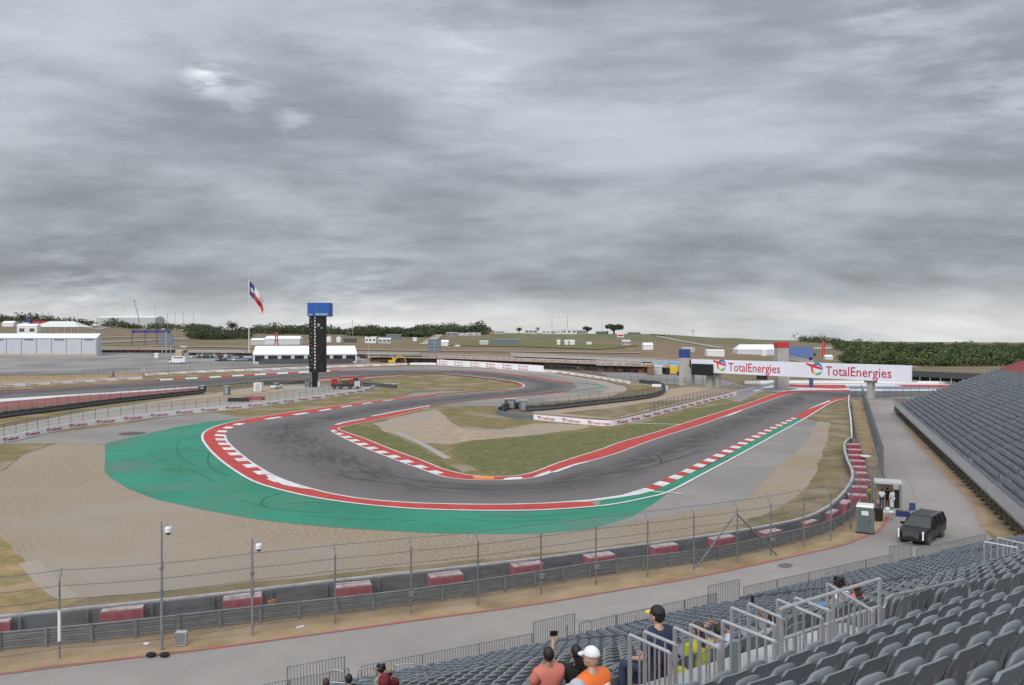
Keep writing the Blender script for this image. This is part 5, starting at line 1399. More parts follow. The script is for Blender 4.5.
# ------------------------------------------------------------------ sign bridge
def sign_bridge():
    a = at(692, 259); b = at(912.5, 193); a.z = b.z = 0
    d = (b - a); L_ = d.length; d.normalize(); rz = math.atan2(d.y, d.x); n = Vector((d.y, -d.x, 0))
    root = empty('sign_bridge', tuple(a), rz, label='white sign bridge with red lettering spanning the straight before the right hand stand', cat='sign bridge')
    z0, z1 = 4.75, 9.0
    mb = MB(); mb.box2((0, -.35, z0), (L_, -.15, z1)); mb.build('sign_board', M['board'], root)
    mb = MB()
    for i in range(13): x = L_ * i / 12; mb.box((x, -.36, (z0 + z1) / 2), (.04, .02, z1 - z0 - .1))
    mb.build('panel_joint', mat('joint_grey', (.5, .51, .6), .6), root)
    mb = MB(); mb.box2((0, -.1, z0 + .1), (L_, 2.2, z0 + .5)); mb.box2((0, -.1, z1 - .5), (L_, 2.2, z1 - .2)); 
    for i in range(20): x = L_ * (i + .5) / 20; mb.tube([(x - 1.5, 2.1, z0 + .3), (x + 1.5, 2.1, z1 - .3)], .1, 4)
    mb.build('truss_walkway', M['concrete'], root)
    def upx(px):   # distance along the bridge seen at that column
        u = (px - 512) / F; t = (u * a.y - a.x) / (d.x - u * d.y); return t
    # pillars
    t = upx(868); mb = MB(); mb.box2((t - .8, .6, 0), (t + .8, 1.8, z0 + .1)); mb.box2((t - 1.4, .4, z0 - .6), (t + 1.4, 2.0, z0 + .1)); mb.build('right_pillar', M['concrete'], root)
    t0, t1 = upx(704), upx(711); mb = MB(); mb.box2((t0, 1, 0), (t1 - .6, 2.6, z0 + .1)); mb.box2((t1 + .6, 1.4, 0), (t1 + 1.9, 2.6, z0 + .1)); mb.build('left_pillar', M['concrete'], root)
    # dark screen
    t0, t1 = upx(694), upx(714.5); mb = MB(); mb.box2((t0, -1.2, z0 - .9), (t1, -.5, z1 - 1.5)); mb.build('black_screen', M['black'], root)
    # lettering: two visible logos
    H_ = z1 - z0
    for pxl, pxr in ((715, 781), (808.5, 892.5)):
        t0, t1 = upx(pxl), upx(pxr); size = (t1 - t0) / logo_len(1.0)
        put_logo(root, Vector((t0, -.37, z0 + H_ * .5 - size * .34)), Vector((1, 0, 0)), size)
    mb = MB(); t0, t1 = upx(757), upx(767); mb.box2((t0, -.2, z0 - 1.3), (t1, .2, z0 - .15)); mb.build('start_light_box', M['black'], root)
sign_bridge()
def tower(name, label, px, D, w, h, capm, caph, dep=3.2, rz=0.0, extra=None):
    p = at(px, D); root = empty(name, tuple(p), rz, label=label, cat='tower')
    mb = MB(); mb.box2((-w / 2, -dep / 2, 0), (w / 2, dep / 2, h - caph)); mb.build('shaft', M['concrete'], root)
    mb = MB(); mb.box2((-w / 2 - .1, -dep / 2 - .1, h - caph), (w / 2 + .1, dep / 2 + .1, h)); mb.build('cap_panel', capm, root)
    if extra: extra(root)
    return root
def ex1(root):
    mb = MB(); mb.box2((1.6, -1.9, 6.2), (2.9, -1.0, 8.6)); mb.build('signal_box', M['black'], root)
    mb = MB(); mb.box2((2.3, -.6, 0), (3.3, .8, 9)); mb.build('side_buttress', M['grey'], root)
tower('bridge_tower', 'white tower with a dark blue top left of the sign bridge', 684.5, 262, 3.6, 12.2, M['darkblue'], 2.8, rz=R(-12), extra=ex1)
tower('bridge_tower', 'white tower with a red top rising behind the middle of the sign bridge', 781.5, 240, 3.4, 14.6, M['paint_red'], 1.7)
p = at(799, 250); root = empty('blue_stair_block', tuple(p), label='small blue truss block with stairs right of the red topped tower', cat='stair tower')
mb = MB(); mb.box2((-4.6, -1.5, 0), (-4.3, 1.5, 12.8)); mb.box2((3.8, -1.5, 0), (4.1, 1.5, 12.5)); mb.box2((-4.6, -1.6, 9.8), (4.1, 1.6, 13.1)); mb.build('truss_box', M['blue_truss'], root)
mb = MB()
for i in range(9): mb.box((-3.8 + i, -1.8, 9.4 - i * .18), (1.1, .4, .25))
mb.tube([(-4.3, -2, 10.4), (3.9, -2, 8.3)], .12, 5); mb.tube([(-4.3, -1.9, 3), (3.9, -1.9, 9)], .15, 5); mb.build('stair_flight', M['lightgrey'], root)
# ------------------------------------------------------------------ vegetation
def leaf_cloud(mb, c, rx, rz, n, s, rr, ry=None):
    ry = ry or rx
    for _ in range(n):
        while True:
            x, y, z = rr.uniform(-1, 1), rr.uniform(-1, 1), rr.uniform(-1, 1)
            q = x * x + y * y + z * z
            if .25 < q < 1: break
        k = 1 + .35 * mnoise.noise(Vector((c[0] + x * 2.1, c[1] + y * 2.1, c[2] + z * 2.3)))
        p = Vector((c[0] + x * rx * k, c[1] + y * ry * k, c[2] + z * rz * k))
        a = Vector((rr.uniform(-1, 1), rr.uniform(-1, 1), rr.uniform(-.6, .6))).normalized() * s * rr.uniform(.6, 1.3)
        b = Vector((rr.uniform(-1, 1), rr.uniform(-1, 1), rr.uniform(-1, 1))).normalized() * s * rr.uniform(.5, 1.1)
        mb.add([p - a, p + b, p + a, p - b], [[0, 1, 2, 3]])
def single_tree(label, px, D, h, w, m='leaf', lobes=5, n=900, seed=1, lean=0, name='tree', z=None):
    p = at(px, D); rr = random.Random(seed); root = empty(name, tuple(p), label=label, cat='tree')
    mb = MB(); mb.tube([(0, 0, -.3), (lean * .3, 0, h * .3), (lean * .7, 0, h * .6)], [w * .06, w * .045, w * .02], 7)
    for i in range(5):
        t = rr.uniform(0, 6.28); mb.tube([(lean * .3, 0, h * .3), (math.cos(t) * w * .3, math.sin(t) * w * .3, h * rr.uniform(.55, .8))], [w * .03, w * .01], 5)
    mb.build('trunk', M['trunk'], root)
    mb = MB()
    for i in range(lobes):
        t = rr.uniform(0, 6.28); r_ = rr.uniform(.1, .55)
        leaf_cloud(mb, (math.cos(t) * w * .5 * r_ + lean, math.sin(t) * w * .5 * r_, h * rr.uniform(.5, .78)), w * rr.uniform(.26, .38), h * rr.uniform(.16, .26), n // lobes, w * .045, rr)
    mb.build('crown', M[m], root)
    return root
def wood(name, region, count, h, w, m, seed=3, n=60, label=None):
    """a far wood that reads as one mass: crowns of many leaf clumps on trunks"""
    rr = random.Random(seed); mb = MB(); V = []; Fc = []
    for _ in range(count):
        px, D = region(rr); p = at(px, D); nn = mnoise.noise(Vector((p.x * .018, p.y * .006, seed)))
        if nn < -.32 and seed != 3: continue
        hh = h * rr.uniform(.5, 1.3) * (1 + (.9 if seed != 3 else .7) * nn); ww = w * rr.uniform(.7, 1.3)
        mb.tube([(p.x, p.y, p.z - .5), (p.x, p.y, p.z + hh * .5)], ww * .04, 4, cap=False)
        for j in range(2):
            leaf_cloud(mb, (p.x + rr.uniform(-.3, .3) * ww, p.y + rr.uniform(-.3, .3) * ww, p.z + hh * (.42 + .28 * j)), ww * (.62 - .12 * j), hh * .34, n // 2, ww * .085, rr)
    o = mb.build(name, M[m]); return tag(o, kind='stuff')
# right hand wood beyond the end of the side stand
def reg_r(rr):
    D = 455 + 520 * rr.random() ** 1.3
    lo = 842 if D < 520 else (852 if D < 640 else 835)
    return rr.uniform(lo, 1110), D
wood('forest', reg_r, 1050, 7.0, 9, 'leaf', 3, 100)
wood('forest', lambda rr: (rr.uniform(800, 1110), rr.uniform(1000, 1200)), 260, 8, 13, 'leafdark', 6, 50)
# left and centre tree line on the ridge
wood('tree_line', lambda rr: (rr.uniform(330, 428), rr.uniform(820, 960)), 230, 9, 12, 'leafdark', 11, 90)
wood('tree_line', lambda rr: (rr.uniform(190, 345), rr.uniform(900, 1080)), 210, 8.5, 13, 'leafdark', 12, 80)
wood('tree_line', lambda rr: (rr.uniform(428, 486), rr.uniform(960, 1060)), 90, 12, 12, 'leafdark', 13, 90)
wood('tree_line', lambda rr: (rr.uniform(-30, 210), rr.uniform(1180, 1350)), 150, 9, 16, 'leafdark', 14, 60)
wood('hedge_row', lambda rr: (rr.uniform(189, 250), rr.uniform(700, 780)), 150, 6, 8, 'leafdark', 15, 90)
single_tree('large dark round tree alone on the ridge, beside the sign on a post', 614, 1040, 14, 24, 'leafdark', 7, 1500, 21)
single_tree('smaller dark tree on the ridge left of the large round one', 587, 1060, 11, 15, 'leafdark', 6, 1000, 22)
single_tree('bushy dark tree at the right end of the ridge wood, near the brown hut', 480, 1000, 14, 13, 'leafdark', 6, 1000, 23)
single_tree('dark bushy tree on the ridge just left of the white houses', 519, 1040, 9, 9, 'leafdark', 5, 700, 24)
single_tree('small dark tree among the white houses on the ridge', 537, 1050, 10, 7, 'leafdark', 5, 600, 25)
single_tree('round dark tree left of the flagpole on the ridge', 232, 980, 15, 13, 'leafdark', 5, 900, 26)
single_tree('small dark tree on the skyline between the poles left of the flagpole', 193, 1080, 12, 10, 'leafdark', 5, 700, 27)
single_tree('dark tree at the far left skyline above the small white tent', 22, 1150, 13, 14, 'leafdark', 5, 700, 28)
single_tree('dark tree left of the yellow grass behind the white marquee', 754, 560, 5, 3.5, 'leafdark', 4, 400, 29)
single_tree('dark bush right of the small white box on the right hill', 848, 560, 5.5, 9, 'leafdark', 4, 500, 30)

# ------------------------------------------------------------------ far buildings, tents and structures
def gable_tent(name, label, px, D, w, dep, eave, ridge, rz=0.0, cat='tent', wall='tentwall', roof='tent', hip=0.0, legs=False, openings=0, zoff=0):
    p = at(px, D); root = empty(name, (p.x, p.y, p.z + zoff), rz, label=label, cat=cat)
    mb = MB(); o = .25
    a = [(-w / 2 - o, -dep / 2 - o, eave), (w / 2 + o, -dep / 2 - o, eave), (w / 2 + o, dep / 2 + o, eave), (-w / 2 - o, dep / 2 + o, eave), (-w / 2 + hip, 0, ridge), (w / 2 - hip, 0, ridge)]
    mb.add(a, [[0, 1, 5, 4], [2, 3, 4, 5], [0, 4, 3], [1, 2, 5]])
    mb.add([(x, y, z - .12) for x, y, z in a], [[0, 4, 5, 1], [2, 5, 4, 3], [0, 3, 4], [1, 5, 2]])
    mb.build('roof', M[roof], root)
    mb = MB()
    if legs:
        n = max(2, int(w / 6) + 1)
        for i in range(n):
            for y in (-dep / 2, dep / 2): x = -w / 2 + w * i / (n - 1); mb.tube([(x, y, -.5), (x, y, eave)], .12, 5)
        mb.build('leg_frame', M['paint_white'], root)
    else:
        mb.box2((-w / 2, -dep / 2, -1.5), (w / 2, dep / 2, eave - .02)); mb.build('wall', M[wall], root)
        for i in range(openings):
            x = -w / 2 + w * (i + .5) / openings; mb = MB(); mb.box2((x - w / openings * .36, -dep / 2 - .06, .8), (x + w / openings * .36, -dep / 2 + .1, eave - .5)); mb.build('opening', M['glass'], root)
    return root
# white marquee behind the tower
p = at(306, 395)
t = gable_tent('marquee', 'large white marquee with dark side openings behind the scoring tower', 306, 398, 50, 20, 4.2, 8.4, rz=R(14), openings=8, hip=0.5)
mb = MB(); mb.box2((-24, -9.2, -1.2), (24, -8.9, 2.2)); tag(mb.build('mesh_barrier', M['steel_dark'], None, loc=tuple(p), rz=R(8)), 'dark mesh barrier standing along the foot of the large white marquee', 'barrier')
# long white shed at the left
def shed():
    D = 448; p = at(36, D); root = empty('exhibition_shed', tuple(p), R(0), label='long pale blue white shed with grey door panels at the left edge', cat='shed')
    w = 72; x1 = (97 - 36) / F * D; x0 = x1 - w
    mb = MB(); mb.box2((x0, 0, -1), (x1, 5, 10.2)); mb.build('wall', M['shed'], root)
    mb = MB(); mb.add([(x0 - .3, -.5, 10.0), (x1 + .3, -.5, 10.0), (x1 - 2.5, 9, 12.6), (x0, 9, 12.6), (x0 - .3, -.5, 10.35), (x1 + .3, -.5, 10.35), (x1 - 2.5, 9, 12.9), (x0, 9, 12.9)], [[0, 1, 5, 4], [4, 5, 6, 7], [1, 2, 6, 5], [0, 3, 2, 1]]); mb.build('roof', M['tent'], root)
    for i in range(9):
        x = x1 - .4 - i * 8.6
        mb = MB(); mb.box((x, -.04, 5), (.22, .1, 10)); mb.build('panel_joint', M['slate'], root)
        if i % 2 == 0: mb = MB(); mb.box((x - 4.3, -.08, 9.2), (5.2, .12, .7)); mb.build('vent_slot', M['slate'], root)
    mb = MB(); mb.box2((x0, -.15, -1), (x1, -.02, 1.1)); mb.build('base_plinth', M['tan'], root)
shed()
gable_tent('canopy_tent', 'grey peaked canopy tent on white legs behind the long shed', 62, 720, 44, 24, 7.5, 13, hip=11, legs=True, roof='canvas')
def box_building(name, label, px, D, w, h, dep=6, m='lightgrey', roof=None, cat='building', rz=0.0, windows=0, zoff=0.0, wm='glass'):
    p = at(px, D); root = empty(name, (p.x, p.y, p.z + zoff), rz, label=label, cat=cat)
    mb = MB(); mb.box2((-w / 2, -dep / 2, -1), (w / 2, dep / 2, h)); mb.build('wall', M[m], root)
    mb = MB(); mb.add([(-w / 2 - .2, -dep / 2 - .2, h), (w / 2 + .2, -dep / 2 - .2, h), (w / 2 + .2, dep / 2 + .2, h), (-w / 2 - .2, dep / 2 + .2, h), (-w / 2 - .2, 0, h + h * .22), (w / 2 + .2, 0, h + h * .22)], [[0, 1, 5, 4], [2, 3, 4, 5], [0, 4, 3], [1, 2, 5], [0, 3, 2, 1]]); mb.build('roof', M[roof or m], root)
    for i in range(windows):
        x = -w / 2 + w * (i + .5) / windows; mb = MB(); mb.box((x, -dep / 2 - .03, h * .55), (w / windows * .5, .08, h * .35)); mb.build('window', M[wm], root)
    return root
box_building('truck_cabin', 'white rounded motorhome parked behind the left end of the long shed', 29, 700, 18, 8.5, 6, 'paint_white', 'tent', 'motorhome', windows=2)
gable_tent('small_tent', 'small white tent on the far left hillside', 10, 900, 13, 8, 4, 6.2, wall='paint_white')
box_building('site_hut', 'pale hut with white box at the far left, right of the small tent', 26, 900, 7, 4, 5, 'lightgrey', 'paint_white', windows=1)
box_building('site_hut', 'dark blue container at the left end of the red banner row', 29.5, 960, 5, 7, 5, 'darkblue', cat='container')
p = at(50, 960); root = empty('hoarding', tuple(p), label='long red and white hoarding on the far left skyline', cat='hoarding')
for i in range(9):
    mb = MB(); mb.box(((i - 4) * 5.3, 0, 5.5 - i * .1), (5.1, .3, 3.2)); mb.build('hoarding_panel', M['paint_red'] if i % 3 != 1 else M['barred'], root)
mb = MB()
for i in range(10): mb.tube([((i - 4.5) * 5.3, .3, -.5), ((i - 4.5) * 5.3, .3, 6)], .15, 4)
mb.build('hoarding_frame', M['slate'], root)
# large hazy building on the skyline
box_building('warehouse', 'long pale grey warehouse on the left skyline beside the crane', 131, 1500, 112, 19, 40, 'lightgrey', 'canvas', windows=0)
p = at(140, 1350); root = empty('crane', tuple(p), label='tall lattice crane leaning left on the left skyline', cat='crane')
mb = MB(); mb.tube([(0, 0, 0), (-3, 0, 22), (-10, 0, 48)], [.9, .7, .5], 5); mb.build('boom', M['grey'], root); mb = MB(); mb.box((0, 0, 1.5), (7, 4, 4)); mb.build('crane_cab', M['slate'], root); mb = MB(); mb.box((-10, 0, 48.5), (3.0, 1.2, 2)); mb.build('boom_head', M['grey'], root)
# purple frame banner and grey billboards
p = at(151, 600); root = empty('banner_gantry', tuple(p), label='long purple banner gantry above the road on the left hillside', cat='gantry')
mb = MB(); mb.box((0, 0, 12.6 - 2), (30, .5, 2.0)); mb.build('purple_banner', M['purple'], root); mb = MB()
for x in (-14.6, -4.5, 4.5, 14.6): mb.tube([(x, 0, -.5), (x, 0, 11)], .25, 5)
for x in (-13.5, -4.5, 4.5, 13.5): mb.box((x, -.3, 10.6), (2.2, .2, 2.6))
mb.build('gantry_frame', M['darkblue'], root)
def billboard_back(label, px, D, w, h, z0, m='slate'):
    p = at(px, D); root = empty('screen_frame', tuple(p), label=label, cat='screen')
    mb = MB(); mb.box2((-w / 2, -.3, z0), (w / 2, .3, z0 + h)); mb.build('screen_panel', M[m], root)
    mb = MB(); 
    for x in (-w * .3, 0, w * .3): mb.tube([(x, .5, -.5), (x, .5, z0 + h)], .2, 5)
    for k in range(1, 4): mb.box((0, -.34, z0 + h * k / 4), (w, .05, .12))
    mb.box((0, -.36, z0 + h / 2), (.15, .05, h)); mb.build('screen_support', M['lightgrey'], root)
billboard_back('grey blue back of a large screen on posts left of the parked cars', 166, 470, 8.4, 6.2, 5.5)
billboard_back('grey blue back of a large screen standing before the brown slope in the centre', 434.5, 430, 7.2, 7.4, 3.4)
# flagpole and its flag
def flag():
    D = 480; p = at(249, D); root = empty('flagpole', tuple(p), label='very tall white flagpole on the brown mound left of the tower', cat='flagpole')
    top = H + (HY - 281) * D / F - p.z
    mb = MB(); mb.tube([(0, 0, -1), (0, 0, top)], [.34, .18], 8); mb.build('pole', M['paint_white'], root)
    mb = MB(); mb.ball((0, 0, top + .3), .45, 8, 6); mb.build('finial', M['paint_white'], root)
    f = empty('flag', (p.x + .4, p.y, p.z + top), label='large blue, white and red flag with one star on the tall pole', cat='flag')
    # flag surface: hoist at u=0; the cloth sags down to the right in folds
    hoist = 8.6; fly = 14.0
    def S(u, v):      # v 0 top to 1 bottom
        x = fly * (u * .66 - .10 * u * u * v) ; z = -hoist * v * (1 - .22 * u) - fly * (.62 * u + .36 * u ** 2) ; y = .9 * math.sin(u * 7 + v * 2.2) * u ** .5 + .5 * math.sin(u * 15 + v * 3) * u
        return (x, y, z + .25 * math.sin(u * 9 + 1) * u)
    nu, nv = 36, 18
    for name, u0, u1, v0, v1, m in (('blue_field', 0, 1 / 3, 0, 1, 'flagblue'), ('white_stripe', 1 / 3, 1, 0, .5, 'flagwhite'), ('red_stripe', 1 / 3, 1, .5, 1, 'flagred')):
        mb = MB(); a = max(2, int(nu * (u1 - u0))); b = max(2, int(nv * (v1 - v0)))
        vs = [S(u0 + (u1 - u0) * i / a, v0 + (v1 - v0) * j / b) for j in range(b + 1) for i in range(a + 1)]
        mb.add(vs, [[j * (a + 1) + i, j * (a + 1) + i + 1, (j + 1) * (a + 1) + i + 1, (j + 1) * (a + 1) + i] for j in range(b) for i in range(a)])
        mb.build(name, M[m], f, smooth=True)
    mb = MB(); c = (1 / 6, .5); vs = []
    for k in range(10):
        r_ = 2.0 if k % 2 == 0 else .8; t = R(90 + 36 * k); u = c[0] + r_ * math.cos(t) / (fly * .82); v = c[1] - r_ * math.sin(t) / hoist
        q = S(u, v); vs.append((q[0], q[1] - .14, q[2]))
    q = S(*c); mb.add(vs + [(q[0], q[1] - .16, q[2])], [[10, k, (k + 1) % 10] for k in range(10)]); mb.build('star', M['flagwhite'], f)
flag()
p = at(249, 480)
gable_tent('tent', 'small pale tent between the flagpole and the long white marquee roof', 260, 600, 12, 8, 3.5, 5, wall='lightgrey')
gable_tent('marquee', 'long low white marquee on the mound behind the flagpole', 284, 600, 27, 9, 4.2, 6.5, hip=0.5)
# red lattice statue
p = at(276.5, 540); root = empty('red_statue', tuple(p), label='tall red lattice sculpture by the long low marquee', cat='sculpture')
mb = MB()
for s in (-1, 1): mb.tube([(s * 2.2, 0, -.5), (s * .5, 0, 5), (s * .9, 0, 11)], [.5, .35, .4], 5)
mb.box((0, 0, 5.4), (3.2, .6, .6)); mb.box((0, 0, 10.8), (2.4, .6, .7)); mb.box((0, 0, 8), (1.5, .5, .5)); mb.build('lattice_frame', M['paint_red'], root)
# water tanks, containers
for i, (px, lab) in enumerate(((329, 'white cylindrical tank just right of the tower'), (339, 'second white cylindrical tank from the tower'))):
    p = at(px, 640); root = empty('storage_tank', tuple(p), label=lab, cat='tank'); mb = MB(); mb.cyl((0, 0, -.5), 2.1, 4.6, 14); mb.build('tank_shell', M['tent'], root); mb = MB(); mb.cyl((0, 0, 4.1), 2.1, .7, 14, .5); mb.build('tank_lid', M['lightgrey'], root)
box_building('container', 'dark flat container right of the white tanks', 350, 640, 10, 2.8, 4, 'steel_dark', cat='container')
box_building('site_office', 'white site office with dark windows on the slope right of the tanks', 371, 640, 9, 4.2, 5, 'paint_white', 'canvas', windows=3)
box_building('site_office', 'second white site office, just right of the first one', 385, 640, 10, 3.6, 5, 'lightgrey', 'tent', windows=3)
box_building('site_office', 'dark low hut behind the white site offices below the trees', 394, 760, 14, 3.5, 5, 'slate', 'slate')
gable_tent('small_tent', 'white square tent right of the grey screen on the slope', 443.5, 620, 8, 6, 3.0, 4.6, wall='paint_white')
box_building('shed_hut', 'tiny white hut on the green slope left of the slope road', 415, 700, 3.4, 2.8, 3, 'paint_white')
box_building('container_stack', 'long row of grey blue containers on the slope in the centre', 506, 640, 21, 4.0, 5, 'slate', 'slate', cat='container')
box_building('container_stack', 'pale container beside the grey blue container row', 484, 640, 7, 3, 4, 'lightgrey', 'paint_white', cat='container')
for i, px in enumerate((558.5, 567, 571.5)): box_building('white_container', ('single white container left of the pair on the slope', 'left white container of the touching pair on the slope', 'right white container of the touching pair on the slope')[i], px, 640, (2.6, 4, 5)[i], 3.6, 3, 'paint_white', cat='container')
box_building('white_container', 'small white trailer right of the pair of white containers', 589, 650, 4.2, 2.0, 3, 'paint_white', cat='trailer')
box_building('site_office', 'white cabin with windows beside the sign post on the hill', 626, 640, 6.6, 3.6, 4, 'lightgrey', 'paint_white', windows=3)
gable_tent('small_tent', 'white shed with pitched roof on the brown slope left of the blue topped tower', 647.5, 560, 7, 6, 3.4, 5, wall='paint_white')
gable_tent('marquee', 'long white marquee with pitched roof on the right hill behind the sign bridge', 756, 560, 30, 12, 3.4, 7, hip=3, wall='tentwall')
box_building('white_hall', 'white hall left of the long marquee above the sign bridge', 714.5, 520, 11.5, 3.6, 7, 'paint_white', 'tent')
box_building('shed_hut', 'small white box standing in front of the long marquee', 763.5, 545, 3.4, 3.8, 3, 'paint_white')
box_building('shed_hut', 'small grey canopy hut above the blue topped tower', 688, 560, 9, 2.4, 4, 'lightgrey')
gable_tent('small_tent', 'small rounded white tent under the red flag pillar on the right hill', 828, 520, 5, 4, 1.8, 3, wall='paint_white')
p = at(823.5, 520); root = empty('red_pillar', tuple(p), label='tall red feather banner on the right hill', cat='banner'); mb = MB(); mb.tube([(0, 0, -1), (0, 0, 12)], .15, 5); mb.build('banner_pole', M['lightgrey'], root); mb = MB(); mb.box2((-.9, -.1, 1.5), (.9, .1, 11.8)); mb.box2((.9, -.1, 9.6), (1.6, .1, 11.2)); mb.build('banner_cloth', M['paint_red'], root)
# ridge houses
RH = [(491, 10, 3.4, 'tan', 'rust', 'brown roofed hut on the ridge at the left of the houses'), (500, 12, 2.8, 'lightgrey', 'grey', 'low grey roofed house on the ridge right of the brown hut'), (531, 16, 5.4, 'lightgrey', 'canvas', 'tall pale house on the ridge in the middle of the row'), (548, 16, 3.2, 'canvas', 'grey', 'low house right of the tall pale house'), (557, 10, 3.6, 'paint_white', 'grey', 'small white house on the ridge below the thin masts'), (569, 20, 6, 'canvas', 'lightgrey', 'widest pale house on the ridge'), (581, 12, 5, 'grey', 'lightgrey', 'grey house just left of the smaller ridge tree'), (602, 16, 3.8, 'slate', 'lightgrey', 'low dark house between the two ridge trees'), (634, 16, 2.6, 'slate', 'grey', 'long low shed right of the large ridge tree')]
for i, (px, w, h, m, rf, lab) in enumerate(RH): box_building('ridge_house', lab, px, 1050, w, h, 9, m, rf, 'house', windows=3)
RH2 = [(452, 14, 3, 'grey', 'lightgrey', 'grey low building under the centre ridge wood'), (462, 12, 2.4, 'canvas', 'lightgrey', 'pale low building under the centre ridge wood'), (474, 16, 2.6, 'lightgrey', 'canvas', 'long pale building at the right end of the ridge wood')]
for px, w, h, m, rf, lab in RH2: box_building('ridge_house', lab, px, 930, w, h, 8, m, rf, 'house', windows=2)
# slope road and other dirt roads on the hills (lie on the terrain)
line('hill_road', [(424, 345), (432, 340), (440, 334.8)], 9, 30, M['path'])
line('hill_road', [(655, 336.2), (680, 341.2), (706, 345.8), (722, 348.5)], 9, 30, M['path'])
line('hill_road', [(130, 322.5), (160, 327), (185, 331), (205, 335)], 10, 30, M['dirt'])
line('hill_road', [(96, 330), (108, 327), (116, 324.5)], 12, 30, M['lot'])
line('hill_road', [(96, 343), (140, 341), (200, 338), (230, 336)], 16, 30, M['lot'])
line('hill_road', [(98, 338), (150, 337), (188, 340)], 10, 30, M['dirt'])
line('hill_road', [(780, 349.5), (830, 348.5), (880, 347)], 14, 30, M['path'])
line('hill_road', [(150, 346), (190, 347), (300, 349), (380, 350.5), (520, 352), (640, 353.5)], 9, 30, M['gravel_pale'])
sheet('hill_grass', [(448, 346), (480, 340), (640, 346), (600, 350), (520, 347)], 28, M['grass_green'])

# ------------------------------------------------------------------ long temporary stand behind the far loop
def far_stand(label, pa, pb, h, dep, m_front='steel_dark', rows=4, board=None, Dspec=None):
    a, b = GT(*pa), GT(*pb)
    if Dspec: a, b = at(pa[0], Dspec[0]), at(pb[0], Dspec[1])
    d = b - a; d.z = 0; L_ = d.length; rz = math.atan2(d.y, d.x); root = empty('temporary_stand', tuple(a), rz, label=label, cat='grandstand')
    sl = (b.z - a.z) / L_
    def Z(x): return sl * x
    # frame of posts, ledgers and cross braces
    n = max(3, int(L_ / 3.2))
    mb = MB()
    for i in range(n + 1):
        x = L_ * i / n
        for y in (0, dep): mb.tube([(x, y, Z(x) - .5), (x, y, Z(x) + h)], .07, 4, cap=False)
        if i < n and i % 2 == 0: mb.tube([(x, 0, Z(x)), (x + L_ / n, 0, Z(x) + h * .6)], .05, 4, cap=False)
    for f in (.3, .6): mb.tube([(0, 0, h * f), (L_, 0, Z(L_) + h * f)], .06, 4)
    mb.build('scaffold_frame', M[m_front], root)
    mb = MB(); mb.box2((0, -.3, 0), (L_, dep + .3, .25)); 
    for v in range(len(mb.v)): x, y, z = mb.v[v]; mb.v[v] = (x, y, z + Z(x) + h * .58)
    mb.build('walkway_deck', M['tan'], root)
    mb = MB(); mb.box2((0, dep, -.5), (L_, dep + .2, h * .5))
    for v in range(len(mb.v)): x, y, z = mb.v[v]; mb.v[v] = (x, y, z + Z(x))
    mb.build('dark_backing', M['steel_dark'], root)
    mb = MB(); mb.box2((0, -.15, h - .15), (L_, .05, h + .05)); mb.box2((0, -.15, h * .8), (L_, .05, h * .84))
    for v in range(len(mb.v)): x, y, z = mb.v[v]; mb.v[v] = (x, y, z + Z(x))
    mb.build('guard_top', M['lightgrey'], root)
    mb = MB(); rr = random.Random(int(L_))
    for i in range(int(L_ / 2.4)):
        x = rr.uniform(0, L_ - 3); w = rr.uniform(1.2, 3)
        if i % 3: mb.box((x + w / 2, dep * rr.uniform(.1, .8), Z(x) + h * .3 * rr.uniform(.2, .9)), (w, .5, h * rr.uniform(.12, .4)))
    mb.build('stored_panels', M['rust'], root)
    if board:
        mb = MB(); mb.box2((0, dep * .4, h * .62), (L_, dep * .42, h * .86))
        for v in range(len(mb.v)): x, y, z = mb.v[v]; mb.v[v] = (x, y, z + Z(x))
        mb.build('pale_hoarding', M[board], root)
    return root
far_stand('long dark scaffold stand with a tan deck running behind the tall white banner wall', (436, 362.5), (640, 375), 5.2, 6, board='barwhite', Dspec=(385, 330))
far_stand('low dark scaffold stand behind the excavator, left of the grey screen', (366, 361), (436, 362), 4.6, 5, Dspec=(400, 388))
far_stand('short scaffold stand right of the long one, left of the yellow truck', (596, 373), (668, 378), 5.0, 6, board='barwhite', Dspec=(335, 325))
far_stand('thin dark raised stand along the foot of the brown slope in the centre', (510, 356), (690, 362), 4.0, 4, board='lightgrey', Dspec=(420, 370))
far_stand('low dark barrier stand along the road behind the parked cars', (186, 356), (420, 357), 3.0, 3, Dspec=(455, 440), board=None)
far_stand('dark low stand on the left hillside behind the long shed', (98, 350), (186, 350), 3.2, 3, Dspec=(480, 480))
p = at(912, 300)
def dark_shed():
    a, b = at(900, 285), at(962, 262); d = b - a; L_ = d.length; root = empty('dark_canopy', tuple(a), math.atan2(d.y, d.x), label='long black canopy shed beyond the right end of the sign bridge', cat='shed')
    mb = MB(); mb.box2((0, 0, 2.2), (L_ + 12, 5, 4.2)); mb.build('black_roof', M['steel_dark'], root)
    for i in range(9): mb = MB(); mb.tube([(i * L_ / 6, .2, -.5), (i * L_ / 6, .2, 2.3)], .12, 4); mb.build('support_post', M['lightgrey'], root)
    mb = MB(); mb.box2((0, 4.6, -.5), (L_ + 12, 4.8, 2.3)); mb.build('back_wall', M['black'], root)
dark_shed()
box_building('shed_hut', 'blue roofed low building behind the stands left of the blue topped tower', 668, 350, 14, 3.0, 5, 'lightgrey', 'cyanroof')
box_building('white_container', 'pale container beside the yellow truck', 657, 322, 3.6, 3.2, 3, 'lightgrey', cat='container')
box_building('brown_container', 'rusty brown container at the right end of the far stand', 650.5, 318, 2.4, 3.4, 3, 'brown_board', cat='container')
box_building('site_hut', 'pale square hut behind the white camper in the car park', 180, 430, 3.4, 3.6, 4, 'tan')
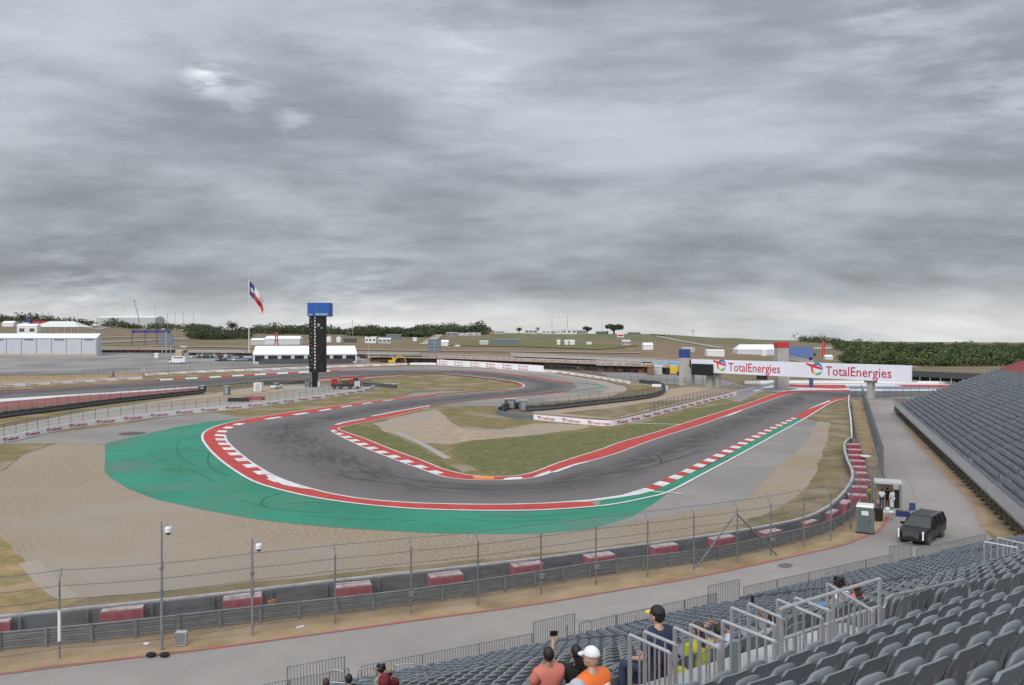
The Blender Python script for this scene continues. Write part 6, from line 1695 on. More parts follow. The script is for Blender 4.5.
box_building('site_hut', 'tiny white box hut at the edge of the car park left of the camper', 157, 430, 2.0, 2.2, 2, 'paint_white')

# ------------------------------------------------------------------ poles and masts
def pole(label, px, D, top_y, r=.12, head=None, name='light_pole', m='lightgrey', cat='pole', zb=0):
    p = at(px, D); h = H + (HY - top_y) * D / F - p.z; root = empty(name, tuple(p), label=label, cat=cat)
    mb = MB(); mb.tube([(0, 0, -.5), (0, 0, h)], [r, r * .7], 6); mb.build('shaft', M[m], root)
    if head == 'lamp': mb = MB(); mb.box((0, 0, h), (1.6, .4, .35)); mb.build('lamp_head', M['grey'], root)
    if head == 'cross': mb = MB(); mb.box((0, 0, h - 1), (2.6, .2, .2)); mb.build('cross_arm', M['grey'], root)
    return root
PL = [(166, 430, 332, 'lamp', 'white pole in front of the grey screen left of the parked cars'), (167.4, 1100, 313, 'cross', 'brown utility pole on the left skyline beyond the warehouse'), (175.3, 1100, 312.5, 'cross', 'second utility pole from the warehouse on the left skyline'), (183.5, 1100, 312, 'cross', 'third utility pole from the warehouse on the left skyline'), (193.7, 1100, 312, 'cross', 'utility pole above the small tree on the left skyline'), (155, 1300, 306, None, 'thin mast on the skyline right of the crane'), (369, 390, 337, 'lamp', 'pale lamp pole right of the white marquee'), (352.6, 800, 320, 'cross', 'thin pole in front of the wood right of the tower'), (520.5, 560, 335, None, 'dark pole on the brown slope in the centre'), (552, 1100, 315, None, 'left thin mast above the ridge houses'), (567.5, 1100, 315, None, 'right thin mast above the ridge houses'), (602, 1100, 320, None, 'thin mast between the two ridge trees'), (693, 330, 331, 'lamp', 'tall dark lamp pole behind the blue topped tower'), (719, 520, 334, None, 'dark pole above the white hall on the right hill'), (703, 262, 357, None, 'small antenna pole on the left end of the sign bridge'), (962, 500, 359, None, 'pale pole in front of the right wood')]
for px, D, ty, hd, lab in PL: pole(lab, px, D, ty, r=.14 if D < 700 else .3, head=hd, m='grey' if D > 700 or px in (520.5, 693, 719) else 'lightgrey')
p = at(620.5, 540); root = empty('sign_post', tuple(p), label='small white and red billboard on a tall dark post on the hill', cat='billboard')
mb = MB(); mb.tube([(0, 0, -.5), (0, 0, 9.6)], .2, 5); mb.build('post', M['slate'], root); mb = MB(); mb.box((0, 0, 10.8), (4.6, .4, 2.8)); mb.build('sign_panel', M['paint_white'], root); mb = MB(); mb.box((0, -.25, 10.7), (3.8, .1, 1.1)); mb.build('red_band', M['paint_red'], root)

# ------------------------------------------------------------------ scoring tower
def scoring_tower():
    D = 254; p = at(316, D); s = F / D; root = empty('scoring_tower', tuple(p), R(0), label='tall black scoring tower with a bright blue sign box on top', cat='scoring tower')
    def z(y): return H + (HY - y) * D / F
    # wing panels seen at an angle: narrow left face, wide right face
    mb = MB(); mb.box2((-1.1, -.9, 0), (.5, .7, z(372))); mb.build('stem', M['led'], root)
    mb = MB(); mb.box2((-2.0, -1.0, z(372)), (-.7, 1.2, z(316))); mb.build('left_panel_stack', M['led'], root)
    mb = MB(); mb.box2((.45, -1.4, z(372)), (3.5, -.2, z(316))); mb.build('right_panel_stack', M['led'], root)
    mb = MB(); mb.box2((-.7, -1.0, z(372)), (.45, .6, z(316))); mb.build('centre_spine', M['black'], root)
    rr = random.Random(9); mb = MB()
    for i in range(17):
        y = 318 + i * 3.1; mb.box((-.05 + rr.uniform(-.1, .1), -1.06, z(y)), (.34, .08, .55))
    mb.build('position_numbers', M['paint_white'], root)
    mb = MB()
    for i in range(22):
        y = 319 + i * 2.4; w = rr.uniform(.2, .6); mb.box((1.9 + rr.uniform(-1, 1), -1.44, z(y)), (w, .05, .16))
    mb.build('red_digits', mat('dim_red_digits', (.14, .02, .015), .6), root)
    mb = MB()
    for i in range(14):
        y = 318 + i * 3.8; mb = MB(); mb.box((-1.35 + rr.uniform(-.3, .3), -1.06, z(y)), (.3, .05, .3)); mb.build('lit_digit', M['grey'], root)
    mb = MB(); mb.box((1.2, -1.46, z(325)), (.9, .08, .9)); mb.box((2.2, -1.46, z(328)), (.6, .08, .5)); mb.build('pale_digits', M['grey'], root)
    b = MB(); b.box2((-2.4, -1.6, z(316.4)), (-.3, 2.2, z(303))); b.box2((-.2, -1.9, z(316.4)), (4.9, 2.4, z(303))); bo_ = b.build('sign_box', M['michblue'], root)
    mb = MB(); mb.box2((-.34, -1.75, z(316.2)), (-.16, 2, z(303.2))); mb.build('box_seam', M['darkblue'], root)
    t = text_mesh('MICHELIN', 'lettering', mat('pale_yellow_lettering', (.55, .72, .25), .5), 1.0, .02); o = link_mesh('lettering', t, None, root); o.location = (.35, -1.96, z(315.3)); o.scale = (.86, 1, .86)
    o = link_mesh('lettering', t, None, root); o.location = (-2.2, -1.66, z(315.3)); o.scale = (.34, 1, .5)
    mb = MB(); mb.box2((-3.2, -1.8, 0), (-1.6, -.2, 2.0)); mb.build('control_cabinet', M['slate'], root)
    mb = MB(); mb.box2((.8, -1.2, 0), (1.6, -.4, 1.8)); mb.build('side_cabinet', M['lightgrey'], root)
scoring_tower()
# ------------------------------------------------------------------ vehicles
flat('carblack', (.010, .008, .008), .30, spec=.35); flat('carwhite', (.68, .68, .68), .3, coat=.4); flat('carsilver', (.36, .37, .38), .3, metal=.4, coat=.4)
flat('carred', (.32, .02, .02), .3, coat=.4); flat('cardark', (.035, .04, .05), .3, coat=.4); flat('carblue', (.04, .08, .2), .3, coat=.4); flat('lamp_white', (.85, .88, .92), .2); flat('rim', (.12, .12, .125), .35, metal=.6)
def loft(mb, secs):
    """secs: list of rings with the same number of points; closed skin with end caps"""
    n = len(secs[0]); b = len(mb.v)
    vs = [p for s in secs for p in s]; fs = []
    for i in range(len(secs) - 1):
        for k in range(n):
            fs.append([i * n + k, i * n + (k + 1) % n, (i + 1) * n + (k + 1) % n, (i + 1) * n + k])
    fs.append(list(range(n))[::-1]); fs.append([(len(secs) - 1) * n + k for k in range(n)])
    mb.add(vs, fs)
def suv():
    """full size black SUV, +y forward"""
    f = Vector((-.70, -.71, 0)); c = Vector((31.55, 59.95, 0)); rz = math.atan2(-f.x, f.y)
    root = empty('parked_car', tuple(c), rz, label='black full size SUV with bright upright headlights, parked on the service road', cat='car')
    L_, Wd = 5.35, 2.05
    def ring(y, w, z0, z1, r=.12):
        return [(-w + r, y, z0), (w - r, y, z0), (w, y, z0 + r), (w, y, z1 - r), (w - r * .7, y, z1), (-w + r * .7, y, z1), (-w, y, z1 - r), (-w, y, z0 + r)]
    mb = MB(); h = Wd / 2
    loft(mb, [ring(-2.68, h - .16, .5, .95), ring(-2.6, h - .04, .36, 1.12), ring(-1.6, h, .32, 1.16), ring(0, h, .30, 1.16), ring(1.2, h, .32, 1.17), ring(1.9, h - .01, .34, 1.15), ring(2.45, h - .05, .36, 1.08), ring(2.62, h - .14, .44, .98)])
    o = mb.build('body', M['carblack'], root, smooth=False); md = o.modifiers.new('bevel', 'BEVEL'); md.width = .08; md.segments = 3
    mb = MB()
    for y, w, z in ((1, 1, 1),):
        a = [(-h + .06, -2.62, 1.13), (h - .06, -2.62, 1.13), (h - .06, 1.25, 1.14), (-h + .06, 1.25, 1.14)]; t = [(-h + .24, -2.30, 1.78), (h - .24, -2.30, 1.78), (h - .24, .35, 1.82), (-h + .24, .35, 1.82)]
        mb.add(a + t, [[0, 1, 5, 4], [1, 2, 6, 5], [2, 3, 7, 6], [3, 0, 4, 7], [4, 5, 6, 7]])
    mb.build('glasshouse', M['glass'], root)
    mb = MB(); mb.box((0, -1.0, 1.82), (1.58, 2.7, .06)); mb.build('roof_panel', M['carblack'], root)
    mb = MB()
    for sx in (-1, 1):
        for (y0, z0, y1, z1) in ((1.2, 1.15, .38, 1.86), (-.35, 1.15, -.42, 1.86), (-1.35, 1.15, -1.38, 1.86), (-2.55, 1.15, -2.35, 1.85)):
            mb.tube([(sx * (h - .05), y0, z0), (sx * (h - .23), y1, z1)], .045, 5)
    mb.build('window_pillar', M['carblack'], root)
    for sx in (-1, 1):
        mb = MB(); mb.tube([(sx * .72, .2, 1.92), (sx * .72, .1, 1.97), (sx * .72, -2.1, 1.97), (sx * .72, -2.2, 1.92)], .025, 5); mb.build('roof_rail', M['carsilver'], root)
        mb = MB(); mb.box((sx * (h + .14), .85, 1.22), (.24, .14, .2)); mb.build('wing_mirror', M['carblack'], root)
        mb = MB(); mb.box((sx * (h - .18), 2.56, .80), (.10, .14, .62)); mb.build('headlight', M['lamp_white'], root)
        mb = MB(); mb.box((sx * (h - .13), -2.64, 1.1), (.1, .08, .6)); mb.build('tail_light', M['paint_red'], root)
        for y in (1.62, -1.58):
            w = empty('wheel', (sx * (h - .13), y, .41)); w.parent = root
            mb = MB(); mb.tube([(-.13, 0, 0), (-.10, 0, 0), (.10, 0, 0), (.13, 0, 0)], [.37, .41, .41, .37], 18); mb.build('tyre', M['tyre'], w)
            mb = MB(); mb.tube([(sx * .10, 0, 0), (sx * .145, 0, 0)], .28, 14); mb.build('rim', M['rim'], w)
        for y in (.85, -.45): mb = MB(); mb.box((sx * (h + .01), y - .55, .98), (.03, .2, .04)); mb.build('door_handle', M['cardark'], root)
    mb = MB(); mb.box((0, 2.60, .80), (1.15, .08, .46)); 
    mb.build('grille', M['steel_dark'], root)
    mb = MB(); mb.box((0, 2.63, .46), (1.5, .08, .18)); mb.box((0, 2.62, .62), (.5, .05, .12)); mb.build('bumper', M['black'], root)
    return root
suv()
def car_parts(kind):
    L_, W_, h0, h1 = {'car': (4.5, 1.8, .95, 1.45), 'suv': (4.8, 1.9, 1.1, 1.75), 'pickup': (5.6, 1.95, 1.1, 1.8)}[kind]
    mb = MB(); h = W_ / 2
    def ring(y, w, z0, z1): r = .1; return [(-w + r, y, z0), (w - r, y, z0), (w, y, z0 + r), (w, y, z1 - r), (w - r, y, z1), (-w + r, y, z1), (-w, y, z1 - r), (-w, y, z0 + r)]
    loft(mb, [ring(-L_ / 2, h - .12, .4, h0 - .1), ring(-L_ / 2 + .3, h, .3, h0), ring(0, h, .28, h0), ring(L_ / 2 - .7, h, .3, h0 - .06), ring(L_ / 2, h - .15, .4, h0 - .2)])
    body = mb
    g = MB(); y0, y1 = (-L_ * .40, L_ * .22) if kind != 'pickup' else (-L_ * .08, L_ * .26)
    a = [(-h + .06, y0, h0 - .02), (h - .06, y0, h0 - .02), (h - .06, y1, h0 - .02), (-h + .06, y1, h0 - .02)]; t = [(-h + .25, y0 + .35, h1 - .06), (h - .25, y0 + .35, h1 - .06), (h - .25, y1 - .75, h1 - .06), (-h + .25, y1 - .75, h1 - .06)]
    g.add(a + t, [[0, 1, 5, 4], [1, 2, 6, 5], [2, 3, 7, 6], [3, 0, 4, 7], [4, 5, 6, 7]])
    r_ = MB(); r_.box((0, (y0 + y1) / 2 - .2, h1 - .03), (W_ - .48, y1 - y0 - 1.05, .06))
    w = MB()
    w1 = MB(); w1.tube([(-.1, 0, 0), (.1, 0, 0)], .32, 10)
    return body, g, r_, w1, (h, L_)
CARS = {}
for kind in ('car', 'suv', 'pickup'):
    b, g, r_, w, dim = car_parts(kind)
    CARS[kind] = ({c: b.mesh('body', M[c]) for c in ('carblack', 'carwhite', 'carsilver', 'carred', 'cardark', 'carblue')}, g.mesh('glasshouse', M['glass']), {c: r_.mesh('roof_panel', M[c]) for c in ('carblack', 'carwhite', 'carsilver', 'carred', 'cardark', 'carblue')}, w.mesh('wheel', M['tyre']), dim)
def car(name, label, kind, colr, loc, rz, group=None):
    b, g, r_, w, (h, L_) = CARS[kind]
    root = empty(name, tuple(loc), rz, label=label, cat='car' if kind != 'pickup' else 'pickup', group=group)
    link_mesh('body', b[colr], None, root); link_mesh('glasshouse', g, None, root); link_mesh('roof_panel', r_[colr], None, root)
    for sx in (-1, 1):
        for sy in (-.3, .3): link_mesh('wheel', w, None, root, (sx * (h - .1), sy * L_, .32))
    return root
rr = random.Random(17)
names = {'carwhite': 'white', 'carsilver': 'silver', 'carblack': 'black', 'cardark': 'dark grey', 'carred': 'red', 'carblue': 'blue'}
def lot_row(y_px, x0, x1, n, rowname, rz, D=None):
    for i in range(n):
        px = x0 + (x1 - x0) * (i + .5) / n + rr.uniform(-.4, .4); p = GT(px, y_px) if D is None else at(px, D)
        c = rr.choice(['carwhite', 'carsilver', 'carblack', 'cardark', 'carsilver', 'carwhite', 'cardark', 'carblue'] + (['carred'] if rr.random() < .4 else []))
        k = rr.choice(['car', 'suv', 'suv', 'pickup'])
        car('parked_car', f'{names[c]} {dict(car="low car", suv="tall car", pickup="pickup truck")[k]} parked in the {rowname}', k, c, p, rz + rr.uniform(-.05, .05), group=f'cars parked in the {rowname}')
lot_row(358.2, 189, 256, 16, 'middle car park row', R(20))
lot_row(360.8, 215, 256, 10, 'front car park row', R(20))
lot_row(356.6, 196, 232, 9, 'back car park row', R(20))
lot_row(355.4, 200, 256, 13, 'far car park row along the road', R(20))
lot_row(358.4, 362, 392, 7, 'short row right of the marquee', R(60))
for px, py, k, c, lab in ((124, 352.6, 'pickup', 'cardark', 'dark pickup alone on the tarmac right of the long shed'), (137, 351, 'car', 'carred', 'reddish brown car behind the dark pickup by the long shed'), (671, 336.3, 'suv', 'carblack', 'black car left of the two at the top of the hill road'), ):
    car('parked_car', lab, k, c, GT(px, py), R(75))
for px, D, k, c, lab in ((654, 960, 'suv', 'carblack', 'black car at the top of the hill road, left one'), (661.5, 930, 'suv', 'carblack', 'black van at the top of the hill road, right one'), (709, 560, 'pickup', 'carblack', 'dark truck on the road above the white hall'), (812, 560, 'suv', 'carblack', 'dark car on the right hill left of the red feather banner'), (184.5, 560, 'suv', 'carwhite', 'white car on the brown slope behind the grey screen'), (457, 600, 'car', 'carwhite', 'small white car on the brown slope right of the grey screen')):
    o = car('distant_car', lab, k, c, at(px, D), R(80)); o.scale = (1.6, 1.6, 1.6) if D > 900 else (1.2, 1.2, 1.2)
def camper():
    p = GT(178, 363.5); root = empty('camper_van', tuple(p), R(78), label='white camper van with blue stripe parked at the left end of the parked cars', cat='camper')
    mb = MB(); mb.box2((-1.2, -4.6, .5), (1.2, 2.6, 3.6)); mb.box2((-1.15, 2.6, .5), (1.15, 4.2, 2.3)); mb.build('body', M['paint_white'], root)
    mb = MB(); mb.box2((-1.23, -3.6, 2.6), (1.23, 1.6, 3.2)); mb.build('blue_stripe', M['carblue'], root)
    mb = MB(); mb.box2((-1.18, 2.9, 1.5), (1.18, 4.25, 2.2)); mb.build('windscreen', M['glass'], root)
    for x in (-1, 1):
        for y in (-3, 3): mb = MB(); mb.tube([(x * 1.15 - .12, y, .45), (x * 1.15 + .12, y, .45)], .45, 10); mb.build('wheel', M['tyre'], root)
camper()
# service vehicles inside the bend
car('service_pickup', 'white pickup with dark bumper inside the bend left of the scoring tower', 'pickup', 'carwhite', GT(276.5, 388.5), R(172))
def van_box(label, px, py, w, h, d, m, name='equipment_box', cat='box', door='grey', lamp=False):
    p = GT(px, py); root = empty(name, tuple(p), 0, label=label, cat=cat)
    mb = MB(); mb.box2((-w / 2, -d / 2, .12), (w / 2, d / 2, h)); mb.build('box_body', M[m], root)
    mb = MB(); mb.box((0, 0, h + .04), (w + .12, d + .12, .1)); mb.build('lid', M['lightgrey'], root)
    mb = MB(); mb.box((w * .05, -d / 2 - .02, h * .5), (w * .6, .04, h * .75)); mb.build('door', M[door], root)
    mb = MB(); mb.box((0, 0, .06), (w * .95, d * .95, .12)); mb.build('base', M['black'], root)
van_box('white equipment box with red mark left of the white pickup inside the bend', 258.5, 391.7, 2.3, 2.7, 2, 'paint_white', door='lightgrey')
van_box('grey portable toilet with white roof left of the white equipment box', 226.8, 395, 1.5, 2.5, 1.4, 'slate', 'portable_toilet', 'toilet')
van_box('small dark generator box beside the left tyre wall end', 202.5, 391.8, 1.6, 1.8, 1.2, 'black', 'generator_box')
van_box('dark box at the left fence of the car park', 111.5, 377, 1.6, 2.0, 1.2, 'slate', 'generator_box')
van_box('grey control cabinet pair on the tip of the infield yard', 523.5, 411, 1.8, 2.3, 1.4, 'slate', 'control_cabinet', 'cabinet')
van_box('dark cabinet left of the pair on the tip of the infield yard', 510, 409, 2.4, 2.2, 1.5, 'steel_dark', 'control_cabinet', 'cabinet')
def bundle(label, px, py, L_, h, m, m2, name='barrier_stack', rz=0, n=3):
    p = GT(px, py); root = empty(name, tuple(p), rz, label=label, cat='barrier stack'); rr_ = random.Random(int(px * 10))
    for i in range(n):
        mb = MB(); mb.box((rr_.uniform(-.2, .2), (i - n / 2) * .5, h * (.5 - .12 * (i % 2))), (L_ * rr_.uniform(.8, 1), .42, h * (1 - .2 * (i % 2)))); mb.build('stacked_block', M[m] if i % 2 == 0 else M[m2], root)
bundle('red stacked barrier blocks behind the left banner below the white box', 254, 400, 5.0, .9, 'barred', 'barred')
bundle('dark recovery gear with red stripe behind the left banner', 239, 401.5, 6, .9, 'black', 'barred')
def equip():
    p = GT(346, 389); root = empty('recovery_crane', tuple(p), R(8), label='red recovery crane truck among dark gear at the right end of the left banner', cat='crane truck')
    mb = MB(); mb.box2((-4.6, -1.1, .8), (4.6, 1.1, 1.5)); mb.build('chassis', M['black'], root)
    mb = MB(); mb.box2((-4.4, -1.0, 1.5), (-2.6, 1.0, 3.3)); mb.tube([(-2, 0, 1.6), (-1.6, 0, 3.6), (3.8, 0, 3.9)], .28, 6); mb.box2((1.2, -.9, 1.5), (2.2, .9, 3.2)); mb.build('red_cab_and_boom', M['carred'], root)
    mb = MB(); mb.box2((-1.2, -1, 1.5), (1.0, .9, 2.7)); mb.build('dark_body', M['leafdark'], root)
    mb = MB(); mb.box2((2.6, -1.2, .6), (4.4, 1.0, 2.4)); mb.build('white_buggy_front', M['lightgrey'], root)
    for x in (-3.6, -1.6, 1.2, 3.6):
        for y in (-1.1, 1.1): mb = MB(); mb.tube([(x, y - .15, .5), (x, y + .15, .5)], .5, 10); mb.build('wheel', M['tyre'], root)
    p = GT(356, 386.5); root = empty('tractor', tuple(p), R(20), label='dark telehandler with red arm right behind the recovery crane truck', cat='tractor')
    mb = MB(); mb.box2((-1.8, -.9, .7), (1.8, .9, 1.9)); mb.box2((-.8, -.7, 1.9), (.6, .7, 2.9)); mb.build('body', M['cardark'], root)
    mb = MB(); mb.tube([(-1.6, 0, 2.3), (2.8, 0, 3.2)], .2, 5); mb.build('lift_arm', M['carred'], root)
    for x in (-1.2, 1.2):
        for y in (-.95, .95): mb = MB(); mb.tube([(x, y - .2, .6), (x, y + .2, .6)], .6, 10); mb.build('wheel', M['tyre'], root)
equip()
def excavator():
    p = at(392, 380); root = empty('excavator', tuple(p), R(10), label='yellow excavator beside pale tarpaulins behind the far track', cat='excavator')
    mb = MB(); mb.box2((-2, -1.5, 0), (2, -.9, .9)); mb.box2((-2, .9, 0), (2, 1.5, .9)); mb.build('crawler_track', M['tyre'], root)
    mb = MB(); mb.box2((-1.8, -1.2, .9), (1.6, 1.2, 2.3)); mb.box2((.2, -1.2, 2.3), (1.5, .1, 3.4)); mb.build('cab_body', M['paint_yellow'], root)
    mb = MB(); mb.tube([(1.2, 0, 1.8), (3.4, 0, 4.6), (6.0, 0, 3.4), (6.6, 0, 1.2)], [.32, .3, .24, .18], 6); mb.build('arm', M['paint_yellow'], root)
    mb = MB(); mb.box((6.6, 0, .8), (1, .9, .9), taper=.7); mb.build('bucket', M['rust'], root)
excavator()
p = at(674, 322); root = empty('yellow_truck', tuple(p), R(95), label='yellow and black truck on the tarmac left of the blue topped tower', cat='truck')
mb = MB(); mb.box2((-1.2, -3, .6), (1.2, 2, 3.4)); mb.build('cargo_body', M['paint_yellow'], root); mb = MB(); mb.box2((-1.2, 2.1, .5), (1.2, 4, 2.8)); mb.build('cab', M['black'], root)
for x in (-1, 1):
    for y in (-2, 2.8): mb = MB(); mb.tube([(x - .15, y, .5), (x + .15, y, .5)], .5, 10); mb.build('wheel', M['tyre'], root)
p = at(679.5, 318); root = empty('forklift', tuple(p), R(0), label='black mast forklift beside the yellow truck', cat='forklift'); mb = MB(); mb.box2((-.8, -1, .3), (.8, 1.2, 1.6)); mb.build('body', M['black'], root); mb = MB(); mb.box2((-.8, -1.3, .1), (-.6, -1.1, 4.4)); mb.box2((.6, -1.3, .1), (.8, -1.1, 4.4)); mb.box2((-.8, -1.3, 4.2), (.8, -1.1, 4.4)); mb.build('mast', M['black'], root)

# ------------------------------------------------------------------ CCTV poles, cabinet, bags
def cctv(label, px, py, top_y, dome='left'):
    p = G(px, py); D = p.y; h = H + (HY - top_y) * D / F; root = empty('camera_pole', tuple(p), label=label, cat='camera pole')
    mb = MB(); mb.tube([(0, 0, 0), (0, 0, h * .62), (0, 0, h)], [.075, .06, .045], 8); mb.build('pole', M['metal'], root)
    mb = MB(); mb.tube([(0, 0, h - .12), (.34, -.1, h - .10), (.38, -.1, h - .22)], .03, 6); mb.build('bracket_arm', M['metal'], root)
    mb = MB(); mb.tube([(.38, -.1, h - .2), (.38, -.1, h - .28), (.38, -.1, h - .48)], [.12, .17, .17], 12); hd = mb.build('camera_head', M['paint_white'], root)
    mb = MB(); mb.ball((.38, -.1, h - .50), .13, 10, 7); mb.build('lens_dome', M['glass'], hd)
    mb = MB(); mb.box((0, -.02, h * .45), (.14, .1, .3)); mb.box((-.0, 0, h * .64), (.18, .18, .08)); mb.build('clamp_box', M['slate'], root)
cctv('tall camera pole with white dome camera, on the verge at the left', 161.3, 650.5, 522)
cctv('camera pole with white dome camera, second from the left on the verge', 252, 635.8, 539)
p = G(162, 653.5); root = empty('ballast_bags', (p.x, p.y - .5, 0), label='black ballast bags at the foot of the left camera pole', cat='bags')
for dx in (-.25, .25): mb = MB(); mb.ball((dx * 1.3, 0, .13), .22, 10, 6, (1.15, .7, .6)); mb.build('bag', M['blackcloth'], root, smooth=True)
p = G(181, 646); root = empty('electric_cabinet', tuple(p), label='pale grey metal cabinet standing on the verge right of the black bags', cat='cabinet')
mb = MB(); mb.box2((-.27, -.15, .05), (.27, .15, .72)); mb.build('cabinet_body', M['lightgrey'], root); mb = MB(); mb.box2((-.24, -.17, .1), (.24, -.155, .68)); mb.build('cabinet_door', M['metal'], root); mb = MB(); mb.box2((-.22, -.1, 0), (.22, .1, .05)); mb.build('plinth', M['concrete'], root)
p = G(146, 645.3); mb = MB(); mb.ball((0, 0, .06), .12, 8, 5, (1.4, 1, .6)); tag(mb.build('litter', M['paint_white'], None, loc=tuple(p)), 'scrap of white litter on the verge between the left fence posts', 'litter')
p = G(300, 628); mb = MB(); mb.box((0, 0, .05), (.42, .15, .06), rz=.7); tag(mb.build('litter', M['paint_white'], None, loc=tuple(p)), 'white strip of litter on the verge between the second and third red blocks', 'litter')
p = G(272, 601.5, .9); p.z = .75; mb = MB(); mb.box((0, 0, 0), (.5, .3, .35)); mb.box((.1, -.02, .2), (.25, .2, .1)); tag(mb.build('orange_equipment_case', mat('dull_orange', (.30, .12, .03), .7), None, loc=tuple(p)), 'dull orange case fixed behind the guard rail right of the second red block', 'case')
# dish shaped white sign by the pod of blocks
p = G(866, 467); root = empty('round_marker', tuple(p), label='white round marker board on a pole beside the pod of red blocks', cat='marker'); mb = MB(); mb.tube([(0, 0, 0), (0, 0, 1.3)], .04, 6); mb.build('pole', M['metal'], root); mb = MB(); mb.tube([(0, 0, 1.3), (0, 0, 1.38)], [.62, .58], 16); mb.build('round_board', M['paint_white'], root)

# portable toilet by the fence
def toilet():
    p = G(865.5, 532.5); root = empty('portable_toilet', tuple(p), R(-28), label='dark green grey portable toilet with white roof and label, beside the red road line', cat='toilet')
    mb = MB(); mb.box2((-.62, -.6, .12), (.62, .6, 2.1)); mb.build('cabin', M['slate'], root)
    mb = MB(); mb.box((0, 0, 2.17), (1.3, 1.26, .14), taper=.9); mb.build('roof', M['paint_white'], root)
    mb = MB(); mb.box2((-.48, -.63, .2), (.48, -.6, 2.0)); dr = mb.build('door', mat('door_green_grey', (.10, .13, .14), .5), root)
    mb = MB(); mb.box((.36, -.65, 1.05), (.05, .04, .2)); mb.build('handle', M['black'], dr)
    mb = MB(); mb.box((.02, -.645, 1.65), (.5, .02, .34)); mb.build('white_notice', M['paint_white'], dr)
    mb = MB(); mb.box2((-.64, -.62, 0), (.64, .62, .12)); mb.build('skid_base', M['black'], root)
    mb = MB(); mb.tube([(-.45, .5, 2.1), (-.45, .5, 2.5)], .05, 6); mb.build('vent_pipe', M['grey'], root)
toilet()
def bin_(label, px, py):
    p = G(px, py); root = empty('wheelie_bin', tuple(p), R(-20), label=label, cat='bin')
    mb = MB(); mb.box((0, 0, .55), (.55, .6, 1.0), taper=1.15); mb.build('bin_body', M['black'], root); mb = MB(); mb.box((0, 0, 1.1), (.68, .74, .1)); mb.build('lid', M['cardark'], root)
bin_('black wheeled bin right of the portable toilet', 879, 521)
# ------------------------------------------------------------------ marshal shelter
def shelter():
    base = G(888, 512); root = empty('marshal_shelter', tuple(base), R(-22), label='open marshal shelter with pale flat roof at the end of the dark fence', cat='shelter')
    mb = MB(); mb.box2((-1.1, -.9, 2.62), (1.1, 1.0, 2.78)); mb.build('roof_panel', M['lightgrey'], root)
    mb = MB()
    for x in (-1.0, 1.0):
        for y in (-.8, .9): mb.tube([(x, y, 0), (x, y, 2.62)], .05, 6)
    mb.build('post_frame', M['metal'], root)
    mb = MB(); mb.box2((-1.0, .88, .9), (.5, .92, 2.3)); mb.build('tan_back_board', M['tan'], root)
    mb = MB(); mb.box2((-1.05, -.85, 0), (1.05, .95, .3)); mb.build('platform_floor', M['concrete'], root)
    mb = MB(); mb.box2((.55, .3, .3), (.95, .85, 1.9)); mb.build('black_locker', M['black'], root)
    return base
shelter()
# bits around the shelter
p = G(890, 520); root = empty('folding_table', (p.x - .2, p.y, 0), R(-20), label='small folding table with pale bag in front of the marshal shelter', cat='table')
mb = MB(); mb.box((0, 0, .72), (1.0, .6, .04)); mb.build('table_top', M['paint_white'], root)
for x in (-.4, .4): mb = MB(); mb.tube([(x, -.25, 0), (x, .25, .7)], .02, 5); mb.tube([(x, .25, 0), (x, -.25, .7)], .02, 5); mb.build('leg', M['metal'], root)
mb = MB(); mb.ball((0, 0, .17), .2, 10, 6, (1.2, .9, .85)); tag(mb.build('carrier_bag', M['canvas'], None, smooth=True, loc=(p.x - .2, p.y, .74)), 'pale carrier bag lying on the small table by the shelter', 'bag')
p = G(903, 516.5); root = empty('cool_box', tuple(p), R(-20), label='dark blue cool box on the road right of the marshal shelter', cat='cool box'); mb = MB(); mb.box((0, 0, .22), (1.0, .5, .42)); mb.build('box_body', M['flagblue'], root); mb = MB(); mb.box((0, 0, .46), (1.04, .54, .07)); mb.build('lid', M['cardark'], root)
p = G(877, 511); root = empty('fuel_can', tuple(p), 0, label='red can standing by the left post of the marshal shelter', cat='can'); mb = MB(); mb.box((0, 0, .3), (.5, .35, .55)); mb.build('can_body', M['carred'], root); mb = MB(); mb.tube([(0, 0, .57), (0, 0, .68)], .06, 6); mb.build('cap', M['black'], root)
def folding_chair():
    p = G(912.5, 515.5); root = empty('camping_chair', tuple(p), R(150), label='blue folding camping chair on the road behind the black car', cat='chair')
    mb = MB(); mb.box((0, 0, .45), (.5, .5, .03)); mb.build('seat', M['carblue'], root); mb = MB(); mb.box((0, -.28, .75), (.5, .03, .6), rx=-.25); mb.build('backrest', M['carblue'], root)
    for s in (-1, 1): mb = MB(); mb.tube([(s * .26, -.25, 0), (s * .26, .25, .62)], .016, 5); mb.tube([(s * .26, .25, 0), (s * .26, -.25, .62)], .016, 5); mb.build('leg', M['steel_dark'], root)
folding_chair()
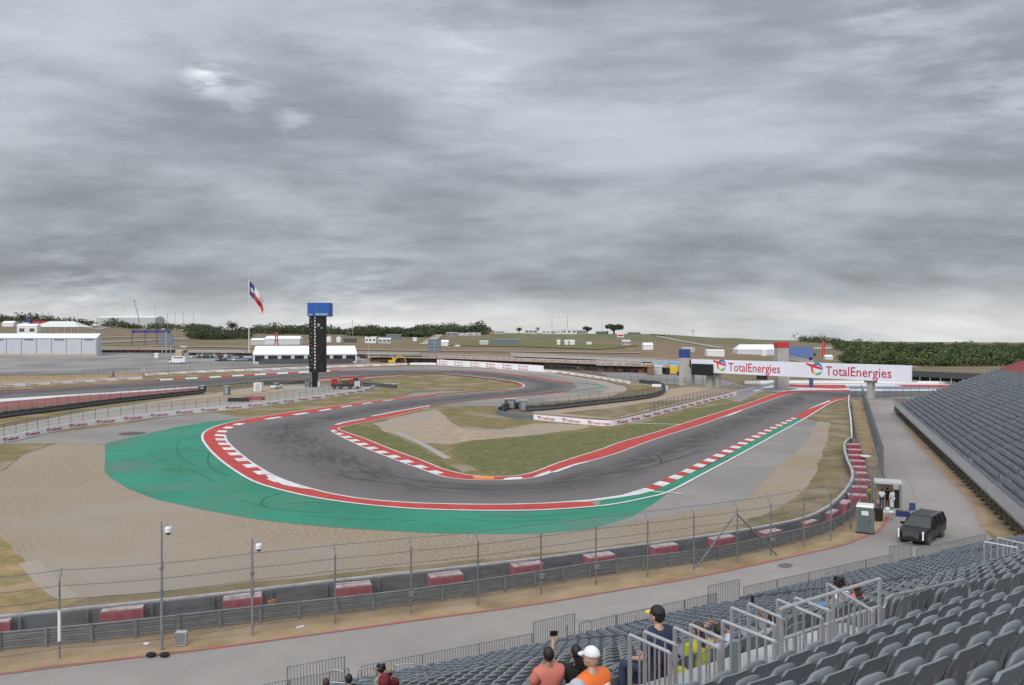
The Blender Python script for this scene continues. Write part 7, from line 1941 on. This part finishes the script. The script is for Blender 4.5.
# ------------------------------------------------------------------ light, sky, camera
SUN = (math.sin(R(200)) * math.cos(R(38)), math.cos(R(200)) * math.cos(R(38)), math.sin(R(38)))
def build_world():
    w = bpy.data.worlds.new('World'); sc.world = w; w.use_nodes = True
    nt = w.node_tree; N = nt.nodes; L = nt.links
    N.clear()
    out = N.new('ShaderNodeOutputWorld')
    sky = N.new('ShaderNodeTexSky'); sky.sky_type = 'NISHITA'; sky.sun_disc = False
    sky.sun_elevation = R(38); sky.sun_rotation = R(200); sky.air_density = 1.5; sky.dust_density = 3
    b1 = N.new('ShaderNodeBackground'); b1.inputs[1].default_value = .1; L.new(sky.outputs[0], b1.inputs[0])
    tc = N.new('ShaderNodeTexCoord')
    sp = N.new('ShaderNodeSeparateXYZ'); L.new(tc.outputs['Generated'], sp.inputs[0])
    def m(op, a, b=None, clamp=False):
        q = N.new('ShaderNodeMath'); q.operation = op; q.use_clamp = clamp
        for i, v in enumerate((a, b)):
            if v is None: continue
            if isinstance(v, (int, float)): q.inputs[i].default_value = v
            else: L.new(v, q.inputs[i])
        return q.outputs[0]
    def mr(v, a, b, c=0, d=1):
        q = N.new('ShaderNodeMapRange'); q.interpolation_type = 'SMOOTHSTEP'
        q.inputs[1].default_value = a; q.inputs[2].default_value = b; q.inputs[3].default_value = c; q.inputs[4].default_value = d
        L.new(v, q.inputs[0]); return q.outputs[0]
    zc = m('MAXIMUM', sp.outputs[2], 0.0)
    # the cloud deck: directions squeezed towards the horizon so far clouds lie flatter and closer together
    den = m('ADD', zc, .42)
    cx = m('DIVIDE', sp.outputs[0], den); cy = m('DIVIDE', sp.outputs[1], den)
    cb = N.new('ShaderNodeCombineXYZ'); L.new(cx, cb.inputs[0]); L.new(cy, cb.inputs[1]); L.new(m('MULTIPLY', zc, 2.0), cb.inputs[2])
    def nz(scale, det, rough=.55, off=(0, 0, 0), st=(1, 1, 1), dist=0.0):
        mp = N.new('ShaderNodeMapping'); mp.inputs['Location'].default_value = off; mp.inputs['Scale'].default_value = st
        L.new(cb.outputs[0], mp.inputs[0])
        n = N.new('ShaderNodeTexNoise'); n.inputs['Scale'].default_value = scale; n.inputs['Detail'].default_value = det
        n.inputs['Roughness'].default_value = rough; n.inputs['Distortion'].default_value = dist
        L.new(mp.outputs[0], n.inputs['Vector']); return n.outputs['Fac']
    big = nz(1.4, 3, .5, (3.1, 1.7, .4), (.85, 1.2, 2.2))
    med = nz(2.8, 7, .52, (1.3, 4.2, 0), (.85, 1.2, 2.2), .15)
    fine = nz(9.0, 6, .6, (5.3, 2.2, 0), (.8, 1.4, 2.4), .1)
    c = m('ADD', m('ADD', m('MULTIPLY', big, .38), m('MULTIPLY', med, .44)), m('MULTIPLY', fine, .18))
    shade = mr(c, .375, .64)
    lum = m('ADD', m('MULTIPLY', shade, SKY_VAR), SKY_BASE)
    # darker smooth banks low down, then the pale strip above the horizon
    lum = m('MULTIPLY', lum, mr(sp.outputs[2], .10, .30, .88, 1.06))
    band = mr(sp.outputs[2], .02, .075, 1, 0)
    wob = nz(1.1, 5, .55, (7, 2, 0), (.5, 1.5, 2.2))
    bandn = m('MULTIPLY', band, mr(wob, .30, .60, .50, 1.0))
    lum = m('ADD', lum, m('MULTIPLY', bandn, SKY_BAND))
    # thin places where the deck lets the light through
    for (px, py, rad, k) in ((205, 76, .032, .55), (294, 120, .034, .22), (238, 90, .05, .25), (985, 92, .10, .12), (470, 60, .10, .12), (80, 300, .10, .18), (350, 318, .16, .14), (905, 8, .10, .15)):
        d = Vector(((px - 512) / F, 1, (HY - py) / F)).normalized()
        df = N.new('ShaderNodeVectorMath'); df.operation = 'DISTANCE'; L.new(tc.outputs['Generated'], df.inputs[0]); df.inputs[1].default_value = d
        w_ = m('MULTIPLY', mr(df.outputs['Value'], 0.0, rad, k, 0), mr(fine, .40, .62))
        lum = m('ADD', lum, m('MULTIPLY', w_, .6))
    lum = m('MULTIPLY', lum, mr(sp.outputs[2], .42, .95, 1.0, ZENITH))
    # glow added to the unseen deck round the sun, lighting surfaces that face the camera
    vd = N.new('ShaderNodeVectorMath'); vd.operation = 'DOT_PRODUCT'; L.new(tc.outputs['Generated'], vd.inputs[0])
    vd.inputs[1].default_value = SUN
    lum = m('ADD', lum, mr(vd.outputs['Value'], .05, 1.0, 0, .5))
    col = N.new('ShaderNodeMix'); col.data_type = 'RGBA'
    L.new(mr(lum, .22, .62), col.inputs[0]); col.inputs[6].default_value = (.88, .965, 1.08, 1); col.inputs[7].default_value = (.93, .985, 1.06, 1)
    warm = N.new('ShaderNodeMix'); warm.data_type = 'RGBA'; L.new(m('MULTIPLY', bandn, .6), warm.inputs[0])
    L.new(col.outputs[2], warm.inputs[6]); warm.inputs[7].default_value = (1.03, 1.0, .93, 1)
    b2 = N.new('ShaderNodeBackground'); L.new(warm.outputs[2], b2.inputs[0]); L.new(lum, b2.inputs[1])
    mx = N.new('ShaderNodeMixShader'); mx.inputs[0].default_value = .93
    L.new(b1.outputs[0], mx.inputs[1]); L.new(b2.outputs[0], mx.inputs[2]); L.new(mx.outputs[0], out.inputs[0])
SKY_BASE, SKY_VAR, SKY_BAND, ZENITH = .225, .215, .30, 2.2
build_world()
sun = bpy.data.lights.new('sun', 'SUN'); sun.energy = 1.0; sun.angle = R(25); sun.color = (1, .965, .92)
so = bpy.data.objects.new('sun', sun); COL.objects.link(so)
# veiled sun: elevation 38, behind the camera and a little to the left
so.rotation_euler = Vector(SUN).to_track_quat('Z', 'Y').to_euler()
cam = bpy.data.cameras.new('camera'); co = bpy.data.objects.new('camera', cam); COL.objects.link(co)
cam.sensor_width = 36; cam.lens = F / 1024 * 36; cam.clip_end = 8000; cam.clip_start = .1
co.location = (0, 0, H); co.rotation_euler = (R(90) - math.atan(2.5 / F), 0, 0)
sc.camera = co
sc.view_settings.view_transform = 'Standard'; sc.view_settings.look = 'None'; sc.view_settings.exposure = .43; sc.view_settings.gamma = 1
